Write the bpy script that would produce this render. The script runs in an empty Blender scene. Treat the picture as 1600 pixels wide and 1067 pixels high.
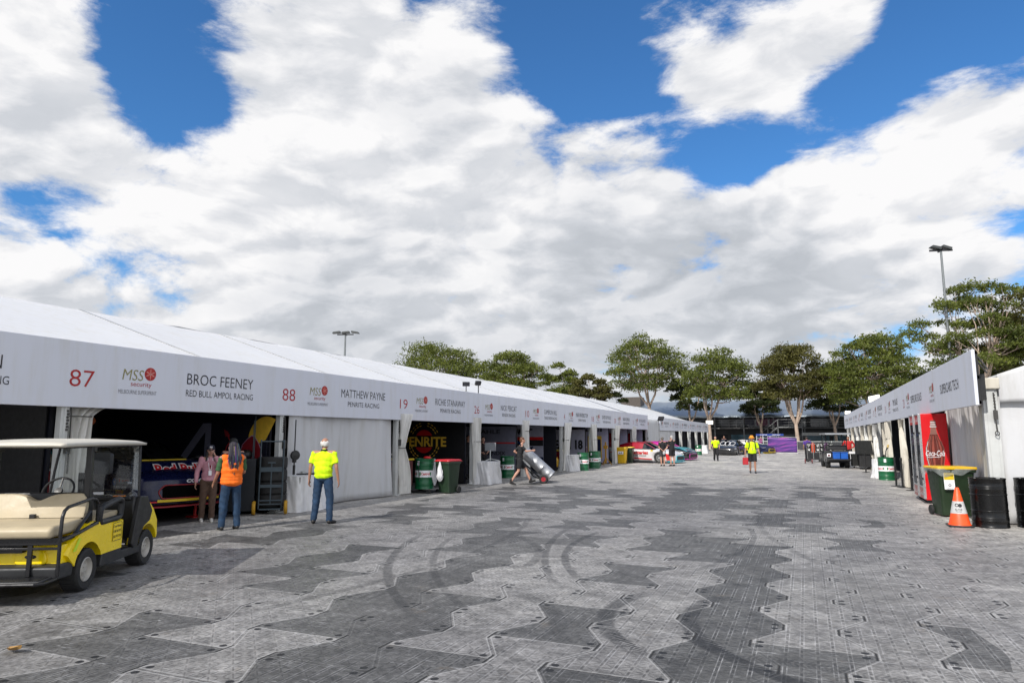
import bpy, bmesh, math, random
import numpy as np
from mathutils import Vector, Matrix, Euler
R = math.radians
SC = bpy.context.scene
COL = SC.collection
random.seed(7)
# ------------------------------------------------------------------ camera
cam_d = bpy.data.cameras.new('camera'); cam = bpy.data.objects.new('camera', cam_d); COL.objects.link(cam)
cam_d.sensor_width = 36.0; cam_d.lens = 36.0*1067/1600; cam_d.clip_start = 0.05; cam_d.clip_end = 3000
cam.location = (0, 0, 1.7)
cam.rotation_euler = (R(90+7.87), 0, R(23.035))
SC.camera = cam
# ------------------------------------------------------------------ sun, sky, exposure
SUN_EL, SUN_AZ = 40.0, 192.0          # azimuth clockwise from +Y
to_sun = Vector((math.sin(R(SUN_AZ))*math.cos(R(SUN_EL)), math.cos(R(SUN_AZ))*math.cos(R(SUN_EL)), math.sin(R(SUN_EL))))
sd = bpy.data.lights.new('sun', 'SUN'); sd.energy = 4.3; sd.angle = R(0.7); sd.color = (1.0, 0.955, 0.89)
so = bpy.data.objects.new('sun', sd); COL.objects.link(so)
so.rotation_euler = to_sun.to_track_quat('Z', 'Y').to_euler(); so.location = (-10, -30, 40)
SC.view_settings.view_transform = 'Standard'; SC.view_settings.look = 'None'
SC.view_settings.gamma = 1.0; SC.view_settings.exposure = 0.0
SC.view_settings.use_curve_mapping = False
SC.render.resolution_x = 1024; SC.render.resolution_y = 682

class NT:
    """tiny helper for node trees"""
    def __init__(s, tree): s.t = tree; s.n = tree.nodes; s.l = tree.links
    def new(s, typ, **kw):
        n = s.n.new(typ)
        for k, v in kw.items(): setattr(n, k, v)
        return n
    def put(s, sock, v):
        if isinstance(v, bpy.types.NodeSocket): s.l.new(v, sock)
        elif v is not None: sock.default_value = v
    def m(s, op, a, b=None, c=None, clamp=False):
        n = s.new('ShaderNodeMath', operation=op, use_clamp=clamp)
        s.put(n.inputs[0], a)
        if b is not None: s.put(n.inputs[1], b)
        if c is not None: s.put(n.inputs[2], c)
        return n.outputs[0]
    def vm(s, op, a, b=None, out=0):
        n = s.new('ShaderNodeVectorMath', operation=op)
        s.put(n.inputs[0], a)
        if b is not None:
            if op == 'SCALE': s.put(n.inputs['Scale'], b)
            else: s.put(n.inputs[1], b)
        return n.outputs[out]
    def mr(s, v, a, b, c=0.0, d=1.0, smooth=False):
        n = s.new('ShaderNodeMapRange')
        n.interpolation_type = 'SMOOTHSTEP' if smooth else 'LINEAR'
        s.put(n.inputs[0], v); s.put(n.inputs[1], a); s.put(n.inputs[2], b); s.put(n.inputs[3], c); s.put(n.inputs[4], d)
        return n.outputs[0]
    def mix(s, f, a, b, blend='MIX'):
        n = s.new('ShaderNodeMix', data_type='RGBA', blend_type=blend)
        s.put(n.inputs[0], f); s.put(n.inputs[6], a); s.put(n.inputs[7], b)
        return n.outputs[2]
    def noise(s, vec, scale, detail=3, rough=0.55, dist=0.0, dim='3D'):
        n = s.new('ShaderNodeTexNoise', noise_dimensions=dim)
        s.put(n.inputs['Vector'], vec); n.inputs['Scale'].default_value = scale
        n.inputs['Detail'].default_value = detail; n.inputs['Roughness'].default_value = rough
        n.inputs['Distortion'].default_value = dist
        return n.outputs[0]
    def comb(s, x, y, z=0.0):
        n = s.new('ShaderNodeCombineXYZ'); s.put(n.inputs[0], x); s.put(n.inputs[1], y); s.put(n.inputs[2], z)
        return n.outputs[0]
    def sep(s, v):
        n = s.new('ShaderNodeSeparateXYZ'); s.put(n.inputs[0], v); return n.outputs

def make_world():
    w = bpy.data.worlds.new('World'); SC.world = w; w.use_nodes = True
    T = NT(w.node_tree); w.node_tree.nodes.clear()
    out = T.new('ShaderNodeOutputWorld'); bg = T.new('ShaderNodeBackground'); bg.inputs[1].default_value = 1.0
    T.l.new(bg.outputs[0], out.inputs[0])
    sky = T.new('ShaderNodeTexSky', sky_type='NISHITA', sun_disc=False)
    sky.sun_elevation = R(SUN_EL); sky.sun_rotation = R(SUN_AZ); sky.air_density = 1.0; sky.dust_density = 0.3; sky.ozone_density = 2.5
    tc = T.new('ShaderNodeTexCoord'); D = tc.outputs['Generated']
    base = T.vm('SCALE', sky.outputs[0], 0.12)
    base = T.mix(1.0, base, (0.46, 0.90, 1.27, 1), 'MULTIPLY')
    base = T.mix(T.mr(T.sep(D)[2], 0.0, 0.24, 0.92, 0.0), base, (0.36, 0.55, 0.78, 1))
    s = T.sep(D)
    # cloud domain: planes of cloud seen from below, stretched towards the horizon
    den = T.m('ADD', T.m('MAXIMUM', s[2], 0.0), 0.60)
    P = T.comb(T.m('DIVIDE', s[0], T.m('MULTIPLY', den, 0.80)), T.m('DIVIDE', s[1], T.m('MULTIPLY', den, 0.80)), T.m('MULTIPLY', s[2], 2.4))
    # where the photographed sky is open or closed: soft spots round fixed compass directions (azimuth, elevation, radius, weight)
    spots = CLOUD_SPOTS
    acc = None
    for az, el, rad, wgt in spots:
        d = (math.sin(R(az))*math.cos(R(el)), math.cos(R(az))*math.cos(R(el)), math.sin(R(el)))
        dp = T.vm('DOT_PRODUCT', D, d, out=1)
        k = 1.0/(1-math.cos(R(rad)))
        # gaussian: exp(-(1-dp)*k)
        e = T.m('EXPONENT', T.m('MULTIPLY', T.m('SUBTRACT', dp, 1.0), k))
        e = T.m('MULTIPLY', e, wgt)
        acc = e if acc is None else T.m('ADD', acc, e)
    wrp = T.new('ShaderNodeTexNoise'); T.l.new(P, wrp.inputs['Vector']); wrp.inputs['Scale'].default_value = 3.0; wrp.inputs['Detail'].default_value = 2
    Pw = T.vm('ADD', P, T.vm('SCALE', T.vm('SUBTRACT', wrp.outputs['Color'], (0.5, 0.5, 0.5)), 0.16))
    def field(vec):
        a = T.noise(vec, 2.3, 9, 0.62, 0.0)
        v = T.new('ShaderNodeTexVoronoi', feature='F1'); T.l.new(vec, v.inputs['Vector']); v.inputs['Scale'].default_value = 6.5
        v.inputs['Detail'].default_value = 1; v.inputs['Roughness'].default_value = 0.55
        return T.m('SUBTRACT', T.m('MULTIPLY', a, 1.9), T.m('MULTIPLY', v.outputs['Distance'], 0.46))
    f0 = field(Pw)
    f1 = field(T.vm('ADD', Pw, (-0.02, -0.03, 0.06)))
    dens = T.m('ADD', T.m('ADD', T.m('SUBTRACT', f0, 0.69), T.m('MULTIPLY', acc, 0.66)), T.mr(s[2], 0.02, 0.16, 0.30, 0.0))
    side = T.m('MAXIMUM', T.mr(s[1], 0.30, 0.0, 0, 1, True), T.mr(s[0], 0.42, 0.62, 0, 1, True))  # extra cloud outside the view, added to whiten and lift the ambient light
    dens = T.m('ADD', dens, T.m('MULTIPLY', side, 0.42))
    cover = T.mr(T.m('ADD', dens, T.m('MULTIPLY', T.m('SUBTRACT', T.noise(Pw, 9.0, 8, 0.70), 0.5), 0.9)), -0.14, 0.28, 0, 1, True)
    thick = T.mr(dens, 0.05, 0.9, 0, 1)
    lit = T.m('SUBTRACT', f0, f1)                       # lit tops of the billows
    litm = T.mr(lit, -0.17, 0.17, 0, 1)
    big = T.noise(T.vm('ADD', Pw, (3.1, 7.7, 0)), 1.5, 6, 0.55, 0.0)
    bigm = T.mr(big, 0.36, 0.64, 0, 1)
    low = T.mr(s[2], 0.04, 0.42, 0.0, 1.0)
    br = T.m('ADD', T.m('MULTIPLY', litm, 0.60), T.m('ADD', T.m('MULTIPLY', bigm, 0.42), T.m('MULTIPLY', low, 0.13)))
    br = T.m('ADD', br, T.m('MULTIPLY', T.m('SUBTRACT', 1.0, thick), 0.13))
    gacc = None
    for az, el, rad, wgt in CLOUD_GREY:
        d = (math.sin(R(az))*math.cos(R(el)), math.cos(R(az))*math.cos(R(el)), math.sin(R(el)))
        e = T.m('MULTIPLY', T.m('EXPONENT', T.m('MULTIPLY', T.m('SUBTRACT', T.vm('DOT_PRODUCT', D, d, out=1), 1.0), 1.0/(1-math.cos(R(rad))))), wgt)
        gacc = e if gacc is None else T.m('ADD', gacc, e)
    br = T.m('ADD', T.m('MULTIPLY', T.m('ADD', br, T.m('MULTIPLY', gacc, 0.95)), 0.84), T.m('ADD', 0.10, T.m('MULTIPLY', T.m('SUBTRACT', T.noise(Pw, 7.0, 6, 0.6), 0.5), 0.50)))
    ramp = T.new('ShaderNodeValToRGB'); T.put(ramp.inputs[0], br)
    el = ramp.color_ramp.elements
    el[0].position = 0.0; el[0].color = (0.49, 0.52, 0.565, 1)
    el[1].position = 1.0; el[1].color = (0.97, 0.965, 0.97, 1)
    e = el.new(0.42); e.color = (0.64, 0.665, 0.71, 1)
    e = el.new(0.72); e.color = (0.80, 0.81, 0.84, 1)
    # added fill: unseen clouds behind and right of the camera brightened for shaded sides
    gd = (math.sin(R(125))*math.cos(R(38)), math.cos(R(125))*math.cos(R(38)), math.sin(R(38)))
    fill_boost = T.m('ADD', 1.0, T.m('MULTIPLY', T.mr(T.vm('DOT_PRODUCT', D, gd, out=1), 0.10, 0.90, 0, 1, True), 0.45))
    col = T.mix(cover, base, T.vm('SCALE', ramp.outputs[0], fill_boost))
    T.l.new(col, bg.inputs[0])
    w.cycles.sampling_method = 'MANUAL'; w.cycles.sample_map_resolution = 1024

CLOUD_SPOTS = [(-52.3, 28.4, 4.6, -0.62), (-49.6, 26.4, 4.0, -0.6), (-50.8, 24.0, 3.2, -0.45), (-54.0, 25.9, 2.4, -0.35), (-55.6, 28.8, 2.4, -0.4), (-60.0, 16.4, 2.0, -0.55), (-57.7, 16.5, 1.9, -0.4), (-48.0, 23.1, 2.2, -0.3), (-19.0, 32.2, 4.0, -0.6), (-17.3, 29.4, 4.3, -0.65), (-19.1, 27.1, 3.0, -0.45), (-14.4, 32.8, 3.8, -0.4), (-12.3, 28.2, 2.4, -0.35), (-7.9, 22.8, 3.2, -0.6), (-5.6, 21.2, 2.7, -0.6), (-3.0, 22.2, 3.0, -0.6), (-1.5, 23.7, 3.2, -0.6), (2.4, 24.2, 3.0, -0.6), (4.8, 25.7, 2.2, -0.35), (10.6, 27.7, 3.8, -0.8), (13.8, 28.0, 4.8, -0.7), (8.0, 25.9, 2.7, -0.6), (6.0, 23.7, 1.9, -0.5), (15.1, 26.0, 2.2, -0.3), (7.3, 6.3, 1.5, -0.4), (-59.9, 24.4, 5.9, 0.45), (-59.1, 19.6, 4.3, 0.3), (-64.9, 21.3, 10.8, 0.4), (-37.7, 29.6, 7.0, 0.4), (-33.3, 31.4, 6.5, 0.35), (-38.5, 24.4, 6.5, 0.4), (-29.8, 25.1, 4.8, 0.3), (-41.9, 19.2, 8.6, 0.4), (-51.3, 18.0, 5.4, 0.35), (-28.6, 17.6, 11.8, 0.45), (-14.7, 18.5, 6.5, 0.35), (-7.5, 26.8, 2.4, 0.55), (-4.8, 26.9, 3.2, 0.5), (-1.9, 25.3, 2.7, 0.4), (-1.2, 27.7, 4.0, 0.55), (3.2, 28.7, 4.0, 0.55), (6.1, 29.7, 3.0, 0.4), (8.3, 20.1, 4.8, 0.45), (11.7, 22.0, 4.3, 0.45), (15.5, 21.9, 5.4, 0.4), (0.7, 19.1, 4.8, 0.35), (11.2, 15.6, 9.7, 0.4), (-4.4, 14.2, 10.8, 0.4), (-48.7, 12.1, 16.1, 0.5), (-60.6, 12.0, 5.4, 0.3), (-23.0, 9.7, 16.1, 0.4), (2.5, 11.2, 13.4, 0.35), (-33.7, 6.3, 16.1, 0.3)]
CLOUD_GREY = [(-39.1, 12.1, 4.8, -0.32), (-32.8, 13.2, 4.8, -0.22), (-17.6, 13.4, 5.9, -0.28), (-11.2, 11.0, 7.0, -0.3), (-6.4, 14.4, 4.8, -0.22), (-3.1, 11.6, 4.8, -0.25), (0.4, 13.8, 3.2, -0.15), (-25.7, 8.6, 8.1, -0.15), (-41.4, 9.2, 6.5, -0.25), (-57.7, 21.2, 3.8, -0.22), (10.8, 11.2, 6.5, -0.22), (5.9, 9.4, 3.2, -0.12), (-31.5, 25.5, 3.2, -0.15), (-17.5, 20.1, 4.3, -0.05), (-58.4, 11.0, 2.7, -0.15), (-36.4, 8.4, 3.2, -0.25), (0.1, 7.9, 6.5, -0.2), (-51.0, 14.3, 6.5, 0.3), (-58.6, 13.6, 4.3, 0.3), (-42.6, 14.2, 4.3, 0.22), (-36.6, 29.7, 5.9, 0.25), (-31.9, 21.5, 5.9, 0.15), (7.5, 20.7, 5.4, 0.3), (11.3, 16.9, 5.9, 0.25), (-1.2, 27.7, 6.5, 0.22), (5.2, 17.5, 4.3, 0.2), (-24.2, 21.7, 3.8, 0.12), (-23.0, 10.7, 2.7, 0.25), (8.8, 10.5, 3.2, 0.2), (-59.8, 26.4, 4.3, 0.2), (-12.0, 18.3, 3.2, 0.12), (-53.4, 18.5, 3.8, 0.15)]
make_world()
# ------------------------------------------------------------------ materials
def lin(c):
    return tuple(((v/12.92) if v <= 0.04045 else ((v+0.055)/1.055)**2.4) for v in c)
def rgb(r, g, b): return lin((r/255, g/255, b/255))
MATS = {}
def mat(name, col, rough=0.6, metal=0.0, var=0.12, scale=6.0, bump=0.0, bscale=30.0, dirt=0.0, trans=0.0, emit=0.0, spec=0.5, coat=0.0, stretch=None, alpha=1.0, sheen=0):
    if name in MATS: return MATS[name]
    m = bpy.data.materials.new(name); m.use_nodes = True
    T = NT(m.node_tree); b = T.n['Principled BSDF']
    tc = T.new('ShaderNodeTexCoord'); v = tc.outputs['Object']
    if stretch: v = T.vm('MULTIPLY', v, stretch)
    c3 = tuple(col)+(1,)
    n = T.noise(v, scale, 4, 0.6)
    dk = tuple(x*(1-var) for x in col)+(1,); lt = tuple(min(1, x*(1+var)) for x in col)+(1,)
    cc = T.mix(T.mr(n, 0.3, 0.7), dk, lt)
    if dirt > 0:
        n2 = T.noise(v, scale*0.37+0.8, 6, 0.7, 0.4)
        cc = T.mix(T.m('MULTIPLY', T.mr(n2, 0.52, 0.72, 0, 1, True), dirt), cc, tuple(x*0.42+0.02 for x in col)+(1,))
    T.l.new(cc, b.inputs['Base Color'])
    rr = T.mr(T.noise(v, scale*2.1, 3), 0.3, 0.7, max(0.02, rough-0.08), min(1, rough+0.08))
    T.l.new(rr, b.inputs['Roughness'])
    b.inputs['Metallic'].default_value = metal
    b.inputs['Specular IOR Level'].default_value = spec
    if coat: b.inputs['Coat Weight'].default_value = coat; b.inputs['Coat Roughness'].default_value = 0.08
    if bump > 0:
        bn = T.new('ShaderNodeBump'); bn.inputs['Strength'].default_value = 1.0; bn.inputs['Distance'].default_value = bump
        T.l.new(T.noise(v, bscale, 4, 0.6), bn.inputs['Height']); T.l.new(bn.outputs[0], b.inputs['Normal'])
    if emit > 0:
        b.inputs['Emission Color'].default_value = c3; b.inputs['Emission Strength'].default_value = emit
    if trans > 0: b.inputs['Transmission Weight'].default_value = trans
    if alpha < 1: b.inputs['Alpha'].default_value = alpha
    MATS[name] = m
    return m

def glass_mat(name, tint=(0.8, 0.85, 0.85), opac=0.25):
    if name in MATS: return MATS[name]
    m = bpy.data.materials.new(name); m.use_nodes = True
    T = NT(m.node_tree); T.n.clear()
    o = T.new('ShaderNodeOutputMaterial'); tr = T.new('ShaderNodeBsdfTransparent'); tr.inputs[0].default_value = (*tint, 1)
    gl = T.new('ShaderNodeBsdfGlossy'); gl.inputs['Roughness'].default_value = 0.05
    df = T.new('ShaderNodeBsdfDiffuse'); df.inputs[0].default_value = (0.12, 0.12, 0.12, 1)
    fr = T.new('ShaderNodeFresnel'); fr.inputs[0].default_value = 1.45
    a = T.new('ShaderNodeMixShader'); T.l.new(T.m('ADD', T.m('MULTIPLY', fr.outputs[0], 0.35), 0.01, clamp=True), a.inputs[0]); T.l.new(tr.outputs[0], a.inputs[1]); T.l.new(gl.outputs[0], a.inputs[2])
    c = T.new('ShaderNodeMixShader'); c.inputs[0].default_value = opac
    T.l.new(a.outputs[0], c.inputs[1]); T.l.new(df.outputs[0], c.inputs[2]); T.l.new(c.outputs[0], o.inputs[0])
    MATS[name] = m
    return m

def cloth_mat(name, col, var=0.06, rough=0.75, wr=0.006, sc=4.0, dirt=0.15, transl=0.0, streak=1.0):
    """vinyl / canvas: soft wrinkles, faint vertical dirt streaks"""
    if name in MATS: return MATS[name]
    m = bpy.data.materials.new(name); m.use_nodes = True
    T = NT(m.node_tree); b = T.n['Principled BSDF']
    g = T.new('ShaderNodeNewGeometry'); v = g.outputs['Position']
    n = T.noise(T.vm('MULTIPLY', v, (3.0, 3.0, 0.35)), 1.6, 6, 0.65)
    n2 = T.noise(v, 1.1, 5, 0.6)
    lt = (*col, 1); dk = tuple(x*(1-dirt*1.6) for x in col)
    dk = (dk[0]*1.0, dk[1]*0.98, dk[2]*0.92, 1)
    f = T.m('MULTIPLY', T.mr(n, 0.42, 0.72, 0, 1, True), T.mr(n2, 0.35, 0.65, 0.25, 1))
    T.l.new(T.mix(f, lt, dk), b.inputs['Base Color'])
    b.inputs['Roughness'].default_value = rough; b.inputs['Specular IOR Level'].default_value = 0.35
    bn = T.new('ShaderNodeBump'); bn.inputs['Strength'].default_value = 1.0; bn.inputs['Distance'].default_value = wr
    h = T.m('ADD', T.noise(v, sc, 5, 0.55, 0.8), T.m('MULTIPLY', T.noise(v, sc*0.35, 3, 0.5), 2.0))
    T.l.new(h, bn.inputs['Height']); T.l.new(bn.outputs[0], b.inputs['Normal'])
    if transl > 0:
        o = [x for x in T.n if x.type == 'OUTPUT_MATERIAL'][0]
        tl = T.new('ShaderNodeBsdfTranslucent'); tl.inputs[0].default_value = lt
        mx = T.new('ShaderNodeMixShader'); mx.inputs[0].default_value = transl
        T.l.new(b.outputs[0], mx.inputs[1]); T.l.new(tl.outputs[0], mx.inputs[2]); T.l.new(mx.outputs[0], o.inputs[0])
    MATS[name] = m
    return m

# ------------------------------------------------------------------ mesh helpers
class MB:
    """collects shapes, builds ONE mesh object"""
    def __init__(s): s.v = []; s.f = []; s.mi = []; s.M = Matrix.Identity(4); s.cur = 0
    def add(s, vs, fs, M=None, mi=None):
        M2 = s.M @ M if M is not None else s.M
        k = len(s.v); s.v += [tuple(M2 @ Vector(p)) for p in vs]
        s.f += [tuple(i+k for i in f) for f in fs]; s.mi += [s.cur if mi is None else mi]*len(fs)
        return s
    def box(s, x0, x1, y0, y1, z0, z1, M=None):
        return s.add([(x0,y0,z0),(x1,y0,z0),(x1,y1,z0),(x0,y1,z0),(x0,y0,z1),(x1,y0,z1),(x1,y1,z1),(x0,y1,z1)],
                     [(0,3,2,1),(4,5,6,7),(0,1,5,4),(1,2,6,5),(2,3,7,6),(3,0,4,7)], M)
    def prism(s, poly, a, b, axis='y', M=None):
        """polygon in the two other axes, extruded along axis from a to b"""
        n = len(poly)
        def pt(u, w, t):
            return {'y': (u, t, w), 'x': (t, u, w), 'z': (u, w, t)}[axis]
        vs = [pt(u, w, a) for u, w in poly]+[pt(u, w, b) for u, w in poly]
        fs = [tuple(range(n)), tuple(range(2*n-1, n-1, -1))]+[(i, i+n, (i+1) % n+n, (i+1) % n) for i in range(n)]
        return s.add(vs, fs, M)
    def tube(s, pts, r, n=8, M=None, caps=True, closed=False):
        pts = [Vector(p) for p in pts]; N = len(pts)
        rs = r if isinstance(r, (list, tuple)) else [r]*N
        vs = []; fs = []
        up = None
        for i, p in enumerate(pts):
            if closed: d = pts[(i+1) % N]-pts[i-1]
            else: d = (pts[min(i+1, N-1)]-pts[max(i-1, 0)])
            d = d.normalized() if d.length > 1e-9 else Vector((0, 0, 1))
            if up is None: up = Vector((0, 0, 1)) if abs(d.z) < 0.9 else Vector((1, 0, 0))
            a = d.cross(up); a = a.normalized() if a.length > 1e-6 else d.orthogonal().normalized()
            b = a.cross(d).normalized(); up = b
            for k in range(n):
                t = 2*math.pi*k/n; vs.append(tuple(p+(a*math.cos(t)+b*math.sin(t))*rs[i]))
        for i in range(N if closed else N-1):
            j = (i+1) % N
            for k in range(n): fs.append((i*n+k, i*n+(k+1) % n, j*n+(k+1) % n, j*n+k))
        if caps and not closed: fs += [tuple(range(n-1, -1, -1)), tuple(range((N-1)*n, N*n))]
        return s.add(vs, fs, M)
    def lathe(s, prof, n=24, M=None, axis='z', caps=True):
        vs = []; fs = []; N = len(prof)
        for r, z in prof:
            for k in range(n):
                t = 2*math.pi*k/n; x, y = r*math.cos(t), r*math.sin(t)
                vs.append({'z': (x, y, z), 'y': (x, z, y), 'x': (z, x, y)}[axis])
        for i in range(N-1):
            for k in range(n): fs.append((i*n+k, i*n+(k+1) % n, (i+1)*n+(k+1) % n, (i+1)*n+k))
        if caps: fs += [tuple(range(n-1, -1, -1)), tuple(range((N-1)*n, N*n))]
        return s.add(vs, fs, M)
    def cyl(s, a, b, r, n=12, M=None): return s.tube([a, b], r, n, M)
    def ball(s, c, r, n=12, m=8, M=None):
        r = r if isinstance(r, (tuple, list)) else (r, r, r)
        vs = [(c[0], c[1], c[2]+r[2])]; fs = []
        for i in range(1, m):
            p = math.pi*i/m
            for k in range(n):
                t = 2*math.pi*k/n
                vs.append((c[0]+r[0]*math.sin(p)*math.cos(t), c[1]+r[1]*math.sin(p)*math.sin(t), c[2]+r[2]*math.cos(p)))
        vs.append((c[0], c[1], c[2]-r[2]))
        for k in range(n): fs.append((0, 1+k, 1+(k+1) % n))
        for i in range(m-2):
            for k in range(n): fs.append((1+i*n+k, 1+(i+1)*n+k, 1+(i+1)*n+(k+1) % n, 1+i*n+(k+1) % n))
        L = len(vs)-1; o = 1+(m-2)*n
        for k in range(n): fs.append((L, o+(k+1) % n, o+k))
        return s.add(vs, fs, M)
    def grid(s, fn, nu, nv, M=None):
        vs = [fn(i/nu, j/nv) for j in range(nv+1) for i in range(nu+1)]
        fs = [(j*(nu+1)+i, j*(nu+1)+i+1, (j+1)*(nu+1)+i+1, (j+1)*(nu+1)+i) for j in range(nv) for i in range(nu)]
        return s.add(vs, fs, M)
    def poly(s, pts, M=None, mi=None): return s.add(pts, [tuple(range(len(pts)))], M, mi)
    def build(s, name, mats, parent=None, bevel=0.0, seg=2, smooth=35, fix=True, sub=0, solid=0):
        me = bpy.data.meshes.new(name); me.from_pydata(s.v, [], s.f)
        if not isinstance(mats, (list, tuple)): mats = [mats]
        for m in mats: me.materials.append(m)
        if len(mats) > 1: me.polygons.foreach_set('material_index', s.mi)
        if fix:
            bm = bmesh.new(); bm.from_mesh(me); bmesh.ops.recalc_face_normals(bm, faces=bm.faces); bm.to_mesh(me); bm.free()
        o = bpy.data.objects.new(name, me); COL.objects.link(o)
        if parent is not None: o.parent = parent
        if solid:
            md = o.modifiers.new('thick', 'SOLIDIFY'); md.thickness = solid; md.offset = 0
        if bevel > 0:
            md = o.modifiers.new('bevel', 'BEVEL'); md.width = bevel; md.segments = seg; md.limit_method = 'ANGLE'; md.angle_limit = R(40)
        if sub:
            md = o.modifiers.new('sub', 'SUBSURF'); md.levels = sub; md.render_levels = sub
        if smooth:
            me.polygons.foreach_set('use_smooth', [True]*len(me.polygons))
            me.set_sharp_from_angle(angle=R(smooth))
        me.update()
        return o

def empty(name, loc=(0, 0, 0), rz=0.0, parent=None):
    o = bpy.data.objects.new(name, None); COL.objects.link(o); o.location = loc; o.rotation_euler = (0, 0, rz); o.empty_display_size = 0.2
    if parent: o.parent = parent
    return o
def tag(o, label, cat, group=None):
    o['label'] = label; o['category'] = cat
    if group: o['group'] = group
    return o
def thing(name, label, cat, loc=(0, 0, 0), rz=0.0, group=None): return tag(empty(name, loc, rz), label, cat, group)
def structure(o): o['kind'] = 'structure'; return o
def children(o): return [c for c in bpy.data.objects if c.parent == o]
def copy_tree(o, loc, rz=None, label=None, parent=None):
    c = o.copy(); COL.objects.link(c)
    if parent is not None: c.parent = parent
    else:
        c.location = loc
        if rz is not None: c.rotation_euler[2] = rz
        if label: c['label'] = label
    for ch in children(o): copy_tree(ch, None, None, None, c)
    return c
def bake(o):
    """apply the modifiers of an object"""
    bpy.context.view_layer.update()
    dg = bpy.context.evaluated_depsgraph_get(); dg.update()
    me = bpy.data.meshes.new_from_object(o.evaluated_get(dg))
    o.modifiers.clear(); o.data = me
    return o

# lettering: font curve -> flat mesh data (vertices and faces) at cap height 1, x from 0
_TX = {}
def text_data(s, thin=0.0, shear=0.0):
    key = (s, thin, shear)
    if key in _TX: return _TX[key]
    cu = bpy.data.curves.new('t', 'FONT'); cu.body = s; cu.size = 1.0; cu.offset = thin; cu.resolution_u = 3; cu.shear = shear
    o = bpy.data.objects.new('t', cu); COL.objects.link(o)
    dg = bpy.context.evaluated_depsgraph_get(); dg.update()
    me = bpy.data.meshes.new_from_object(o.evaluated_get(dg))
    vs = np.array([v.co[:] for v in me.vertices]); fs = [tuple(p.vertices) for p in me.polygons]
    bpy.data.objects.remove(o); bpy.data.curves.remove(cu); bpy.data.meshes.remove(me)
    if len(vs) == 0: vs = np.zeros((1, 3)); fs = []
    x0, x1 = vs[:, 0].min(), vs[:, 0].max()
    vs = vs.copy(); vs[:, 0] -= x0; vs /= 0.69; w = (x1-x0)/0.69
    _TX[key] = (vs, fs, w)
    return _TX[key]
def write(mb, s, org, xd, yd, h, width=None, align='c', thin=-0.012, shear=0.0, mi=0, lift=0.0, aspect=1.0):
    """letters of cap height h on the plane (org, xd, yd); width squeezes or stretches them to fit"""
    vs, fs, w = text_data(s, thin, shear)
    xd = Vector(xd).normalized(); yd = Vector(yd).normalized(); nd = xd.cross(yd).normalized(); org = Vector(org)
    sx = (width/w) if width else h*aspect
    W = w*sx; off = {'c': -W/2, 'l': 0, 'r': -W}[align]
    pts = [tuple(org+xd*(off+p[0]*sx)+yd*(p[1]*h)+nd*lift) for p in vs]
    mb.add(pts, fs, None, mi)
    return W
def disc(mb, c, xd, yd, rx, ry=None, n=24, mi=0, lift=0.0):
    xd = Vector(xd).normalized(); yd = Vector(yd).normalized(); nd = xd.cross(yd); ry = ry or rx; c = Vector(c)+nd*lift
    mb.poly([tuple(c+xd*rx*math.cos(2*math.pi*k/n)+yd*ry*math.sin(2*math.pi*k/n)) for k in range(n)], None, mi)
def flat(mb, pts2, c, xd, yd, mi=0, lift=0.0):
    xd = Vector(xd).normalized(); yd = Vector(yd).normalized(); nd = xd.cross(yd); c = Vector(c)+nd*lift
    mb.poly([tuple(c+xd*a+yd*b) for a, b in pts2], None, mi)
def ring(mb, c, xd, yd, r0, r1, a0=0, a1=360, n=28, mi=0, lift=0.0):
    xd = Vector(xd).normalized(); yd = Vector(yd).normalized(); nd = xd.cross(yd); c = Vector(c)+nd*lift
    vs = []
    for k in range(n+1):
        t = R(a0+(a1-a0)*k/n)
        for r in (r0, r1): vs.append(tuple(c+xd*r*math.cos(t)+yd*r*math.sin(t)))
    mb.add(vs, [(2*k, 2*k+1, 2*k+3, 2*k+2) for k in range(n)], None, mi)
X, Y, Z = Vector((1, 0, 0)), Vector((0, 1, 0)), Vector((0, 0, 1))
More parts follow.
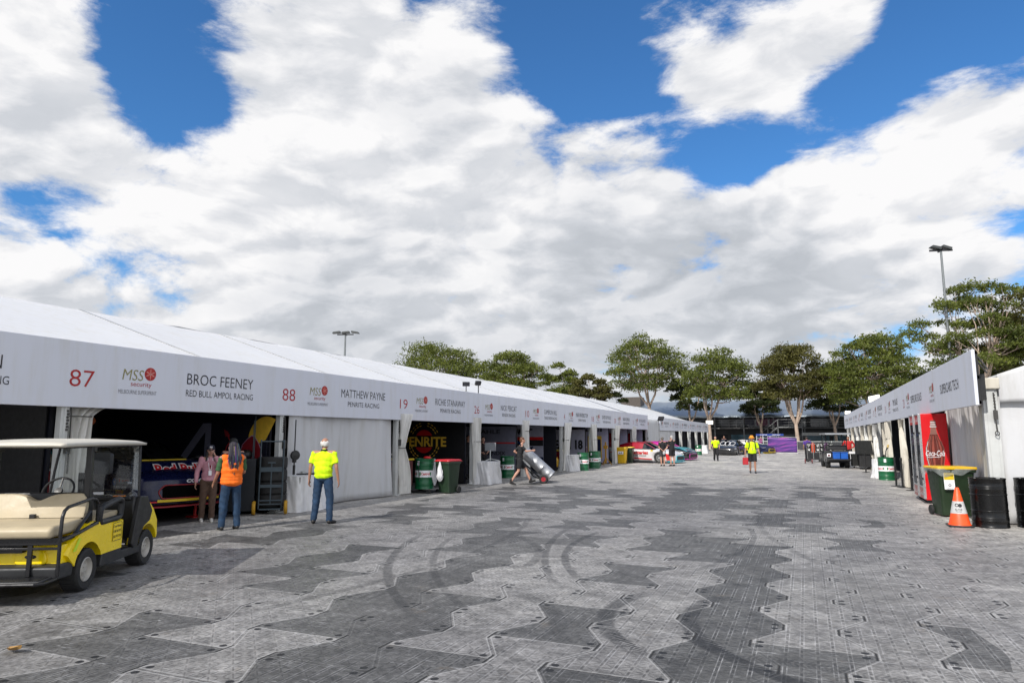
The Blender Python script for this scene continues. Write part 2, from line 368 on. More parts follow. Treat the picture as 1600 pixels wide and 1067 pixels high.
# ------------------------------------------------------------------ ground
def make_ground():
    m = bpy.data.materials.new('event_flooring'); m.use_nodes = True
    T = NT(m.node_tree); b = T.n['Principled BSDF']
    g = T.new('ShaderNodeNewGeometry'); P = g.outputs['Position']; s = T.sep(P); x, y = s[0], s[1]
    W, H = 0.69, 1.22
    q = T.m('DIVIDE', T.m('ADD', x, 0.39), W)
    n = T.m('ROUND', q)
    par = T.m('SUBTRACT', 1.0, T.m('MULTIPLY', T.m('ABSOLUTE', T.m('MODULO', n, 2.0)), 2.0))        # +1 even, -1 odd
    ph = T.m('FRACT', T.m('DIVIDE', T.m('SUBTRACT', y, 5.65), H))
    tri = T.m('SUBTRACT', T.m('MULTIPLY', T.m('ABSOLUTE', T.m('SUBTRACT', ph, 0.5)), 4.0), 1.0)     # +1 at 0, -1 at .5
    tc = T.m('MAXIMUM', T.m('MINIMUM', T.m('MULTIPLY', tri, 1.45), 1.0), -1.0)
    bx = T.m('ADD', n, T.m('MULTIPLY', T.m('MULTIPLY', par, tc), 0.175))
    dlt = T.m('SUBTRACT', q, bx)
    col = T.m('ADD', n, T.m('SUBTRACT', T.m('GREATER_THAN', dlt, 0.0), 1.0))
    codd = T.m('ABSOLUTE', T.m('MODULO', col, 2.0))
    yy = T.m('DIVIDE', T.m('SUBTRACT', T.m('SUBTRACT', y, 6.26), T.m('MULTIPLY', codd, -0.61)), H)
    row = T.m('FLOOR', yy); fy = T.m('FRACT', yy)
    dS = T.m('MULTIPLY', T.m('MINIMUM', fy, T.m('SUBTRACT', 1.0, fy)), H)       # distance to straight seam
    dB = T.m('MULTIPLY', T.m('ABSOLUTE', dlt), W)                               # distance to zigzag seam
    wn = T.new('ShaderNodeTexWhiteNoise', noise_dimensions='3D'); T.l.new(T.comb(col, row, 3.0), wn.inputs[0])
    rnd = wn.outputs[0]
    wn2 = T.new('ShaderNodeTexWhiteNoise', noise_dimensions='3D'); T.l.new(T.comb(col, row, 11.0), wn2.inputs[0])
    cl = T.noise(T.comb(T.m('MULTIPLY', col, 0.36), T.m('MULTIPLY', row, 0.30), 2.2), 1.0, 1, 0.5)
    key = T.m('ADD', T.m('MULTIPLY', rnd, 0.50), T.m('MULTIPLY', cl, 0.9))
    # area where old dark panels were laid
    nz = T.noise(P, 0.35, 2)
    okx = T.m('MULTIPLY', T.mr(x, -11.2, -9.2, 0, 1), T.mr(T.m('ADD', x, T.m('MULTIPLY', nz, 1.0)), 1.7, 2.6, 1, 0))
    okn = T.mr(y, 14.0, 16.0, 1, 0)
    okx = T.m('MAXIMUM', okx, T.m('MULTIPLY', okn, 0.75))
    oky = T.mr(T.m('ADD', y, T.m('MULTIPLY', nz, 4)), 27.0, 34.0, 1, 0)
    ok = T.m('MULTIPLY', okx, oky)
    dark = T.m('GREATER_THAN', T.m('SUBTRACT', key, T.m('MULTIPLY', T.m('SUBTRACT', 1.0, ok), 1.0)), 0.765)
    # colours
    tone = T.mr(rnd, 0, 1, 0.88, 1.10)
    li = T.vm('SCALE', (0.222, 0.216, 0.210), tone)
    dk = T.vm('SCALE', (0.082, 0.081, 0.079), T.mr(wn2.outputs[0], 0, 1, 0.82, 1.22))
    c = T.mix(dark, li, dk)
    # pale dusty walkways beside the tents and in the far part
    edge = T.m('MAXIMUM', T.mr(x, -9.5, -11.0, 0, 0.8), T.m('MULTIPLY', T.mr(x, 1.6, 2.6, 0, 1), T.mr(y, 12, 17, 0.1, 1)))
    far = T.mr(y, 18, 40, 0, 1)
    dust = T.m('MAXIMUM', edge, T.m('MULTIPLY', far, 0.9))
    dn = T.noise(T.vm('MULTIPLY', P, (1.0, 0.5, 1)), 1.3, 6, 0.65)
    dustf = T.m('MULTIPLY', dust, T.mr(dn, 0.25, 0.6, 0.25, 1))
    c = T.mix(T.m('MULTIPLY', dustf, T.m('SUBTRACT', 0.9, T.m('MULTIPLY', dark, 0.7))), c, (0.56, 0.53, 0.485, 1))
    # pressed pattern of every panel: dashed grid and crossed bars
    cs = 0.1153
    ux = T.m('DIVIDE', x, cs); uy = T.m('DIVIDE', y, cs)
    fx = T.m('ABSOLUTE', T.m('SUBTRACT', T.m('FRACT', ux), 0.5)); f2 = T.m('ABSOLUTE', T.m('SUBTRACT', T.m('FRACT', uy), 0.5))
    d1 = T.m('MULTIPLY', T.m('LESS_THAN', T.m('SUBTRACT', 0.5, fx), 0.075), T.m('LESS_THAN', f2, 0.30))
    d2 = T.m('MULTIPLY', T.m('LESS_THAN', T.m('SUBTRACT', 0.5, f2), 0.055), T.m('LESS_THAN', fx, 0.30))
    ua = T.m('ABSOLUTE', T.m('SUBTRACT', T.m('FRACT', T.m('ADD', T.m('MULTIPLY', ux, 0.5), T.m('MULTIPLY', uy, 0.5))), 0.5))
    ub = T.m('ABSOLUTE', T.m('SUBTRACT', T.m('FRACT', T.m('SUBTRACT', T.m('MULTIPLY', ux, 0.5), T.m('MULTIPLY', uy, 0.5))), 0.5))
    dd = T.m('MULTIPLY', T.m('LESS_THAN', T.m('MINIMUM', ua, ub), 0.035), T.m('GREATER_THAN', T.m('MULTIPLY', T.m('SUBTRACT', 0.5, fx), T.m('SUBTRACT', 0.5, f2)), 0.028))
    pat = T.m('MAXIMUM', T.m('MAXIMUM', d1, T.m('MULTIPLY', d2, 0.8)), T.m('MULTIPLY', dd, 0.7))
    wear = T.mr(T.noise(P, 1.7, 5, 0.65), 0.30, 0.62, 0.15, 1.0)
    patw = T.m('MULTIPLY', pat, wear)
    c = T.mix(T.m('MULTIPLY', patw, T.mr(y, 8, 30, 0.88, 0.35)), c, T.vm('SCALE', c, 0.34))
    # raised ribs worn white
    rib = T.m('LESS_THAN', T.m('ABSOLUTE', T.m('SUBTRACT', T.m('SUBTRACT', 0.5, fx), 0.13)), 0.035)
    c = T.mix(T.m('MULTIPLY', T.m('MULTIPLY', rib, 0.65), T.mr(T.noise(P, 2.4, 6, 0.7), 0.45, 0.7, 0, 1)), c, (0.42, 0.42, 0.43, 1))
    # scuffs, scratches, stains
    sc = T.noise(T.vm('MULTIPLY', P, (1, 1, 1)), 7.0, 8, 0.75, 0.6)
    c = T.mix(T.mr(sc, 0.5, 0.72, 0, 0.45, True), c, T.vm('SCALE', c, 1.75))
    scr = T.noise(T.vm('MULTIPLY', P, (26, 3.0, 1)), 1.0, 5, 0.6, 0.8)
    c = T.mix(T.mr(scr, 0.60, 0.72, 0, 0.5, True), c, T.vm('SCALE', c, 0.45))
    scr2 = T.noise(T.vm('MULTIPLY', P, (4.0, 34, 1)), 1.0, 5, 0.6, 0.8)
    c = T.mix(T.mr(scr2, 0.60, 0.70, 0, 0.45, True), c, (0.46, 0.46, 0.47, 1))
    mo = T.noise(T.vm('MULTIPLY', P, (1.0, 1.0, 1)), 3.3, 10, 0.78, 0.2)
    c = T.vm('SCALE', c, T.mr(mo, 0.33, 0.67, 0.52, 1.50))
    mo2 = T.noise(T.vm('ADD', P, (4, 2, 0)), 15.0, 6, 0.75, 0.0)
    c = T.vm('SCALE', c, T.mr(mo2, 0.33, 0.67, 0.60, 1.42))
    gr = T.noise(T.vm('ADD', P, (21, 3, 0)), 0.55, 8, 0.7, 0.6)
    c = T.mix(T.mr(gr, 0.42, 0.66, 0, 0.34, True), c, (0.075, 0.072, 0.068, 1))
    st = T.noise(P, 0.75, 7, 0.72, 0.5)
    c = T.mix(T.mr(st, 0.54, 0.70, 0, 0.65, True), c, T.vm('SCALE', c, 0.38))
    st2 = T.noise(T.vm('ADD', P, (9, 4, 0)), 1.9, 7, 0.7, 0.3)
    c = T.mix(T.mr(st2, 0.60, 0.75, 0, 0.5, True), c, (0.16, 0.125, 0.085, 1))
    st3 = T.noise(T.vm('ADD', P, (2, 14, 0)), 0.3, 4, 0.6, 0.3)
    c = T.mix(1.0, c, T.mix(T.mr(st3, 0.35, 0.65), (0.80, 0.80, 0.82, 1), (1.14, 1.14, 1.13, 1)), 'MULTIPLY')
    # tyre marks: rings with a tread pattern (centre x, centre y, radius, width, from angle, to angle, strength)
    marks = [(-0.15,6.92,1.72,0.085,150,232,1.0),(0.71,7.05,1.82,0.085,150,232,1.0),(1.9,8.3,3.55,.08,212,240,.75),(7.86,13.45,12.05,.055,184,208,.5),(2.49,11.39,6.02,.055,170,214,.55),
             (3.19,12.88,9.69,.06,192,228,.5),(3.4,12.9,9.3,.05,192,228,.4),(-7.03,8.47,3.56,.07,0,52,.4),(-3.78,5.65,1.70,.09,0,66,.55),(-9.1,12.1,8.22,.05,-22,14,.4),
             (6.2,3.2,5.4,.07,100,158,.35),(14.0,16.0,15.0,.06,178,204,.3),(-0.2,3.9,1.95,.08,18,120,.4), (-18,9,13.4,.06,-20,24,.35)]
    tot = None
    for cx, cy, r, w, a0, a1, st_ in marks:
        dx = T.m('SUBTRACT', x, cx); dy = T.m('SUBTRACT', y, cy)
        rr = T.m('SQRT', T.m('ADD', T.m('MULTIPLY', dx, dx), T.m('MULTIPLY', dy, dy)))
        band = T.mr(T.m('ABSOLUTE', T.m('SUBTRACT', rr, r)), w*0.75, w*1.15, 1, 0)
        am = R((a0+a1)/2); ca = math.cos(am); sa = math.sin(am)
        cosd = T.m('DIVIDE', T.m('ADD', T.m('MULTIPLY', dx, ca), T.m('MULTIPLY', dy, sa)), rr)
        arc = T.mr(cosd, math.cos(R((a1-a0)/2)), math.cos(R((a1-a0)/2*0.72)), 0, 1)
        k = T.m('MULTIPLY', T.m('MULTIPLY', band, arc), st_)
        if r < 2.5:
            ang = T.m('ARCTAN2', dy, dx)
            tr = T.m('SINE', T.m('ADD', T.m('MULTIPLY', ang, r*150.0), T.m('MULTIPLY', T.m('ABSOLUTE', T.m('SUBTRACT', rr, r)), 60)))
            k = T.m('MULTIPLY', k, T.mr(tr, -0.4, 0.4, 0.25, 1.0))
        tot = k if tot is None else T.m('MAXIMUM', tot, k)
    tot = T.m('MULTIPLY', tot, T.mr(T.noise(P, 5.0, 4, 0.6), 0.3, 0.55, 0.55, 1.1), clamp=True)
    c = T.mix(tot, c, (0.013, 0.013, 0.014, 1))
    # seams and the dark lifting plugs in the corners of the panels
    shortv = T.mr(T.m('ABSOLUTE', T.m('MULTIPLY', tri, 1.45)), 0.93, 1.0, 0.10, 1.0)
    seam = T.m('MAXIMUM', T.mr(dS, 0.002, 0.006, 0.40, 0), T.m('MULTIPLY', T.mr(dB, 0.004, 0.011, 0.95, 0), shortv))
    lightseam = T.m('MULTIPLY', T.mr(T.m('ABSOLUTE', T.m('SUBTRACT', T.m('MINIMUM', dS, dB), 0.022)), 0.003, 0.008, 0.35, 0), T.m('SUBTRACT', 1.0, T.m('MULTIPLY', dark, 0.8)))
    c = T.mix(T.m('MULTIPLY', lightseam, T.mr(y, 8, 40, 1, 0.15)), c, (0.50, 0.50, 0.50, 1))
    c = T.mix(T.m('MULTIPLY', seam, T.mr(y, 8, 40, 1, 0.3)), c, (0.012, 0.012, 0.012, 1))
    px_ = T.m('SUBTRACT', dB, 0.075); py_ = T.m('SUBTRACT', dS, 0.062)
    wide = T.m('GREATER_THAN', T.m('MULTIPLY', T.m('MULTIPLY', par, tc), T.m('SUBTRACT', T.m('MULTIPLY', T.m('GREATER_THAN', dlt, 0), -2), -1)), 0.5)
    plug = T.m('MULTIPLY', T.m('LESS_THAN', T.m('ADD', T.m('MULTIPLY', px_, px_), T.m('MULTIPLY', py_, py_)), 0.00095), wide)
    plug = T.m('MULTIPLY', plug, T.m('GREATER_THAN', T.m('FRACT', T.m('MULTIPLY', wn2.outputs[0], 7.3)), 0.06))
    c = T.mix(T.m('MULTIPLY', plug, T.mr(y, 8, 36, 0.95, 0.25)), c, (0.008, 0.008, 0.009, 1))
    T.l.new(c, b.inputs['Base Color'])
    T.l.new(T.mr(sc, 0.3, 0.7, 0.62, 0.45), b.inputs['Roughness']); b.inputs['Specular IOR Level'].default_value = 0.35
    bn = T.new('ShaderNodeBump'); bn.inputs['Strength'].default_value = 1.0; bn.inputs['Distance'].default_value = 0.012
    h = T.m('SUBTRACT', T.m('ADD', T.m('MULTIPLY', patw, 0.6), T.m('MULTIPLY', sc, 0.4)), T.m('ADD', T.m('MULTIPLY', seam, 1.0), T.m('MULTIPLY', plug, 0.6)))
    T.l.new(h, bn.inputs['Height']); T.l.new(bn.outputs[0], b.inputs['Normal'])
    mb = MB(); mb.poly([(-400, -40, 0), (400, -40, 0), (400, 700, 0), (-400, 700, 0)])
    structure(mb.build('ground', m))
    gm = mat('shade_floor', (0.07, 0.07, 0.072), 0.5, var=0.3, scale=2, dirt=0.4)  # dark floor sheet added inside the bays to deepen their shade
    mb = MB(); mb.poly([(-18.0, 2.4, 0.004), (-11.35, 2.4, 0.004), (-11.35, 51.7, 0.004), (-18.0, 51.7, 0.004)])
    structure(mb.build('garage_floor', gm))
make_ground()

# ------------------------------------------------------------------ marquees
WHITE = cloth_mat('white_vinyl', (0.55, 0.555, 0.57), dirt=0.12, wr=0.012, sc=1.6)
ROOF = cloth_mat('roof_vinyl', (0.55, 0.56, 0.585), dirt=0.05, wr=0.012, sc=0.7)
BANNER = cloth_mat('banner_vinyl', (0.63, 0.65, 0.72), dirt=0.05, wr=0.002, sc=1.2)
CURT = cloth_mat('curtain_canvas', (0.76, 0.75, 0.72), dirt=0.22, wr=0.010, sc=5.0, transl=0.10)
CREAM = cloth_mat('cream_canvas', (0.62, 0.58, 0.50), dirt=0.25, wr=0.010, sc=5.0, transl=0.10)
TARP = cloth_mat('white_tarp', (0.72, 0.72, 0.73), dirt=0.20, wr=0.035, sc=3.2)
ALU = mat('aluminium', (0.50, 0.50, 0.49), 0.38, 0.75, var=0.12, scale=3, dirt=0.2)
GREYP = mat('grey_painted_post', (0.50, 0.51, 0.50), 0.5, 0.0, var=0.1, scale=3, dirt=0.25)
BLACK = mat('black_plastic', (0.013, 0.013, 0.014), 0.42, var=0.3, scale=8)
RUBBER = mat('black_rubber', (0.018, 0.018, 0.018), 0.72, var=0.25, scale=10, bump=0.002)
STEELB = mat('black_steel', (0.016, 0.016, 0.018), 0.30, 0.3, var=0.2, scale=8)
DKPANEL = mat('dark_display_panel', (0.007, 0.008, 0.016), 0.55, var=0.2, scale=2)
BLK = mat('black_lettering', (0.012, 0.012, 0.016), 0.6, var=0.05)
REDL = mat('red_lettering', (0.36, 0.012, 0.012), 0.55, var=0.05)
OLIVE = mat('olive_lettering', (0.24, 0.22, 0.08), 0.6, var=0.05)
GREYL = mat('grey_lettering', (0.10, 0.10, 0.11), 0.6, var=0.05)
WHT = mat('white_print', (0.84, 0.84, 0.86), 0.5, var=0.04)
YELP = mat('yellow_print', (0.66, 0.47, 0.012), 0.5, var=0.06)
REDP = mat('red_print', (0.55, 0.012, 0.014), 0.45, var=0.06)
DREDP = mat('dark_red_print', (0.26, 0.012, 0.02), 0.5, var=0.1)
NAVY = mat('navy_print', (0.010, 0.016, 0.06), 0.5, var=0.15)
BLUEP = mat('blue_print', (0.02, 0.12, 0.42), 0.5, var=0.1)
GOLDP = mat('gold_print', (0.80, 0.50, 0.05), 0.5, var=0.15)
STRAP = mat('ratchet_strap', (0.05, 0.048, 0.045), 0.8, var=0.3)

BAYS = [2.4, 7.35, 12.35, 17.2, 22.2, 27.0, 32.0, 36.95, 41.9, 46.9, 51.7]

def curtain(parent, xa, ya, xb, yb, ztop, tie=1.35, wt=1.0, wtie=0.28, wb=0.62, m=None, seed=0, folds=7, lean=0.0):
    """gathered curtain hanging from a to b direction; tied at the height tie"""
    rnd = random.Random(seed)
    d = Vector((xb-xa, yb-ya, 0)).normalized(); nrm = Vector((-d.y, d.x, 0))
    ph = [rnd.uniform(0, 6.28) for _ in range(4)]
    def fn(u, v):
        z = 0.03+(ztop-0.03)*v
        if z > tie: t = (z-tie)/(ztop-tie); w = wtie+(wt-wtie)*t**1.3; c0 = 0
        else: t = (tie-z)/tie; w = wtie+(wb-wtie)*(1-(1-min(1, t*1.6))**2); c0 = 0
        gather = 1-min(1, w/max(wt, wb))
        amp = 0.02+0.055*(1-0.5*gather)
        q = u*folds*6.283+ph[0]+0.5*math.sin(v*5+ph[1])
        off = amp*math.sin(q)+0.02*math.sin(2.3*q+ph[2])
        s = u*w+0.02*math.sin(v*9+u*7+ph[3])+lean*(v-0.4)
        p = Vector((xa, ya, 0))+d*s+nrm*off
        return (p.x, p.y, z)
    mb = MB(); mb.grid(fn, folds*8, 26)
    o = mb.build('curtain', m or CURT, parent, fix=False, smooth=80)
    rb = MB()
    pts = []
    for k in range(13):
        t = 6.283*k/12; p = Vector((xa, ya, 0))+d*(wtie/2+math.cos(t)*(wtie/2+0.015))+nrm*math.sin(t)*0.09
        pts.append((p.x, p.y, tie))
    rb.tube(pts, 0.010, 6)
    rb.build('tie_rope', STRAP, o)
    return o

def mss_logo(mb, o, xd, h=1.0, sx=1.0):
    """olive MSS, red globe, red 'security', small grey line; o = centre; material slots: 1 olive 2 red 3 grey 4 bright"""
    o = Vector(o); xd = Vector(xd)
    write(mb, 'MSS', o+xd*(-0.12*h*sx)+Z*(0.02*h), xd, Z, 0.20*h, width=0.44*h*sx, thin=-0.004, shear=0.15, mi=1, lift=0.004)
    c = o+xd*(0.24*h*sx)+Z*(0.16*h)
    disc(mb, c, xd, Z, 0.125*h*sx, 0.125*h, 24, 2, 0.004)
    disc(mb, c+Z*0.01*h, xd, Z, 0.085*h*sx, 0.085*h, 20, 5, 0.006)
    for a in (-25, 25, 90):
        dd = Vector(xd)*math.cos(R(a))*sx+Z*math.sin(R(a)); nn = Vector(xd)*(-math.sin(R(a)))*0.007*h+Z*math.cos(R(a))*0.007*h
        if a == 90: nn = Vector(xd)*0.006*h
        p0 = c-dd*0.10*h; p1 = c+dd*0.10*h
        nd = Vector(xd).cross(Z)*0.008
        mb.add([tuple(p0-nn+nd), tuple(p1-nn+nd), tuple(p1+nn+nd), tuple(p0+nn+nd)], [(0, 1, 2, 3)], None, 4)
    write(mb, 'security', o+xd*(0.06*h*sx)+Z*(-0.085*h), xd, Z, 0.085*h, width=0.44*h*sx, thin=0.0, mi=2, lift=0.004)
    write(mb, 'MELBOURNE SUPERSPRINT', o+Z*(-0.235*h), xd, Z, 0.075*h, width=0.80*h*sx, thin=-0.01, mi=3, lift=0.004)
LOGOM = [BLK, OLIVE, REDL, GREYL, mat('logo_highlight', (0.62, 0.30, 0.26), 0.5, var=0.05), mat('globe_red', (0.42, 0.03, 0.02), 0.5, var=0.3, scale=9)]

def fascia(parent, xf, side, y0, y1, z0, z1, frame=True):
    """long banner; side=+1 faces +X, -1 faces -X"""
    mb = MB(); a, b_ = sorted((xf, xf-side*0.06))
    mb.box(a, b_, y0, y1, z0, z1)
    o = mb.build('fascia_banner', BANNER, parent, bevel=0.006)
    if frame:
        fb = MB()
        a, b_ = sorted((xf-side*0.065, xf-side*0.105))
        for zz in (z0+0.05, (z0+z1)/2, z1-0.05): fb.box(a, b_, y0+0.02, y1-0.02, zz-0.03, zz+0.03)
        for yy in (y0+0.05, y1-0.05): fb.box(a+0.002, b_-0.002, yy-0.03, yy+0.03, z0+0.02, z1-0.02)
        fb.build('banner_frame', BLACK, parent)
    return o

def post(parent, x, y, h, w=0.13, strap=True):
    mb = MB(); mb.box(x-w/2, x+w/2, y-w/2, y+w/2, 0.03, h); mb.box(x-w, x+w, y-w, y+w, 0.004, 0.03)
    mb.box(x+w/2, x+w/2+0.012, y-0.02, y+0.02, 0.03, h-0.01)
    o = mb.build('post', GREYP, parent, bevel=0.006)
    if strap:
        sb = MB()
        sb.tube([(x+0.02, y+0.09, 2.5), (x+w/2+0.015, y+0.09, 2.0), (x+w/2+0.035, y+0.09, 1.1)], 0.013, 6)
        sb.box(x+w/2+0.01, x+w/2+0.07, y+0.01, y+0.09, 1.42, 1.60)
        for k in range(7): sb.ball((x+w/2+0.015, y+0.03+0.01*(k % 2), 2.1-0.05*k), 0.022, 6, 4)
        sb.build('ratchet_strap', STRAP, o)
    return o

def marquee_roof(parent, xe, xr, xb, ze, zr, bays, over=0.25, rec=0.045):
    """pitched white roof with a keder rail at every bay and slack fabric between them"""
    mb = MB(); ys = []
    for a, b_ in zip(bays[:-1], bays[1:]):
        n = 6
        for k in range(n): ys.append((a+(b_-a)*k/n, math.sin(math.pi*k/n)))
    ys.append((bays[-1], 0))
    rnd = random.Random(5)
    for (xa, za, xc, zc, nm) in ((xe, ze, xr, zr, 0), (xr, zr, xb, ze, 1)):
        nu = 14; vs = []; fs = []
        for j, (yv, sag) in enumerate(ys):
            for i in range(nu+1):
                t = i/nu
                s = sag*math.sin(math.pi*min(1, t*1.02))
                wv = 0.018*math.sin(t*9+yv*1.7)*sag+0.012*math.sin(t*17-yv*2.3)*sag
                vs.append((xa+(xc-xa)*t, yv, za+(zc-za)*t-0.07*s+wv))
        for j in range(len(ys)-1):
            for i in range(nu): fs.append((j*(nu+1)+i, j*(nu+1)+i+1, (j+1)*(nu+1)+i+1, (j+1)*(nu+1)+i))
        mb.add(vs, fs)
    o = mb.build('roof', ROOF, parent, fix=False, smooth=60, solid=0.012)
    for yv in bays:
        rb = MB()
        for (xa, za, xc, zc) in ((xe, ze, xr, zr), (xr, zr, xb, ze)):
            dv = Vector((xc-xa, 0, zc-za)).normalized(); nn = Vector((-dv.z, 0, dv.x)); nn = nn if nn.z > 0 else -nn
            p0 = Vector((xa, yv, za)); p1 = Vector((xc, yv, zc))
            q = []
            for p in (p0, p1):
                for sy in (-0.035, 0.035):
                    for hh in (-0.16, 0.022): q.append(tuple(p+Vector((0, sy, 0))+nn*hh))
            rb.add(q, [(0, 1, 3, 2), (4, 6, 7, 5), (0, 4, 5, 1), (2, 3, 7, 6), (1, 5, 7, 3), (0, 2, 6, 4)])
        rb.build('roof_rafter', ALU, o)
    return o

def left_marquee():
    t = thing('marquee', 'long white garage marquee on the left with open bays and a lettered banner', 'marquee', (0, 0, 0))
    XP = -11.0
    marquee_roof(t, -11.75, -18.15, -24.5, 3.0, 5.12, BAYS+[56.5])
    # eave beam and valance behind the banner
    mb = MB(); mb.box(-11.85, -11.70, 2.4, 56.5, 2.78, 2.97); mb.box(-11.06, -10.97, 2.4, 51.7, 2.30, 2.42); mb.build('eave_beam', ALU, t)
    fb = fascia(t, -10.88, 1, 2.4, 51.8, 2.165, 3.245)
    # roof skirt from the banner back to the eave
    sk = MB(); sk.grid(lambda u, v: (-10.98-0.8*u, 2.4+54.1*v, 2.70+0.27*u+0.01*math.sin(v*140)), 4, 150); sk.build('valance', ROOF, t, fix=False, smooth=60)
    names = [None, ('WILL BROWN', 'RED BULL AMPOL RACING', '87'), ('BROC FEENEY', 'RED BULL AMPOL RACING', '88'), ('MATTHEW PAYNE', 'PENRITE RACING', '19'),
             ('RICHIE STANAWAY', 'PENRITE RACING', '26'), ('NICK PERCAT', 'BENDIX RACING', '10'), ('CAMERON HILL', 'TRADIE BEER RACING', '4'),
             ('MARK WINTERBOTTOM', 'DEWALT RACING', '18'), ('DAVID REYNOLDS', 'TRADIE BEER RACING', '20'), ('AARON CAMERON', 'BLANCHARD RACING', '3'), ('BRYCE FULLWOOD', 'MIDDYS RACING', '14')]
    for k in range(1, 11):
        yb = 7.54+4.93*(k-1); nm, tm, num = names[k]
        wn = {'WILL BROWN': 1.5, 'BROC FEENEY': 1.72, 'MATTHEW PAYNE': 2.0, 'RICHIE STANAWAY': 2.1}.get(nm, min(2.1, 0.145*len(nm)))
        mb = MB(); yc = yb-1.99
        write(mb, nm, (-10.88, yc, 2.685), Y, Z, 0.21, width=wn, thin=-0.006, mi=0, lift=0.004)
        write(mb, tm, (-10.88, yc, 2.455), Y, Z, 0.125, width=min(1.74, 0.102*len(tm)), thin=-0.004, mi=0, lift=0.004)
        mb.build('driver_lettering', BLK, fb)
        mb = MB(); write(mb, num, (-10.88, yb, 2.50), Y, Z, 0.275, width=0.42 if len(num) > 1 else 0.18, thin=-0.006, mi=0, lift=0.004); mb.build('race_number', REDL, fb)
        if k < 10:
            mb = MB(); mss_logo(mb, (-10.88, yb+1.04, 2.655), Y, 0.95, 1.0); mb.build('sponsor_logo', LOGOM, fb)
    # posts with gathered curtains
    for i, yv in enumerate(BAYS):
        post(t, XP, yv, 2.9)
        if i in (0, 10): continue
        if yv == 12.35 or yv == 17.2: pass
    curtain(t, -11.06, 7.42, -11.0, 8.4, 2.3, 2.02, 0.95, 0.46, 0.40, seed=1, folds=5)
    curtain(t, -10.88, 17.25, -10.88, 18.2, 2.35, 1.35, 0.62, 0.22, 0.55, seed=2, folds=5)
    curtain(t, -10.86, 22.1, -10.86, 23, 2.35, 1.5, 0.62, 0.5, 0.45, seed=3, folds=5, lean=-0.1)
    curtain(t, -10.86, 26.85, -10.86, 28, 2.35, 1.9, 0.75, 0.55, 0.50, seed=4, folds=5, lean=-0.3)
    for k, yv in enumerate((32.1, 37.0, 42.0, 47.0)):
        curtain(t, -10.86, yv-0.1, -10.86, yv+1, 2.35, 1.5, 1.0-0.1*(k % 2), 0.75, 0.7, seed=5+k, folds=5, lean=(-0.35 if k % 2 else 0.2))
    # bay closed with a white wall
    def wall(u, v):
        z = 0.02+2.4*v; yv = 12.62+(17.0-12.62)*u
        return (-11.02+0.05*math.sin(u*9+v)+0.025*math.sin(u*31)*(0.4+0.6*v)+0.10*(1-v)**3*math.sin(u*6+1), yv, z)
    mb = MB(); mb.grid(wall, 90, 14); mb.build('bay_wall', WHITE, t, fix=False, smooth=80, solid=0.008)
    # wall at the gap between the two banners
    mb = MB(); mb.grid(lambda u, v: (-10.98+0.02*math.sin(u*40), 51.78+4.6*u, 0.02+2.95*v), 40, 8); mb.build('side_wall', WHITE, t, fix=False, smooth=80, solid=0.01)
    # rear walls and the dark partitions between garages
    mb = MB(); mb.box(-17.1, -17.0, 2.4, 51.7, 0.01, 3.9); mb.build('rear_wall', DKPANEL, t)
    for yv in BAYS[1:]:
        mb = MB(); mb.box(-17.0, -11.25, yv-0.03, yv+0.03, 0.01, 2.62); o = mb.build('partition', DKPANEL, t)
    mb = MB(); mb.box(-17.1, -11.3, 2.45, 51.6, 2.75, 2.80); mb.build('dark_lining', DKPANEL, t)
    mb = MB(); mb.box(-24.5, -24.4, 2.4, 56.4, 0.01, 3.0); mb.build('back_wall', WHITE, t)
    return t
LM = left_marquee()

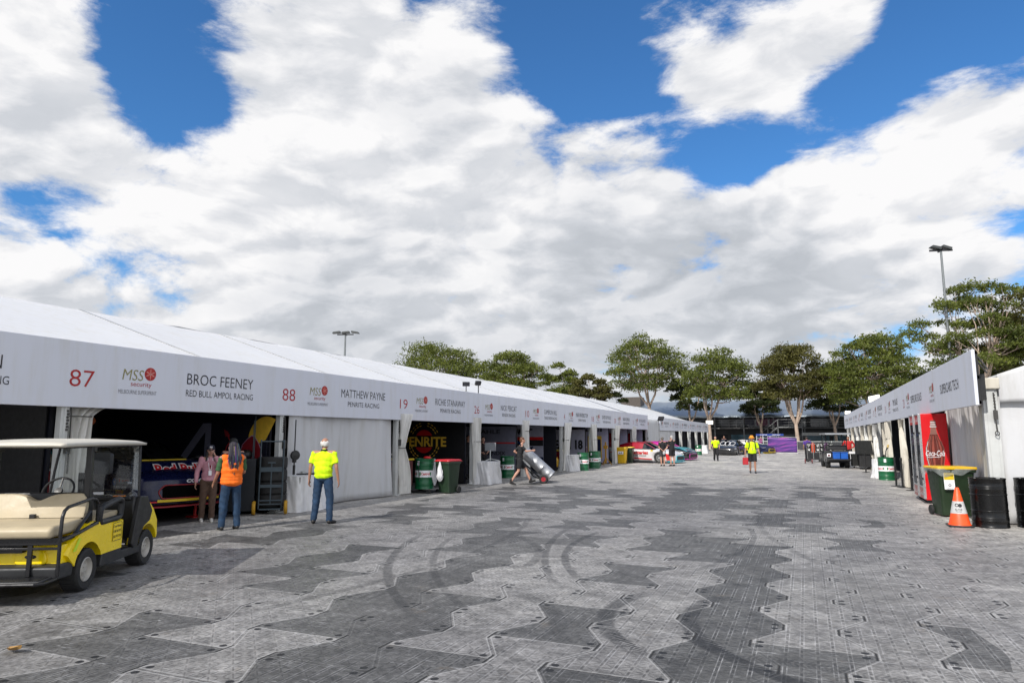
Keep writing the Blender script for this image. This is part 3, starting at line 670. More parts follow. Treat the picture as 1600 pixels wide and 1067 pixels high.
def panel(name, parent, x0, x1, y, z0, z1, m, th=0.02):
    mb = MB(); mb.box(x0, x1, y-th, y, z0, z1); return mb.build(name, m, parent)
def garage_graphics():
    t = LM
    # bay with the dark blue car: words, big stroke, bull and sun on the partition facing the camera
    p = panel('graphic_panel', t, -16.8, -11.28, 12.29, 0.05, 2.6, mat('navy_graphic', (0.006, 0.007, 0.018), 0.6, var=0.2))
    yy = 12.262
    mb = MB(); write(mb, 'GIVES YOU WINGS', (-12.62, yy, 2.27), X, Z, 0.09, width=0.68, thin=0.012, lift=0.002); mb.build('slogan', mat('grey_print', (0.42, 0.44, 0.52), 0.6), p)
    mb = MB()
    flat(mb, [(-14.15, 0.95), (-13.25, 2.0), (-12.98, 2.0), (-12.98, 0.95), (-13.16, 0.95), (-13.16, 1.80), (-13.9, 0.95)], (0, yy, 0), X, Z, 0, 0.004)
    mb.build('big_stroke', mat('slate_print', (0.20, 0.205, 0.29), 0.6, var=0.1), p)
    mb = MB(); ring(mb, (-11.30, yy, 1.62), X, Z, 0.0, 0.52, 60, 205, 24, 0, 0.003); mb.build('sun_disc', GOLDP, p)
    bull = [(-12.05, 1.15), (-12.02, 1.35), (-11.98, 1.5), (-11.85, 1.62), (-11.72, 1.70), (-11.62, 1.66), (-11.5, 1.52), (-11.42, 1.35), (-11.38, 1.1), (-11.45, 1.0), (-11.55, 1.18), (-11.66, 1.05), (-11.78, 1.2), (-11.9, 1.0)]
    mb = MB(); flat(mb, [(a*1.0, b_) for a, b_ in [(x+(x+11.72)*0.05, z+(z-1.35)*0.05) for x, z in bull]], (0, yy, 0), X, Z, 1, 0.005)
    flat(mb, bull, (0, yy, 0), X, Z, 0, 0.008)
    tail = [(-12.05, 1.28), (-12.3, 1.20), (-12.5, 1.30), (-12.46, 1.45), (-12.36, 1.58), (-12.44, 1.70), (-12.53, 1.80)]
    mb.tube([(a, yy-0.01, b_) for a, b_ in tail], 0.016, 6)
    flat(mb, [(-12.58, 1.86), (-12.52, 1.68), (-12.37, 1.70), (-12.44, 1.80)], (0, yy, 0), X, Z, 0, 0.006)
    mb.build('bull_emblem', [DREDP, mat('lilac_outline', (0.55, 0.36, 0.52), 0.6)], p)
    # penrite backdrop
    p = panel('graphic_panel', t, -16.5, -11.28, 22.14, 0.05, 2.6, mat('black_graphic', (0.006, 0.006, 0.007), 0.6, var=0.2))
    yy = 22.112; cx, cz = -12.92, 1.50
    mb = MB(); disc(mb, (cx, yy, cz), X, Z, 0.40, 0.42, 32, 1, 0.003)
    mb.add([(cx-0.45, yy-0.006, cz-0.21), (cx+0.45, yy-0.006, cz-0.21), (cx+0.45, yy-0.006, cz+0.21), (cx-0.45, yy-0.006, cz+0.21)], [(0, 1, 2, 3)], None, 2)
    write(mb, 'PENRITE', (cx+.03, yy, cz-0.17), X, Z, 0.33, width=1.80, thin=0.03, mi=0, lift=0.010)
    for sgn in (-1, 1):
        for k in range(11):
            a = R(-62+k*13.5); rr = 0.60
            if -0.10 < math.sin(a)*rr < -0.02: pass
            c = Vector((cx+sgn*rr*math.cos(a), yy, cz+rr*1.05*math.sin(a)))
            if abs(c.z-cz) < 0.23: continue
            tx = Vector((-sgn*math.sin(a), 0, math.cos(a))); nx = Vector((tx.z, 0, -tx.x))
            for w in (-1, 1):
                q = c+nx*w*0.045
                mb.add([tuple(q-tx*0.06+Vector((0, -.003, 0))), tuple(q+nx*0.028*w+Vector((0, -.003, 0))), tuple(q+tx*0.07+Vector((0, -.003, 0))), tuple(q-nx*0.02*w+Vector((0, -.003, 0)))], [(0, 1, 2, 3)], None, 0)
    mb.build('penrite_sign', [GOLDP, REDP, mat('black_graphic', (0, 0, 0))], p)
    GP = mat('grey_graphic', (0.15, 0.152, 0.20), 0.6, var=0.12)
    # grey panels with a red line
    p = panel('graphic_panel', t, -16.5, -11.28, 26.94, 0.05, 2.10, GP)
    mb = MB(); write(mb, 'MAHLE', (-12.6, 26.912, 1.80), X, Z, 0.16, width=1.2, thin=0.02); write(mb, 'BENDIX', (-12.2, 26.912, 0.9), X, Z, 0.15, width=0.9, thin=0.02)
    mb.build('panel_lettering', BLK, p)
    mb = MB(); mb.box(-16.4, -11.3, 26.905, 26.915, 1.38, 1.43); mb.build('red_line', REDP, p)
    LG = mat('pale_graphic', (0.38, 0.38, 0.47), 0.6, var=0.08)
    p = panel('graphic_panel', t, -13.9, -11.9, 31.94, 0.45, 2.2, LG)
    mb = MB(); write(mb, 'mgear', (-13.0, 31.912, 1.88), X, Z, 0.24, width=1.1, thin=0.04, shear=0.3, mi=0, lift=0.006)
    mb.box(-13.9, -11.9, 31.900, 31.915, 1.50, 1.65); mb.mi[-6:] = [1]*6
    mb.box(-13.9, -11.9, 31.898, 31.915, 1.22, 1.50); mb.mi[-6:] = [0]*6
    write(mb, 'MSR', (-13.0, 31.895, 1.28), X, Z, 0.16, width=0.8, thin=0.03, shear=0.3, mi=3, lift=0.006)
    mb.box(-13.9, -11.9, 31.900, 31.915, 0.45, 0.68); mb.mi[-6:] = [2]*6
    flat(mb, [(-13.1, 0.8), (-12.5, 1.18), (-12.4, 1.18), (-12.7, 0.8), (-12.85, 0.8), (-12.75, 0.9), (-13.0, 0.86)], (0, 31.90, 0), X, Z, 2, 0.006)
    mb.build('panel_print', [BLK, REDP, NAVY, BLUEP], p)
    p = panel('graphic_panel', t, -16.5, -11.28, 36.88, 0.05, 2.05, LG)
    mb = MB(); write(mb, 'TEAM 18', (-12.4, 36.852, 1.0), X, Z, 0.45, width=2.0, thin=0.05); mb.build('panel_lettering', BLK, p)
    p = panel('graphic_panel', t, -16.5, -11.28, 41.83, 0.05, 2.3, mat('lilac_graphic', (0.45, 0.44, 0.60), 0.6, var=0.08))
    mb = MB(); write(mb, 'TEAM 18', (-12.3, 41.80, 1.98), X, Z, 0.20, width=1.3, thin=0.04); mb.build('panel_lettering', BLK, p)
    mb = MB(); mb.box(-12.6, -11.7, 41.795, 41.81, 0.3, 1.7); mb.box(-12.35, -11.75, 41.78, 41.796, 0.3, 1.5); mb.mi[-6:] = [1]*6; mb.build('doorway_print', [GOLDP, NAVY], p)
    for yy, c in ((46.83, DREDP), (51.62, DREDP)):
        p = panel('graphic_panel', t, -16.5, -11.28, yy, 0.05, 2.3, mat('lilac_graphic', (0, 0, 0)))
        mb = MB(); mb.box(-15.5, -11.8, yy-0.04, yy-0.02, 0.2, 1.9); mb.build('graphic_print', c, p)
    # first bay, words far inside
    p = panel('graphic_panel', t, -16.8, -11.28, 7.29, 0.05, 2.6, mat('black_graphic', (0, 0, 0)))
    mb = MB(); write(mb, 'JOIN THE MOVEMENT', (-13.6, 7.262, 1.9), X, Z, 0.06, width=1.0, thin=0.01); write(mb, 'BULL', (-12.9, 7.262, 1.25), X, Z, 0.28, width=0.9, thin=0.03, shear=0.25)
    mb.build('panel_lettering', mat('slate_print2', (0.34, 0.34, 0.36), 0.6), p)
garage_graphics()

def second_marquee():
    t = thing('marquee', 'farther white marquee with a short lettered banner, beyond the gap in the left row', 'marquee', (0, 0, 0))
    bays = [56.5, 61.6, 66.7, 71.8, 76.9, 82.0, 87.1]
    marquee_roof(t, -11.5, -18.15, -24.8, 2.95, 5.10, bays)
    fb = fascia(t, -10.88, 1, 56.55, 87.2, 2.15, 3.22)
    nm = ['MACAULEY JONES', 'JACK SMITH', 'ANDRE HEIMGARTNER', 'JAXON EVANS', 'JAMES COURTNEY', 'THOMAS RANDLE']
    for k in range(6):
        mb = MB(); write(mb, nm[k], (-10.88, bays[k]+2.9, 2.66), Y, Z, 0.22, width=2.1, thin=0.0, lift=0.004); write(mb, 'RACING TEAM', (-10.88, bays[k]+2.9, 2.44), Y, Z, 0.12, width=1.3, thin=-0.01, lift=0.004)
        mb.build('driver_lettering', BLK, fb)
        mb = MB(); mss_logo(mb, (-10.88, bays[k]+1.0, 2.64), Y, 0.95, 1.0); mb.build('sponsor_logo', LOGOM, fb)
        mb = MB(); write(mb, str([96, 12, 8, 50, 7, 55][k]), (-10.88, bays[k]+4.8, 2.5), Y, Z, 0.275, width=0.38, thin=-0.012, lift=0.004); mb.build('race_number', REDL, fb)
    for k, yv in enumerate(bays): post(t, -11.0, yv, 2.6, strap=False)
    for k, yv in enumerate(bays[2:-1]): curtain(t, -10.93, yv+0.1, -10.93, yv+1.2, 2.3, 1.5, 0.9, 0.55, 0.9 if k % 2 else 0.55, seed=30+k, folds=5, lean=0.3 if k % 2 else -0.3)
    mb = MB(); mb.grid(lambda u, v: (-10.99+0.02*math.sin(u*60), 56.6+7.5*u, 0.02+2.3*v), 50, 6); mb.build('bay_wall', WHITE, t, fix=False, smooth=80, solid=0.01)
    mb = MB(); mb.box(-17.1, -17.0, 56.5, 87, 0.01, 3.9); mb.build('rear_wall', DKPANEL, t)
    mb = MB(); mb.box(-17.1, -11.3, 56.6, 87, 2.5, 2.55); mb.build('dark_lining', DKPANEL, t)
    for yv in bays[2:]:
        mb = MB(); mb.box(-17.0, -11.3, yv-0.03, yv+0.03, 0.01, 2.45); mb.build('partition', mat('mid_panel', (0.03, 0.03, 0.04), 0.6), t)
    mb = MB(); mb.grid(lambda u, v: (-11.1-13.5*u, 56.48+0.02*math.sin(u*50), 0.02+(2.7+2.2*(1-abs(2*u-1)))*v), 40, 6); mb.build('gable_wall', WHITE, t, fix=False, smooth=80, solid=0.01)
second_marquee()

def right_marquee():
    t = thing('marquee', 'white marquee on the right with tied cream curtains under its long banner', 'marquee', (0, 0, 0))
    y0, y1 = 16.35, 62.0
    bays = [16.35+4.57*k for k in range(11)]
    marquee_roof(t, 3.42, 9.6, 15.8, 2.80, 4.92, bays)
    fb = fascia(t, 3.0, -1, 15.35, 62.0, 2.28, 3.33)
    rows = [('SUPERCARS TECH', None, 17.78, 20.05), ('SUPERCARS SCALES', None, 22.75, 24.45), ('TIM SLADE', 'PREMIAIR RACING', 27.7, 29.6), ('JAMES GOLDING', 'PREMIAIR RACING', 33.2, 35.2), ('CHAZ MOSTERT', 'MOBIL ONE RACING', 38.3, 40.2),
            ('RYAN WOOD', 'MOBIL ONE RACING', 43.3, 45.2), ('CAM WATERS', 'MONSTER RACING', 48.3, 50.2), ('WILL DAVISON', 'SHELL RACING', 53.2, 55.0), ('ANTON DE PASQUALE', 'SHELL RACING', 58.0, 60.2)]
    for k, (nm, tm, yc, yl) in enumerate(rows):
        mb = MB(); write(mb, nm, (3.0, yc, 2.68 if not tm else 2.78), -Y, Z, 0.21, width=min(2.1, 0.155*len(nm)), thin=-0.004, lift=0.004)
        if tm: write(mb, tm, (3.0, yc, 2.56), -Y, Z, 0.12, width=1.6, thin=-0.015, lift=0.004)
        mb.build('lettering', BLK, fb)
        mb = MB(); mss_logo(mb, (3.0, yl, 2.76), -Y, 0.9, 1.0); mb.build('sponsor_logo', LOGOM, fb)
        if tm:
            mb = MB(); write(mb, str([23, 31, 25, 2, 6, 17, 11][k-2]), (3.0, yc-2.3, 2.60), -Y, Z, 0.27, width=0.36, thin=-0.012, lift=0.004); mb.build('race_number', REDL, fb)
    # arms carrying the free end of the banner
    mb = MB()
    mb.tube([(3.12, 15.6, 3.15), (3.40, 16.2, 2.95)], 0.018, 8); mb.box(3.14, 3.30, 15.9, 16.15, 2.40, 2.90)
    mb.tube([(3.12, 15.45, 3.2), (3.42, 16.22, 3.02)], 0.018, 8)
    mb.build('banner_arm', BLACK, t, bevel=0.005)
    # corner post, gable wall with its eave valance
    mb = MB(); mb.box(3.29, 3.54, 16.2, 16.36, 0.01, 2.75); mb.box(3.34, 3.49, 16.185, 16.20, 0.1, 2.6); mb.build('corner_post', GREYP, t, bevel=0.008)
    mb = MB()
    mb.tube([(3.46, 16.13, 2.55), (3.47, 16.12, 2.3), (3.46, 16.12, 2.0), (3.47, 16.12, 1.78)], 0.014, 6)
    for k in range(8): mb.ball((3.465, 16.12, 2.5-k*0.06), 0.022, 6, 4)
    mb.box(3.43, 3.50, 16.09, 16.14, 2.02, 2.2)
    mb.tube([(3.465+0.035*math.cos(a), 16.12, 1.75+0.045*math.sin(a)) for a in np.linspace(0, 6.28, 11)], 0.009, 5)
    mb.build('ratchet_strap', STRAP, t)
    def gab(u, v):
        x = 3.55+12.2*u; top = 2.80+0.342*(min(x, 9.6)-3.42)-0.342*max(0, x-9.6)
        return (x, 16.30+0.008*math.sin(u*60)+0.004*math.sin(u*143+v*3), 0.02+(top-0.04)*v)
    mb = MB(); mb.grid(gab, 110, 14); mb.build('gable_wall', WHITE, t, fix=False, smooth=80, solid=0.01)
    mb = MB()
    def val(u, v):
        x = 3.56+12.2*u; top = 2.86+0.342*(min(x, 9.6)-3.42)-0.342*max(0, x-9.6)
        bot = 2.36
        return (x, 16.17-0.02*math.sin(v*3)+0.01*math.sin(u*80), bot+(top-bot)*v)
    mb.grid(val, 80, 8); mb.build('valance', WHITE, t, fix=False, smooth=80, solid=0.008)
    mb = MB(); mb.box(3.28, 3.58, 16.12, 16.30, 2.62, 2.84); mb.build('corner_bracket', CREAM, t, bevel=0.02)
    # translucent side curtain next to the drink fridges
    sc = cloth_mat('sheer_curtain', (0.74, 0.72, 0.73), dirt=0.15, wr=0.003, sc=4, transl=0.30)
    def sh(u, v):
        return (3.42+0.018*math.sin(u*110)+0.010*math.sin(u*191+v*2)+0.03*math.sin(u*21+v), 16.45+4.6*u, 0.02+2.55*v)
    mb = MB(); mb.grid(sh, 150, 10); mb.build('sheer_curtain', sc, t, fix=False, smooth=80)
    def ed(u, v): return (3.30-0.03*u+0.008*math.sin(v*15), 16.36+0.16*u+0.01*math.sin(v*11+u*3), 0.02+2.3*v)
    mb = MB(); mb.grid(ed, 8, 40); mb.build('curtain_edge', CREAM, t, fix=False, smooth=80, solid=0.01)
    for k, yv in enumerate(bays[1:]): post(t, 3.46, yv, 2.75, strap=False)
    # tied cream curtains
    curtain(t, 3.05, 27.2, 3.05, 26.0, 2.25, 1.95, 0.5, 0.22, 1.15, m=CREAM, seed=50, folds=5, lean=0.1)
    curtain(t, 3.05, 31.6, 3.05, 30.0, 2.25, 1.6, 0.7, 0.75, 0.9, m=CREAM, seed=51, folds=6, lean=0.15)
    curtain(t, 3.15, 33.8, 3.15, 32.4, 2.25, 1.3, 0.5, 0.40, 0.55, m=CREAM, seed=52, folds=5, lean=0.1)
    for k, yv in enumerate((36.8, 39.6, 42.2, 45.0, 49.0, 54.0, 59.0)):
        curtain(t, 3.1, yv+0.9, 3.1, yv-0.3, 2.25, 1.7, 1.1-0.1*(k % 3), 0.6, 1.0-0.15*(k % 2), m=CREAM if k % 2 else CURT, seed=60+k, folds=5, lean=0.35 if k % 2 else 0.1)
    mb = MB(); mb.box(9.0, 9.1, 16.5, 62, 0.01, 2.9); mb.box(3.9, 9.1, 16.5, 61.8, 2.62, 2.66); mb.build('dark_lining', DKPANEL, t)
    for yv in bays[2:]:
        mb = MB(); mb.box(3.9, 9.0, yv-0.03, yv+0.03, 0.01, 2.6); mb.build('partition', DKPANEL, t)
    mb = MB(); mb.box(4.0, 6.0, 25.2, 25.3, 0.2, 2.2); mb.build('graphic_panel', mat('maroon_graphic', (0.10, 0.015, 0.02), 0.6, var=0.3), t)
right_marquee()
# ------------------------------------------------------------------ people
def cap(mb, a, b, ra, rb, n=10):
    mb.tube([a, b], [ra, rb], n); mb.ball(a, ra, n, 7); mb.ball(b, rb, n, 7)
def blob(mb, name, m, parent, vox, rnd=0.0, smooth=4):
    o = mb.build(name, m, parent, fix=False, smooth=0)
    md = o.modifiers.new('r', 'REMESH'); md.mode = 'VOXEL'; md.voxel_size = vox
    ms = o.modifiers.new('s', 'SMOOTH'); ms.iterations = smooth; ms.factor = 0.5
    bake(o)
    me = o.data
    if rnd > 0 and len(me.vertices):
        co = np.empty(len(me.vertices)*3); me.vertices.foreach_get('co', co); co = co.reshape(-1, 3)
        no = np.empty(len(me.vertices)*3); me.vertex_normals.foreach_get('vector', no); no = no.reshape(-1, 3)
        f = np.abs(np.sin(co[:, 2]*26+co[:, 0]*13+2.5*np.sin(co[:, 0]*9+co[:, 1]*11)))*-1.0+0.5+np.sin(co[:, 2]*15-co[:, 0]*31+co[:, 1]*23)*0.5+np.sin(co[:, 2]*63+co[:, 0]*40)*0.18
        co += no*(f*rnd)[:, None]; me.vertices.foreach_set('co', co.ravel()); me.update()
    me.materials.clear(); me.materials.append(m)
    me.polygons.foreach_set('use_smooth', [True]*len(me.polygons))
    return o
SKIN = {'fair': mat('fair_skin', (0.46, 0.25, 0.18), 0.5, var=0.08), 'tan': mat('tanned_skin', (0.34, 0.17, 0.11), 0.5, var=0.08)}
def cl(n, c, r=0.85): return mat(n, c, r, var=0.12, scale=9, bump=0.004, bscale=22)
JEANS = mat('blue_denim', (0.012, 0.036, 0.080), 0.85, var=0.40, scale=7, bump=0.005, bscale=26)
HIVIS = cl('yellow_hivis', (0.58, 0.86, 0.0)); BTEE = cl('black_cotton', (0.010, 0.010, 0.012)); SHOE = mat('dark_shoe', (0.012, 0.011, 0.011), 0.5)
def V3(t): return Vector(t)

def person(label, loc, face, h=1.7, skin='fair', pose=None, shirt=None, sleeve=0.62, legs=None, leglen=1.0, shoes=None, hair=None, hairm=None, belly=0.0,
           vox=0.012, wide=1.0, female=False, group=None, socks=None):
    """figure facing +Y in its own frame; face = compass heading of the gaze in degrees (0 = +Y, clockwise)"""
    J = {'pel': (0, 0, .53), 'waist': (0, 0, .61), 'chest': (0, .0, .735), 'neck': (0, -.004, .835), 'head': (0, .014, .926),
         'shL': (-.108, 0, .808), 'elL': (-.140, -.012, .632), 'wrL': (-.150, .022, .487), 'shR': (.108, 0, .808), 'elR': (.140, -.012, .632), 'wrR': (.150, .022, .487),
         'hiL': (-.053, 0, .515), 'knL': (-.062, .012, .283), 'anL': (-.068, -.008, .048), 'hiR': (.053, 0, .515), 'knR': (.062, .012, .283), 'anR': (.068, -.008, .048)}
    fwdL = fwdR = None
    if pose: J.update({k: v for k, v in pose.items() if k in J})
    P = {k: V3(v)*h for k, v in J.items()}
    for k in ('shL', 'shR'): P[k].x *= wide
    s = h/1.72
    mb = MB()
    # torso
    mb.ball(P['chest'], (.152*s*wide, .098*s, .15*s), 14, 10); mb.ball(P['chest']+V3((0, 0, .055*s)), (.165*s*wide, .075*s, .085*s), 14, 8)
    mb.ball(P['waist'], ((.125+belly*.5)*s, (.092+belly)*s, .13*s), 14, 10); mb.ball(P['pel'], ((.148+belly*.25)*s, (.105+belly*.3)*s, .105*s), 14, 10)
    cap(mb, P['neck']-V3((0, 0, .05*s)), P['neck']+(P['head']-P['neck'])*0.5, .058*s, .050*s)
    for q in ('L', 'R'): cap(mb, P['neck']-V3((0, 0, .045*s)), P['sh'+q]+V3((0, 0, .004*s)), .046*s, .050*s)
    # head, with jaw, nose, ears, brow
    hd = P['head']; hl = Matrix.Identity(3)
    tilt = pose.get('tilt', 0) if pose else 0; turn = pose.get('turn', 0) if pose else 0
    HM = Matrix.Translation(hd) @ Matrix.Rotation(R(-turn), 4, 'Z') @ Matrix.Rotation(R(tilt), 4, 'X')
    def hb(c, r): mb.ball((0, 0, 0), tuple(v*s for v in r), 12, 9, HM @ Matrix.Translation(V3(c)*s))
    hb((0, -.012, .025), (.077, .092, .090)); hb((0, .018, -.045), (.058, .068, .068)); hb((0, .045, -.082), (.030, .034, .026))
    hb((0, .094, -.018), (.013, .018, .024)); hb((0, .075, .020), (.045, .020, .014)); hb((0, .076, -.058), (.024, .016, .012))
    for sx in (-1, 1): hb((sx*.079, -.005, -.012), (.010, .018, .028)); hb((sx*.045, .050, -.030), (.022, .024, .022))
    # limbs
    for q in ('L', 'R'):
        cap(mb, P['sh'+q]-V3((0, 0, .01*s)), P['el'+q], .050*s, .037*s); cap(mb, P['el'+q], P['wr'+q], .038*s, .025*s)
        cap(mb, P['hi'+q], P['kn'+q], .082*s, .052*s)
        mid = P['kn'+q].lerp(P['an'+q], .3)+V3((0, -.012*s, 0))
        cap(mb, P['kn'+q], mid, .050*s, .054*s); cap(mb, mid, P['an'+q], .054*s, .034*s)
        # hand: palm, four fingers of unequal length and a thumb from the side
        d = (P['wr'+q]-P['el'+q]).normalized()
        sd = -1 if q == 'L' else 1
        inn = V3((-sd, 0, 0)); inn = (inn-d*inn.dot(d)); inn = inn.normalized() if inn.length > .1 else V3((0, 1, 0))
        sidev = d.cross(inn).normalized()
        if sidev.y < 0: sidev = -sidev
        w0 = P['wr'+q]; pc = w0+d*.048*s
        for t in (-1, -.33, .33, 1): cap(mb, w0+d*.01*s+sidev*t*.016*s, w0+d*.082*s+sidev*t*.028*s, .015*s, .0125*s, 8)
        for t, L in ((-1, .055), (-.33, .072), (.33, .076), (1, .066)):
            a = w0+d*.085*s+sidev*t*.029*s; b = a+(d*.8+inn*.35).normalized()*L*.5*s; c = b+(d*.55+inn*.75).normalized()*L*.5*s
            cap(mb, a, b, .0100*s, .0092*s, 7); cap(mb, b, c, .0092*s, .0080*s, 7)
        a = w0+d*.025*s+sidev*.022*s; b = a+(d*.6+sidev*.8+inn*.3).normalized()*.034*s; c = b+(d*.9+inn*.4+sidev*.2).normalized()*.030*s
        cap(mb, a, b, .0125*s, .0108*s, 7); cap(mb, b, c, .0108*s, .009*s, 7)
        # foot
        fd = pose.get('foot'+q, (0, 1, -.12)) if pose else (0, 1, -.12)
        fd = V3(fd).normalized()
        cap(mb, P['an'+q], P['an'+q]+V3((0, -.03*s, -.035*s)), .036*s, .034*s); cap(mb, P['an'+q]+V3((0, 0, -.040*s)), P['an'+q]+fd*.15*s+V3((0, 0, -.035*s)), .034*s, .028*s)
    body = blob(mb, 'person', SKIN[skin], None, vox, smooth=3)
    body.location = loc; body.rotation_euler = (0, 0, R(-face)); tag(body, label, 'person', group)
    # eyes and mouth
    if vox <= 0.013:
        for sx in (-1, 1):
            e = MB(); e.ball((0, 0, 0), (.011*s, .007*s, .007*s), 8, 6, HM @ Matrix.Translation(V3((sx*.030, .079, .004))*s)); e.build('eye', mat('dark_eye', (0.02, 0.013, 0.01), 0.2), body)
        e = MB(); e.ball((0, 0, 0), (.022*s, .006*s, .005*s), 8, 6, HM @ Matrix.Translation(V3((0, .088, -.058))*s)); e.build('mouth', mat('lip', (0.30, 0.09, 0.08), 0.5), body)
    # trousers or shorts
    if legs:
        mb = MB(); g = .013*s
        mb.ball(P['pel'], ((.150+belly*.25)*s+g, (.107+belly*.3)*s+g, .10*s+g), 14, 10); mb.ball(P['pel']+V3((0, 0, .045*s)), ((.136+belly*.35)*s+g, (.098+belly*.7)*s+g, .06*s), 14, 8)
        for q in ('L', 'R'):
            if leglen >= 1:
                cap(mb, P['hi'+q], P['kn'+q], .088*s+g, .066*s+g, 12)
                mid = P['kn'+q].lerp(P['an'+q], .55)
                cap(mb, P['kn'+q], mid, .066*s+g, .063*s+g*.5, 12); cap(mb, mid, P['an'+q]+V3((0, 0, .012*s)), .063*s+g*.4, .054*s+g, 12)
                mb.ball(P['an'+q]+V3((0, .02*s, .015*s)), (.058*s, .065*s, .035*s), 10, 7)
            else:
                e = P['hi'+q].lerp(P['kn'+q], leglen*1.25); mb.tube([P['hi'+q], P['hi'+q].lerp(e, .5), e], [.090*s+g, .088*s+g, .080*s+g*1.6], 14); mb.ball(P['hi'+q], .090*s+g, 12, 8)
        blob(mb, 'trousers' if leglen >= 1 else 'shorts', legs, body, vox, 0.0055)
    if shirt:
        mb = MB(); g = .016*s
        for q in ('L', 'R'): cap(mb, P['neck']-V3((0, 0, .055*s)), P['sh'+q]-V3((0, 0, .010*s)), .056*s, .050*s)
        mb.ball(P['chest'], (.160*s*wide+g, .104*s+g, .16*s), 16, 10); mb.ball(P['chest']+V3((0, 0, .052*s)), (.162*s*wide+g, .078*s+g, .085*s), 16, 8)
        mb.ball(P['waist'], ((.146+belly*.5)*s+g, (.104+belly)*s+g, .14*s+g), 16, 10)
        for kk in (.25, .75): mb.ball(P['pel'].lerp(P['waist'], kk), ((.150+belly*.45)*s+g, (.106+belly*.75)*s+g, .10*s), 16, 8)
        mb.ball(P['waist'].lerp(P['chest'], .5), ((.150*wide+belly*.3)*s+g, (.104+belly*.5)*s+g, .12*s), 16, 8)
        mb.ball(P['pel']+V3((0, 0, .02*s)), ((.150+belly*.3)*s+g, (.110+belly*.6)*s+g, .085*s), 16, 8)
        cap(mb, P['neck']-V3((0, 0, .06*s)), P['neck']-V3((0, 0, .015*s)), .085*s, .064*s)
        for q in ('L', 'R'):
            mb.ball(P['sh'+q]-V3((0, 0, .006*s)), .045*s+g*.5, 10, 7)
            if sleeve <= 1:
                e = P['sh'+q].lerp(P['el'+q], sleeve); mb.tube([P['sh'+q], e], [.046*s+g*.5, .048*s+g*.8], 12)
            else:
                cap(mb, P['sh'+q], P['el'+q], .056*s+g*.6, .047*s+g*.6, 12); mb.tube([P['el'+q], P['wr'+q]-(P['wr'+q]-P['el'+q])*.06], [.046*s+g*.6, .036*s+g*.6], 12); mb.ball(P['el'+q], .047*s+g*.6, 10, 7)
        blob(mb, 'jacket' if sleeve > 1 else 'shirt', shirt, body, vox, 0.0055)
    for q in ('L', 'R'):
        fd = V3(pose.get('foot'+q, (0, 1, -.12)) if pose else (0, 1, -.12)).normalized()
        mb = MB(); a = P['an'+q]
        cap(mb, a+V3((0, -.028*s, -.035*s)), a+fd*.055*s+V3((0, 0, -.030*s)), .043*s, .045*s); cap(mb, a+fd*.05*s+V3((0, 0, -.035*s)), a+fd*.165*s+V3((0, 0, -.040*s)), .044*s, .036*s)
        if socks == 'boot': cap(mb, a+V3((0, 0, -.01*s)), a+V3((0, 0, .075*s)), .047*s, .048*s)
        else: cap(mb, a+V3((0, 0, -.02*s)), a+V3((0, 0, .0*s)), .042*s, .040*s)
        blob(mb, 'shoe', shoes or SHOE, body, vox)
    body['_h'] = h
    if hair:
        mb = MB()
        def hh(c, r): mb.ball((0, 0, 0), tuple(v*s for v in r), 14, 10, HM @ Matrix.Translation(V3(c)*s))
        if hair == 'short': hh((0, -.022, .038), (.084, .092, .090)); hh((0, -.060, -.020), (.070, .052, .060))
        if hair == 'fringe':
            for k in range(9):
                a = R(180+k*22.5); hh((.066*math.cos(a), -.02+.072*math.sin(a), -.002+.010*math.sin(k*2.1)), (.027, .026, .058))
        if hair == 'long':
            hh((0, -.022, .038), (.086, .094, .090))
            for sx in (-1, 1): cap(mb, tuple(HM @ (V3((sx*.068, -.02, -.0))*s)), tuple(P['chest']+V3((sx*.085*s, .07*s, .0))), .032*s, .028*s)
            hh((0, -.065, -.05), (.072, .045, .10))
        blob(mb, 'hair', hairm, body, vox, 0.004)
    P['HM'] = HM; P['s'] = s; P['body'] = body
    return P
def hat(P, kind, m):
    s = P['s']; HM = P['HM']; mb = MB()
    if kind == 'cap':
        mb.lathe([(.0, .128*s), (.035*s, .124*s), (.066*s, .106*s), (.086*s, .072*s), (.092*s, .032*s), (.088*s, .030*s), (.0, .10*s)], 18, HM @ Matrix.Translation((0, -.012*s, 0)), caps=False)
        br = [(.082*s*math.sin(a), .055*s+.112*s*math.cos(a)**.8, .034*s-.012*math.cos(a)) for a in np.linspace(-1.5, 1.5, 12)]
        b2 = [(x, y, z-.006) for x, y, z in br]; n = len(br)
        mb.add(br+b2, [tuple(range(n)), tuple(range(2*n-1, n-1, -1))]+[(i, i+n, (i+1) % n+n, (i+1) % n) for i in range(n)], HM)
    else:
        mb.lathe([(.0, .135*s), (.06*s, .132*s), (.082*s, .10*s), (.092*s, .045*s), (.145*s, .018*s), (.146*s, .013*s), (.092*s, .035*s), (.0, .10*s)], 22, HM @ Matrix.Translation((0, -.008*s, 0)), caps=False)
    mb.build('hat' if kind != 'cap' else 'cap', m, P['body'], fix=True, smooth=50)

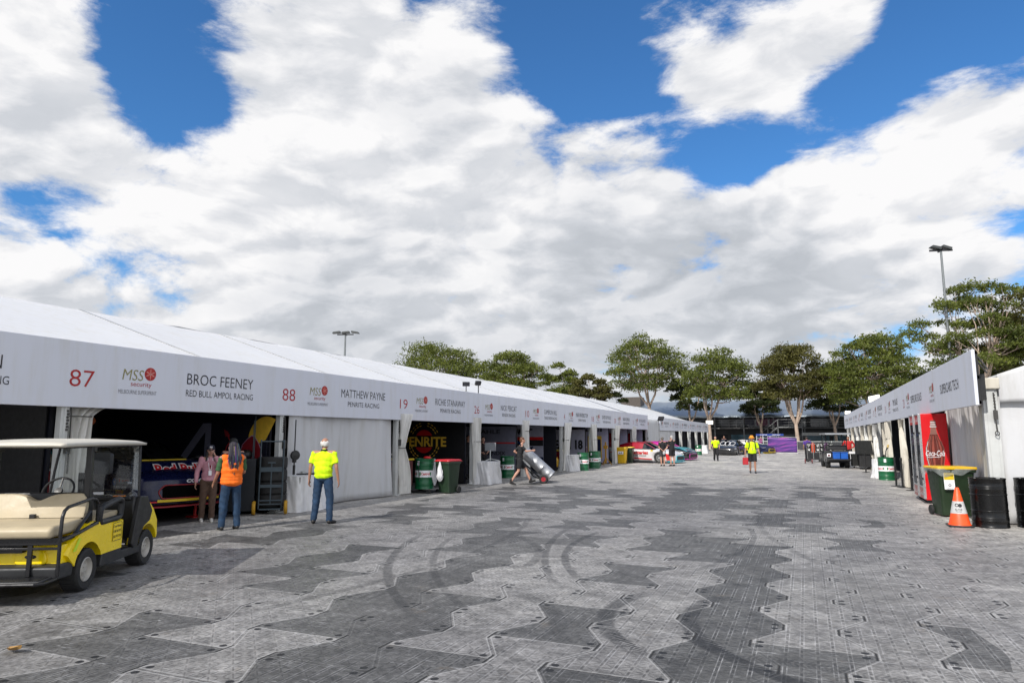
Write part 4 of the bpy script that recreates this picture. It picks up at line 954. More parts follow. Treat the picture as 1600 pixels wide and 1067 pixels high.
def people():
    S = .58
    # woman in orange vest, seen from behind
    P = person('woman in a hi-vis orange vest and blue jeans with long multicoloured braids, seen from behind', (-9.80, 9.80, 0), -62, 1.60, 'tan',
               {'elL': (-.150, .02, .640), 'wrL': (-.165, .105, .525), 'elR': (.145, .03, .645), 'wrR': (.10, .13, .60), 'anL': (-.085, 0, .048), 'anR': (.085, 0, .048), 'knL': (-.075, .01, .283), 'knR': (.075, .01, .283)},
               shirt=cl('green_print_shirt', (0.03, 0.09, 0.035)), sleeve=.85, legs=JEANS, hair='short', hairm=mat('dark_braids', (0.015, 0.012, 0.02), 0.6), wide=1.15, belly=.03)
    s = P['s']; b = P['body']
    mb = MB(); g = .046*s
    mb.ball(P['chest'], (.172*s+g, .112*s+g, .165*s), 16, 10); mb.ball(P['chest']+V3((0, 0, .05*s)), (.145*s+g, .080*s+g, .09*s), 16, 8); mb.ball(P['waist'], (.160*s+g, .118*s+g, .15*s), 16, 10); mb.ball(P['pel']+V3((0, 0, .01*s)), (.172*s+g, .128*s+g, .10*s), 16, 8)
    mb.ball(P['pel'].lerp(P['waist'], .5), (.168*s+g, .122*s+g, .12*s), 16, 8)
    for q in ('L', 'R'): cap(mb, P['neck']-V3((0, 0, .055*s)), P['neck'].lerp(P['sh'+q], .72)-V3((0, 0, .012*s)), .080*s, .082*s)
    mb.ball(P['waist'].lerp(P['chest'], .5), (.178*s+g, .126*s+g, .14*s), 16, 8); mb.ball(P['chest']+V3((0, 0, .02*s)), (.172*s+g, .118*s+g, .12*s), 16, 8)
    blob(mb, 'vest', cl('orange_hivis', (0.90, 0.16, 0.008)), b, .011, .004)
    rnd = random.Random(3)
    cols = [mat('dark_braids', (0.015, 0.012, 0.02), .6), mat('violet_braids', (0.06, 0.02, 0.14), .6), mat('teal_braids', (0.01, 0.07, 0.10), .6), mat('blond_braids', (0.16, 0.13, 0.08), .6)]
    for k in range(44):
        a = -1.2+2.4*k/43; x = .085*s*math.sin(a); top = P['head']+V3((x, -.05*s-.035*s*math.cos(a), .07*s+rnd.uniform(-.02, .02)))
        L = rnd.uniform(.40, .62)*s*(1-.25*abs(a)); end = V3((x*1.6+rnd.uniform(-.02, .02), -.155*s, top.z-L))
        mid = V3((x*1.45, -.125*s, top.z-.20*s)); mid2 = mid.lerp(end, .5)+V3((rnd.uniform(-.008, .008), -.012, 0))
        mb = MB(); mb.tube([tuple(top), tuple(mid), tuple(mid2), tuple(end)], [.011, .011, .009, .005], 6)
        mb.build('braid', cols[0] if k % 4 else cols[1+((k//4) % 3)], b, smooth=80)
    # woman in pink jacket, hand at her mouth
    P = person('woman in a pink jacket, brown trousers and dark cap laughing behind her raised hand', (-11.15, 10.55, 0), 128, 1.53, 'fair',
               {'elR': (.150, .01, .635), 'wrR': (.165, .055, .50), 'elL': (-.125, .10, .665), 'wrL': (-.045, .150, .855), 'anL': (-.05, .03, .048), 'knL': (-.05, .04, .283), 'tilt': -4},
               shirt=cl('pink_jacket', (0.50, 0.24, 0.29)), sleeve=1.5, legs=cl('brown_chinos', (0.085, 0.048, 0.032)), shoes=mat('white_sneaker', (0.55, 0.53, 0.50), .6), hair='long', hairm=mat('dark_hair', (0.012, 0.009, 0.009), .5), wide=.95)
    hat(P, 'cap', mat('navy_cap', (0.012, 0.012, 0.025), .7)); s = P['s']
    mb = MB(); mb.ball(P['chest']+V3((0, .048*s, -.02*s)), (.060*s, .075*s, .145*s), 14, 10); mb.ball(P['waist']+V3((0, .035*s, .02*s)), (.065*s, .085*s, .10*s), 12, 8); blob(mb, 'red_top', cl('red_top', (0.24, 0.012, 0.018)), P['body'], .012, .003)
    mb = MB(); mb.box(-.03, .03, .135, .141, .60*1.53, .66*1.53); mb.tube([(-.05, .06, 1.26), (-.01, .137, 1.01)], .005, 5); mb.tube([(.05, .06, 1.26), (.01, .137, 1.01)], .005, 5); mb.build('lanyard_pass', WHT, P['body'])
    mb = MB(); write(mb, 'RB', (0, .118*s+.0, 0), -X, Z, .03, width=.05, thin=.02); 
    for i, v in enumerate(mb.v): mb.v[i] = tuple(P['HM'] @ Vector((v[0], .078*s, v[2]+.055*s)))
    mb.build('cap_badge', WHT, P['body'])
    # man behind them
    P = person('bearded man in a dark cap and dark shirt half hidden behind the orange vest', (-11.05, 11.05, 0), 140, 1.66, 'fair',
               {'elL': (-.14, .05, .66), 'wrL': (-.05, .12, .64), 'elR': (.14, .05, .66), 'wrR': (.05, .12, .64)}, shirt=cl('navy_shirt', (0.012, 0.014, 0.03)), sleeve=.8, legs=JEANS, hair='short', hairm=mat('dark_hair', (0, 0, 0)))
    hat(P, 'cap', mat('black_cap', (0.012, 0.012, 0.013), .7))
    # older man in hi-vis yellow
    P = person('white-haired man in hi-vis yellow shirt and jeans with his back to the camera', (-8.82, 11.2, 0), -22, 1.69, 'tan',
               {'elL': (-.150, -.02, .645), 'wrL': (-.165, .00, .50), 'elR': (.155, -.02, .645), 'wrR': (.178, .0, .49), 'anL': (-.095, 0, .048), 'anR': (.095, -.03, .048), 'knL': (-.075, .01, .283), 'knR': (.085, .0, .283), 'footL': (-.3, 1, -.12), 'footR': (.5, 1, -.12), 'head': (0, .026, .915)},
               shirt=HIVIS, sleeve=.74, legs=JEANS, hair='fringe', hairm=mat('white_hair', (0.55, 0.54, 0.52), .7), belly=.05, wide=1.12)
    s = P['s']
    for sx in (-1, 1):
        mb = MB(); mb.ball(P['chest']+V3((sx*.148*s, 0, -.03*s)), (.030*s, .050*s, .11*s), 10, 8); mb.ball(P['waist']+V3((sx*.150*s, -.0, .0)), (.030*s, .055*s, .13*s), 10, 8)
        blob(mb, 'black_side_panel', BTEE, P['body'], .011, .003)
    mb = MB(); mb.lathe([(.062*s, .0), (.068*s, .012*s), (.066*s, .030*s), (.058*s, .036*s)], 18, Matrix.Translation(P['neck']-V3((0, 0, .012*s))), caps=False); mb.build('collar', BTEE, P['body'], solid=.006)
    # man with the hand truck
    P = person('man in black t-shirt, shorts and boots striding along behind a hand truck', (-9.42, 22.85, 0), 62, 1.66, 'fair',
               {'pel': (0, 0, .52), 'chest': (0, .03, .735), 'neck': (0, .045, .835), 'head': (0, .065, .93), 'shR': (.10, .045, .80), 'shL': (-.10, .02, .80), 'elR': (.13, .13, .70), 'wrR': (.10, .26, .715), 'elL': (-.15, -.10, .69), 'wrL': (-.13, .02, .62),
                'knL': (-.055, .15, .30), 'anL': (-.05, .24, .075), 'footL': (0, 1, .25), 'knR': (.06, -.03, .285), 'anR': (.06, -.19, .06), 'footR': (0, .9, -.30)},
               shirt=BTEE, sleeve=.75, legs=BTEE, leglen=.62, shoes=SHOE, socks='boot', hair='short', hairm=mat('red_brown_hair', (0.10, 0.040, 0.018), .6), wide=1.05)
    # two in the fourth bay
    P = person('crew member in black with grey cap behind the monitor in the fourth bay', (-12.05, 25.3, 0), 130, 1.68, 'fair', {'elR': (.14, .05, .66), 'wrR': (.08, .12, .62), 'elL': (-.14, .05, .66), 'wrL': (-.08, .12, .62)}, shirt=cl('black_red_shirt', (0.02, 0.012, 0.014)), sleeve=.8, legs=BTEE, hair='short', hairm=mat('dark_hair', (0, 0, 0)), vox=.014)
    P = person('crew member in black half behind the curtain post of the fourth bay', (-12.45, 24.75, 0), 120, 1.75, 'tan', {}, shirt=BTEE, sleeve=.8, legs=BTEE, hair='short', hairm=mat('dark_hair', (0, 0, 0)), vox=.014)
    P = person('crew member in dark clothes bending over a car in the sixth bay', (-12.0, 35.2, 0), 150, 1.70, 'tan', {'chest': (0, .12, .69), 'neck': (0, .17, .77), 'head': (0, .22, .85), 'shL': (-.1, .16, .75), 'shR': (.1, .16, .75), 'elL': (-.13, .22, .60), 'wrL': (-.1, .32, .52), 'elR': (.13, .22, .60), 'wrR': (.1, .32, .52)}, shirt=BTEE, sleeve=.8, legs=BTEE, hair='short', hairm=mat('dark_hair', (0, 0, 0)), vox=.014)
    # two men by the cars
    bh = {'elL': (-.150, -.075, .645), 'wrL': (-.02, -.095, .53), 'elR': (.150, -.075, .645), 'wrR': (.02, -.100, .53), 'anL': (-.05, 0, .048), 'anR': (.05, 0, .048)}
    P = person('man in cap and black t-shirt clasping his hands behind his back', (-7.55, 39.75, 0), -30, 1.64, 'fair', dict(bh), shirt=BTEE, sleeve=.8, legs=cl('dark_grey_shorts', (0.035, 0.035, 0.04)), leglen=.62, hair='short', hairm=mat('grey_hair', (0.10, 0.09, 0.08), .7), vox=.015)
    P['HM'] = P['HM'] @ Matrix.Rotation(R(60), 4, 'Z'); hat(P, 'cap', mat('brown_cap', (0.10, 0.055, 0.035), .7))
    mb = MB(); mb.ball((0.03, -.16, .76), (.08, .05, .12), 10, 8); mb.build('held_bag', mat('pale_bag', (0.45, 0.46, 0.48), .6), P['body'])
    P = person('grey-haired man in black t-shirt and shorts standing beside the man in the cap', (-7.05, 39.95, 0), -48, 1.74, 'fair', {'elL': (-.13, .06, .66), 'wrL': (-.03, .12, .66), 'elR': (.13, .06, .66), 'wrR': (.03, .13, .68), 'anL': (-.05, 0, .048)}, shirt=BTEE, sleeve=.7, legs=BTEE, leglen=.64, hair='short', hairm=mat('silver_hair', (0.38, 0.37, 0.36), .7), vox=.015, belly=.02)
    # hi-vis walker on the left
    P = person('person in a hi-vis yellow polo and long black trousers walking towards the camera', (-5.72, 49.3, 0), 165, 1.70, 'fair', {'elL': (-.15, -.04, .65), 'wrL': (-.14, .03, .52), 'elR': (.16, -.02, .65), 'wrR': (.13, .06, .54), 'knL': (-.05, .09, .29), 'anL': (-.05, .10, .06), 'knR': (.05, -.01, .285), 'anR': (.05, -.11, .06)}, shirt=HIVIS, sleeve=.8, legs=cl('black_trousers', (0.010, 0.010, 0.012)), hair='short', hairm=mat('dark_hair', (0, 0, 0)), vox=.015, wide=1.05)
    # man with the orange hat
    P = person('man in hi-vis yellow shirt, black shorts and orange bucket hat carrying a red bag', (-2.30, 33.9, 0), 172, 1.72, 'tan', {'elL': (-.160, -.02, .645), 'wrL': (-.185, .03, .50), 'elR': (.165, -.02, .645), 'wrR': (.185, .02, .49), 'knL': (-.055, .06, .29), 'anL': (-.055, .08, .052), 'knR': (.06, .0, .285), 'anR': (.065, -.07, .055)}, shirt=HIVIS, sleeve=.85, legs=cl('black_shorts', (0.010, 0.010, 0.012)), leglen=.72, shoes=mat('grey_shoe', (0.03, 0.035, 0.04), .6), hair='short', hairm=mat('grey_hair', (0, 0, 0)), belly=.06, vox=.013, wide=1.12)
    hat(P, 'bucket', mat('orange_hat', (0.75, 0.27, 0.02), .8)); s = P['s']; b = P['body']
    mb = MB(); mb.box(-.062, .062, .085, .100, -.006, .020, P['HM']); mb.build('sunglasses', BLACK, b, bevel=.004)
    for sx in (-1, 1):
        mb = MB(); mb.tube([(sx*.125*s, .02, .86*1.72), (sx*.128*s, .118*s, .81*1.72), (sx*.135*s, .150*s, .72*1.72), (sx*.165*s, .10*s, .63*1.72)], .022, 6); mb.build('backpack_strap', BLACK, b)
    mb = MB(); mb.box(-.16, .16, -.30, -.13, .62*1.72, .82*1.72); mb.build('backpack', BLACK, b, bevel=.05, seg=4)
    mb = MB(); mb.tube([(-.05, .13*s, 1.40), (0, .185*s, 1.15), (.05, .13*s, 1.40)], .005, 5); mb.box(-.03, .03, .185, .19, 1.06, 1.15); mb.build('lanyard_pass', mat('tan_card', (0.45, 0.30, 0.15), .6), b)
    w = P['wrR']
    t = MB(); 
    M = Matrix.Translation((-2.30, 33.9, 0)) @ Matrix.Rotation(R(-172), 4, 'Z')
    c = M @ (w+V3((0.0, .02, -.12)))
    t.prism([(-.13, 0), (.13, 0), (.12, .33), (-.12, .33)], -.06, .06, 'y', Matrix.Translation((c.x, c.y, c.z-.34)) @ Matrix.Rotation(R(8), 4, 'Z'))
    rb = t.build('carry_bag', mat('red_bag', (0.38, 0.012, 0.02), .6), None, bevel=.02); tag(rb, 'small red carry bag hanging from the hand of the man in the orange hat', 'bag')
    hb_ = MB(); hb_.tube([(c.x-.07, c.y, c.z-.01), (c.x-.03, c.y, c.z+.06), (c.x+.03, c.y, c.z+.06), (c.x+.07, c.y, c.z-.01)], .008, 6); hb_.build('handle', BLACK, rb)
    # far right
    person('person in purple and blue team shirt standing with back turned by the pale tree trunk', (0.10, 51.8, 0), -10, 1.68, 'tan', {}, shirt=cl('violet_shirt', (0.07, 0.03, 0.22)), sleeve=.8, legs=BTEE, hair='short', hairm=mat('dark_hair', (0, 0, 0)), vox=.02)
    person('man in red and black jacket standing with hands on hips beside the right banner', (2.45, 47.6, 0), 185, 1.68, 'tan', {'elL': (-.21, -.04, .66), 'wrL': (-.12, .06, .58), 'elR': (.21, -.04, .66), 'wrR': (.12, .06, .58)}, shirt=cl('red_jacket', (0.42, 0.015, 0.015)), sleeve=1.4, legs=BTEE, hair='short', hairm=mat('dark_hair', (0, 0, 0)), vox=.018, belly=.04, wide=1.1)
    person('spectator in dark clothes standing behind the black vehicle at the far end', (-7.4, 71.0, 0), 170, 1.72, 'tan', {}, shirt=cl('navy_shirt', (0, 0, 0)), sleeve=.8, legs=BTEE, hair='short', hairm=mat('dark_hair', (0, 0, 0)), vox=.025)
    person('spectator in magenta top standing near the purple screen, far end', (-4.3, 77.0, 0), 190, 1.70, 'tan', {}, shirt=cl('magenta_top', (0.22, 0.03, 0.14)), sleeve=.8, legs=BTEE, hair='short', hairm=mat('dark_hair', (0, 0, 0)), vox=.025)
people()
# ------------------------------------------------------------------ golf carts
def wheel(parent, x, y, r, w, rimc, outer, name='wheel', spokes=0):
    """axis along local y; outer = sign of the outside face"""
    e = empty(name, (x, y, r), 0, parent)
    mb = MB(); rr = r*0.58
    prof = [(rr, -w*.36), (rr*1.05, -w*.46), (r*.90, -w*.5), (r*.975, -w*.42), (r, -w*.25), (r, w*.25), (r*.975, w*.42), (r*.90, w*.5), (rr*1.05, w*.46), (rr, w*.36)]
    mb.lathe(prof, 32, axis='y', caps=False)
    for k in range(26):
        a = 2*math.pi*k/26
        M = Matrix.Rotation(a, 4, 'Y'); mb.box(-.012*r/.23, .012*r/.23, -w*.40, w*.40, r*.985, r*1.012, M)
    mb.build('tyre', RUBBER, e)
    mb = MB(); o = outer*w
    if spokes:
        mb.lathe([(rr, o*.42), (rr*.9, o*.44), (rr*.88, o*.2), (rr*.86, -o*.3), (rr, -o*.36)], 28, axis='y', caps=False)
        mb.lathe([(.0, o*.36), (rr*.2, o*.40), (rr*.24, o*.28), (0, o*.2)], 14, axis='y', caps=False)
        for k in range(spokes):
            M = Matrix.Rotation(2*math.pi*k/spokes, 4, 'Y')
            for dx in (-.11, .11): mb.add([(rr*dx, o*.38, rr*.15), (rr*dx+rr*.07, o*.38, rr*.15), (rr*dx*1.9+rr*.05, o*.42, rr*.92), (rr*dx*1.9-rr*.02, o*.42, rr*.92), (rr*dx, o*.2, rr*.15), (rr*dx+rr*.07, o*.2, rr*.15), (rr*dx*1.9+rr*.05, o*.3, rr*.92), (rr*dx*1.9-rr*.02, o*.3, rr*.92)],
                                          [(0, 1, 2, 3), (7, 6, 5, 4), (0, 4, 5, 1), (1, 5, 6, 2), (2, 6, 7, 3), (3, 7, 4, 0)], M)
    else:
        mb.lathe([(rr, o*.44), (rr*.93, o*.47), (rr*.88, o*.40), (rr*.80, o*.26), (rr*.55, o*.24), (rr*.42, o*.34), (rr*.18, o*.36), (0.001, o*.36)], 28, axis='y', caps=False)
        for k in range(4):
            a = math.pi/4+k*math.pi/2; mb.cyl((rr*.30*math.cos(a), o*.34, rr*.30*math.sin(a)), (rr*.30*math.cos(a), o*.40, rr*.30*math.sin(a)), rr*.06, 6)
    mb.build('rim', rimc, e)
    mb = MB(); mb.lathe([(.0, -o*.3), (rr*.8, -o*.3), (rr*.8, o*.10), (0, o*.10)], 16, axis='y'); mb.build('hub', BLACK, e)
    return e

def rounded_prism(pts, r=0.03, seg=4):
    """round the corners of a polygon"""
    out = []; n = len(pts)
    for i in range(n):
        p = Vector(pts[i]); a = Vector(pts[i-1]); b = Vector(pts[(i+1) % n])
        d1 = (a-p); d2 = (b-p); q = min(r, d1.length*.45, d2.length*.45)
        p1 = p+d1.normalized()*q; p2 = p+d2.normalized()*q
        for k in range(seg+1):
            t = k/seg; out.append(tuple(p1*(1-t)**2+p*2*t*(1-t)+p2*t*t))
    return out

def golf_cart():
    t = thing('golf_cart', 'yellow golf cart with beige rear-facing seat and cream roof beside the first garage', 'golf cart', (-7.97, 5.14, 0), math.atan2(1.40, -.77))
    YEL = mat('yellow_paint', (0.95, 0.70, 0.002), 0.26, var=0.04, scale=3, coat=0.25, dirt=0.12)
    BEI = mat('beige_vinyl', (0.44, 0.37, 0.25), 0.5, var=0.08, scale=4, bump=0.002, bscale=40, dirt=0.12)
    ROOFM = mat('cream_roof', (0.52, 0.49, 0.42), 0.45, var=0.06, scale=3, dirt=0.2)
    RIM = mat('pale_wheel_rim', (0.42, 0.40, 0.36), 0.45, 0.1, dirt=0.3)
    DG = mat('dark_grey_moulding', (0.022, 0.023, 0.025), 0.5, var=0.2, dirt=0.2)
    INN = mat('black_moulding', (0.010, 0.010, 0.011), 0.45, var=0.2)
    for x in (0, 1.55):
        for sy in (-1, 1): wheel(t, x, sy*.48, .228, .20, RIM, sy)
    # rear body with wheel arch
    def arch(cx, r, a0, a1, n=14): return [(cx+r*math.cos(R(a0+(a1-a0)*k/n)), .23+r*math.sin(R(a0+(a1-a0)*k/n))) for k in range(n+1)]
    prof = [(-.46, .46), (-.43, .52), (-.36, .585), (-.25, .65), (-.10, .705), (.08, .735), (.25, .735), (.40, .71), (.55, .69), (.80, .69), (.80, .34), (.36, .34)]+arch(0, .315, 20, 165)
    for sy in (-1, 1):
        # bulged side panel: stack of scaled outlines
        mb = MB(); n = len(prof); lay = []
        for yy, sc_, dz in ((.30, 1.0, 0), (.50, 1.0, 0), (.555, .992, -.004), (.580, .965, -.014)):
            lay.append([(.17+(a-.17)*(sc_ if a < .5 else 1), sy*yy, (z if z < .42 else z+dz*1.5)) for a, z in prof])
        vs = [p for L in lay for p in L]; fs = []
        for j in range(3):
            for i in range(n): fs.append((j*n+i, j*n+(i+1) % n, (j+1)*n+(i+1) % n, (j+1)*n+i))
        fs.append(tuple(range(3*n, 4*n))); fs.append(tuple(range(n)))
        mb.add(vs, fs); mb.build('rear_body_side', YEL, t, smooth=40)
    mb = MB(); mb.box(-.38, .78, -.31, .31, .42, .66); mb.build('rear_body', YEL, t, bevel=.03, seg=3)
    # yellow rear deck below the seat, with recess
    mb = MB(); mb.box(-.49, -.36, -.545, .545, .36, .57); mb.build('rear_deck', YEL, t, bevel=.02, seg=3)
    mb = MB(); mb.prism(rounded_prism([(-.42, .37), (-.08, .37), (-.11, .52), (-.38, .52)], .06), -.51, -.485, 'x', Matrix.Identity(4)); mb.build('moulded_panel', YEL, t, bevel=.01)
    mb = MB(); mb.ball((-.512, -.25, .45), (.008, .06, .022), 14, 8); mb.build('tow_opening', INN, t)
    # bumper / lower skirt in dark grey
    mb = MB()
    mb.prism(rounded_prism([(-.60, .23), (-.30, .22), (-.28, .36), (-.47, .38), (-.62, .355)], .03), -.57, .57, 'y'); mb.build('rear_bumper', DG, t, bevel=.015)
    # folding foot rest
    mb = MB(); mb.box(-.84, -.60, -.53, .53, .225, .262); mb.build('foot_rest', DG, t, bevel=.012)
    mb = MB(); mb.tube([(-.60, -.56, .24), (-.82, -.56, .24), (-.87, -.50, .24), (-.87, .50, .24), (-.82, .56, .24), (-.60, .56, .24)], .016, 8); mb.box(-.82, -.62, -.50, .50, .263, .268); mb.build('foot_rest_frame', STEELB, t)
    # seat frame: tubes at the rear
    for sy in (-1, 1):
        mb = MB()
        mb.tube([(-.62, sy*.585, .27), (-.63, sy*.585, .70), (-.62, sy*.585, .86), (-.585, sy*.585, .925), (-.52, sy*.585, .955), (-.05, sy*.585, 1.00), (.06, sy*.585, .985), (.12, sy*.585, .93), (.13, sy*.585, .70)], .018, 10)
        mb.tube([(-.62, sy*.585, .62), (-.25, sy*.585, .66), (.12, sy*.585, .72)], .020, 8)
        mb.tube([(-.35, sy*.57, .63), (-.02, sy*.57, .86)], .020, 8)
        mb.build('arm_rail', STEELB, t)
    mb = MB(); mb.box(-.64, -.60, -.58, .58, .585, .655); mb.box(-.63, -.60, -.58, .58, .535, .56); mb.box(-.60, .10, -.55, -.50, .60, .64); mb.box(-.60, .10, .50, .55, .60, .64); mb.build('seat_frame', STEELB, t, bevel=.004)
    for yy in (-.30, .30):
        mb = MB(); mb.box(-.635, -.605, yy-.022, yy+.022, .27, .60); mb.build('frame_strut', STEELB, t, bevel=.004)
    mb = MB(); mb.box(-.58, -.10, -.20, .30, .50, .60); mb.build('under_seat_box', INN, t)
    # rear facing seat
    mb = MB(); mb.prism(rounded_prism([(-.70, .655), (-.06, .665), (-.06, .80), (-.66, .775), (-.715, .74)], .05, 5), -.53, .53, 'y'); mb.build('seat', BEI, t, bevel=.035, seg=4)
    top = []
    for k in range(41):
        u = -1+2*k/40; hgt = 1.055-.075*math.exp(-(u/.24)**2)
        if abs(u) > .86: hgt -= .10*((abs(u)-.86)/.14)**2
        top.append((u*.53, hgt))
    outl = [(-.53, .80)]+top[0:]+[(.53, .80)]
    mb = MB(); n = len(outl)
    lay = []
    for xx, k in ((-.085, .97), (-.075, 1.0), (-.01, 1.0), (.01, .97)): lay.append([(xx+(z-.8)*.30, y*k, .80+(z-.80)*k) for y, z in outl])
    vs = [p for L in lay for p in L]; fs = [tuple(range(n)), tuple(range(3*n, 4*n))]
    for j in range(3):
        for i in range(n): fs.append((j*n+i, j*n+(i+1) % n, (j+1)*n+(i+1) % n, (j+1)*n+i))
    mb.add(vs, fs); mb.build('backrest', BEI, t, bevel=.015, seg=3, smooth=50)
    mb = MB(); mb.box(-.13, -.09, -.045, .015, .795, .845); mb.build('seat_latch', INN, t, bevel=.006)
    # front seat and its dark backrest
    mb = MB(); mb.prism(rounded_prism([(.16, .70), (.74, .70), (.76, .80), (.20, .79)], .04), -.53, .53, 'y'); mb.build('seat', BEI, t, bevel=.03, seg=3)
    mb = MB(); mb.prism(rounded_prism([(.06, .72), (.16, .72), (.15, 1.05), (.08, 1.07)], .03), -.52, .52, 'y'); mb.build('backrest_shell', INN, t, bevel=.03, seg=3)
    # hip restraint with rounded loop
    for sy in (-1, 1):
        mb = MB()
        q = rounded_prism([(.22, .70), (.75, .715), (.78, .90), (.70, .94), (.24, .87)], .06, 4); q = [(a, sy*.56, b) for a, b in q]
        mb.tube(q, .036, 8, closed=True); mb.build('side_bolster', INN, t)
    # floor, sill, dash and cowl
    mb = MB(); mb.box(.74, 1.40, -.52, .52, .24, .285); mb.build('floor_mat', INN, t)
    for sy in (-1, 1):
        mb = MB(); mb.prism(rounded_prism([(.30, .20), (1.36, .20), (1.36, .30), (.82, .30), (.78, .36), (.34, .36)], .02), sy*.50, sy*.575, 'y'); mb.build('side_sill', DG, t, bevel=.01)
    fr = [(1.28, .30), (1.22, .86), (1.30, .90), (1.40, .89), (1.56, .82), (1.70, .72), (1.84, .56), (1.87, .36)]+arch(1.55, .30, 15, 165)
    for sy in (-1, 1):
        mb = MB(); mb.prism(fr, sy*.44, sy*.58, 'y'); mb.build('front_fender', YEL, t, bevel=.03, seg=3)
    mb = MB(); mb.prism([(1.32, .45), (1.28, .89), (1.40, .90), (1.56, .84), (1.72, .74), (1.87, .58), (1.90, .38), (1.80, .36)], -.44, .44, 'y'); mb.build('front_cowl', YEL, t, bevel=.03, seg=3)
    mb = MB(); mb.prism([(1.16, .78), (1.29, .32), (1.33, .32), (1.33, .90), (1.20, .93)], -.54, .54, 'y'); mb.build('dashboard', INN, t, bevel=.02)
    for sy in (-1, 1):
        mb = MB(); mb.prism(rounded_prism([(1.06, .34), (1.20, .80), (1.24, .92), (1.46, .905), (1.64, .70), (1.58, .58), (1.40, .52), (1.29, .42), (1.24, .30), (1.12, .28)], .02), sy*.535, sy*.592, 'y'); mb.build('cowl_side_trim', INN, t, bevel=.01)
    mb = MB(); mb.box(1.14, 1.22, -.50, .50, .875, .915); mb.build('dash_shelf', INN, t, bevel=.01)
    mb = MB(); mb.box(1.15, 1.19, -.42, -.28, .925, .935); mb.build('dash_sticker', mat('orange_sticker', (0.7, 0.2, 0.02), .5), t)
    # steering wheel
    st = empty('steering_wheel', (.93, .28, 1.02), 0, t); st.rotation_euler = (0, R(-58), 0)
    mb = MB(); mb.tube([(.18*math.cos(a), .18*math.sin(a), 0) for a in np.linspace(0, 2*math.pi, 25)[:-1]], .014, 8, closed=True)
    for a in (0, 2.1, 4.2): mb.tube([(0, 0, -.02), (.175*math.cos(a), .175*math.sin(a), 0)], .012, 6)
    mb.lathe([(0, .01), (.045, .005), (.05, -.02), (0, -.03)], 14); mb.build('steering_rim', INN, st)
    mb = MB(); mb.cyl((.94, .28, 1.0), (1.22, .28, .72), .022, 8); mb.build('steering_column', INN, t)
    # roof and its struts
    rp = []
    def rf(u, v):
        x = -.66+2.02*u; y = -.57+1.14*v
        e = min(1, (1-abs(2*u-1))*9)*min(1, (1-abs(2*v-1))*6); e = e**.5
        crown = .045*(1-(2*u-1)**2)*(1-(2*v-1)**4)
        return (x, y, 1.612+.022*e+crown*.8)
    mb = MB(); mb.grid(rf, 36, 24); o = mb.build('roof', ROOFM, t, fix=False, smooth=50)
    md = o.modifiers.new('t', 'SOLIDIFY'); md.thickness = .032; md.offset = -1
    mb = MB(); mb.tube([(-.50, -.50, 1.585), (-.50, .50, 1.585)], .018, 8); mb.tube([(1.34, -.50, 1.585), (1.34, .50, 1.585)], .018, 8)
    for sy in (-1, 1): mb.tube([(-.50, sy*.50, 1.582), (1.34, sy*.50, 1.582)], .016, 8)
    mb.build('roof_frame', STEELB, t)
    for sy in (-1, 1):
        mb = MB(); mb.box(-.01, .05, sy*.50-.032, sy*.50+.032, .72, 1.60, Matrix.Translation((.06, 0, 0)) @ Matrix.Rotation(R(-2), 4, 'Y')); mb.box(.03, .10, sy*.50-.04, sy*.50+.04, 1.52, 1.60); mb.build('roof_strut', BLACK, t, bevel=.008)
        mb = MB(); mb.tube([(1.26, sy*.555, .90), (1.29, sy*.53, 1.25), (1.33, sy*.50, 1.585)], .017, 8); mb.build('windscreen_post', STEELB, t)
    mb = MB(); mb.grid(lambda u, v: (1.26+.07*v+.02*math.sin(math.pi*u), (-.54+1.08*u)*(1-.06*v), .92+.66*v), 8, 6); mb.build('windscreen', glass_mat('cart_glass', (0.90, 0.92, 0.92), .03), t, fix=False, solid=.006)
    mb = MB(); mb.box(1.255, 1.275, -.06, .06, .945, .975, Matrix.Translation((-.01, -.05, 0))); mb.build('registration_sticker', WHT, t)
    # hire sticker and reflective strip on the near side panel
    mb = MB(); yb_ = -.5825
    flat(mb, rounded_prism([(.53, .44), (.775, .44), (.775, .67), (.53, .67)], .02), (0, yb_, 0), X, Z, 0, .001)
    q = [(a, yb_-.003, b) for a, b in rounded_prism([(.54, .45), (.765, .45), (.765, .66), (.54, .66)], .02)]; mb.tube(q, .0028, 4, closed=True); mb.mi[-len(q)*4:] = [1]*(len(q)*4)
    write(mb, 'Travel Rentals', (.652, yb_-.003, .605), X, Z, .030, width=.19, thin=.01, mi=1); write(mb, '1300 965 395', (.652, yb_-.003, .545), X, Z, .030, width=.19, thin=.01, mi=1); write(mb, '(03) 421 876', (.652, yb_-.003, .485), X, Z, .030, width=.19, thin=.01, mi=1)
    mb.build('hire_sticker', [YEL, BLK], t)
    mb = MB(); flat(mb, [(-.36, .47), (-.29, .47), (-.20, .59), (-.25, .60)], (0, -.587, 0), X, Z, 0, 0); mb.build('reflective_strip', mat('lime_reflector', (0.55, 0.75, 0.02), .35), t)
    return t
golf_cart()

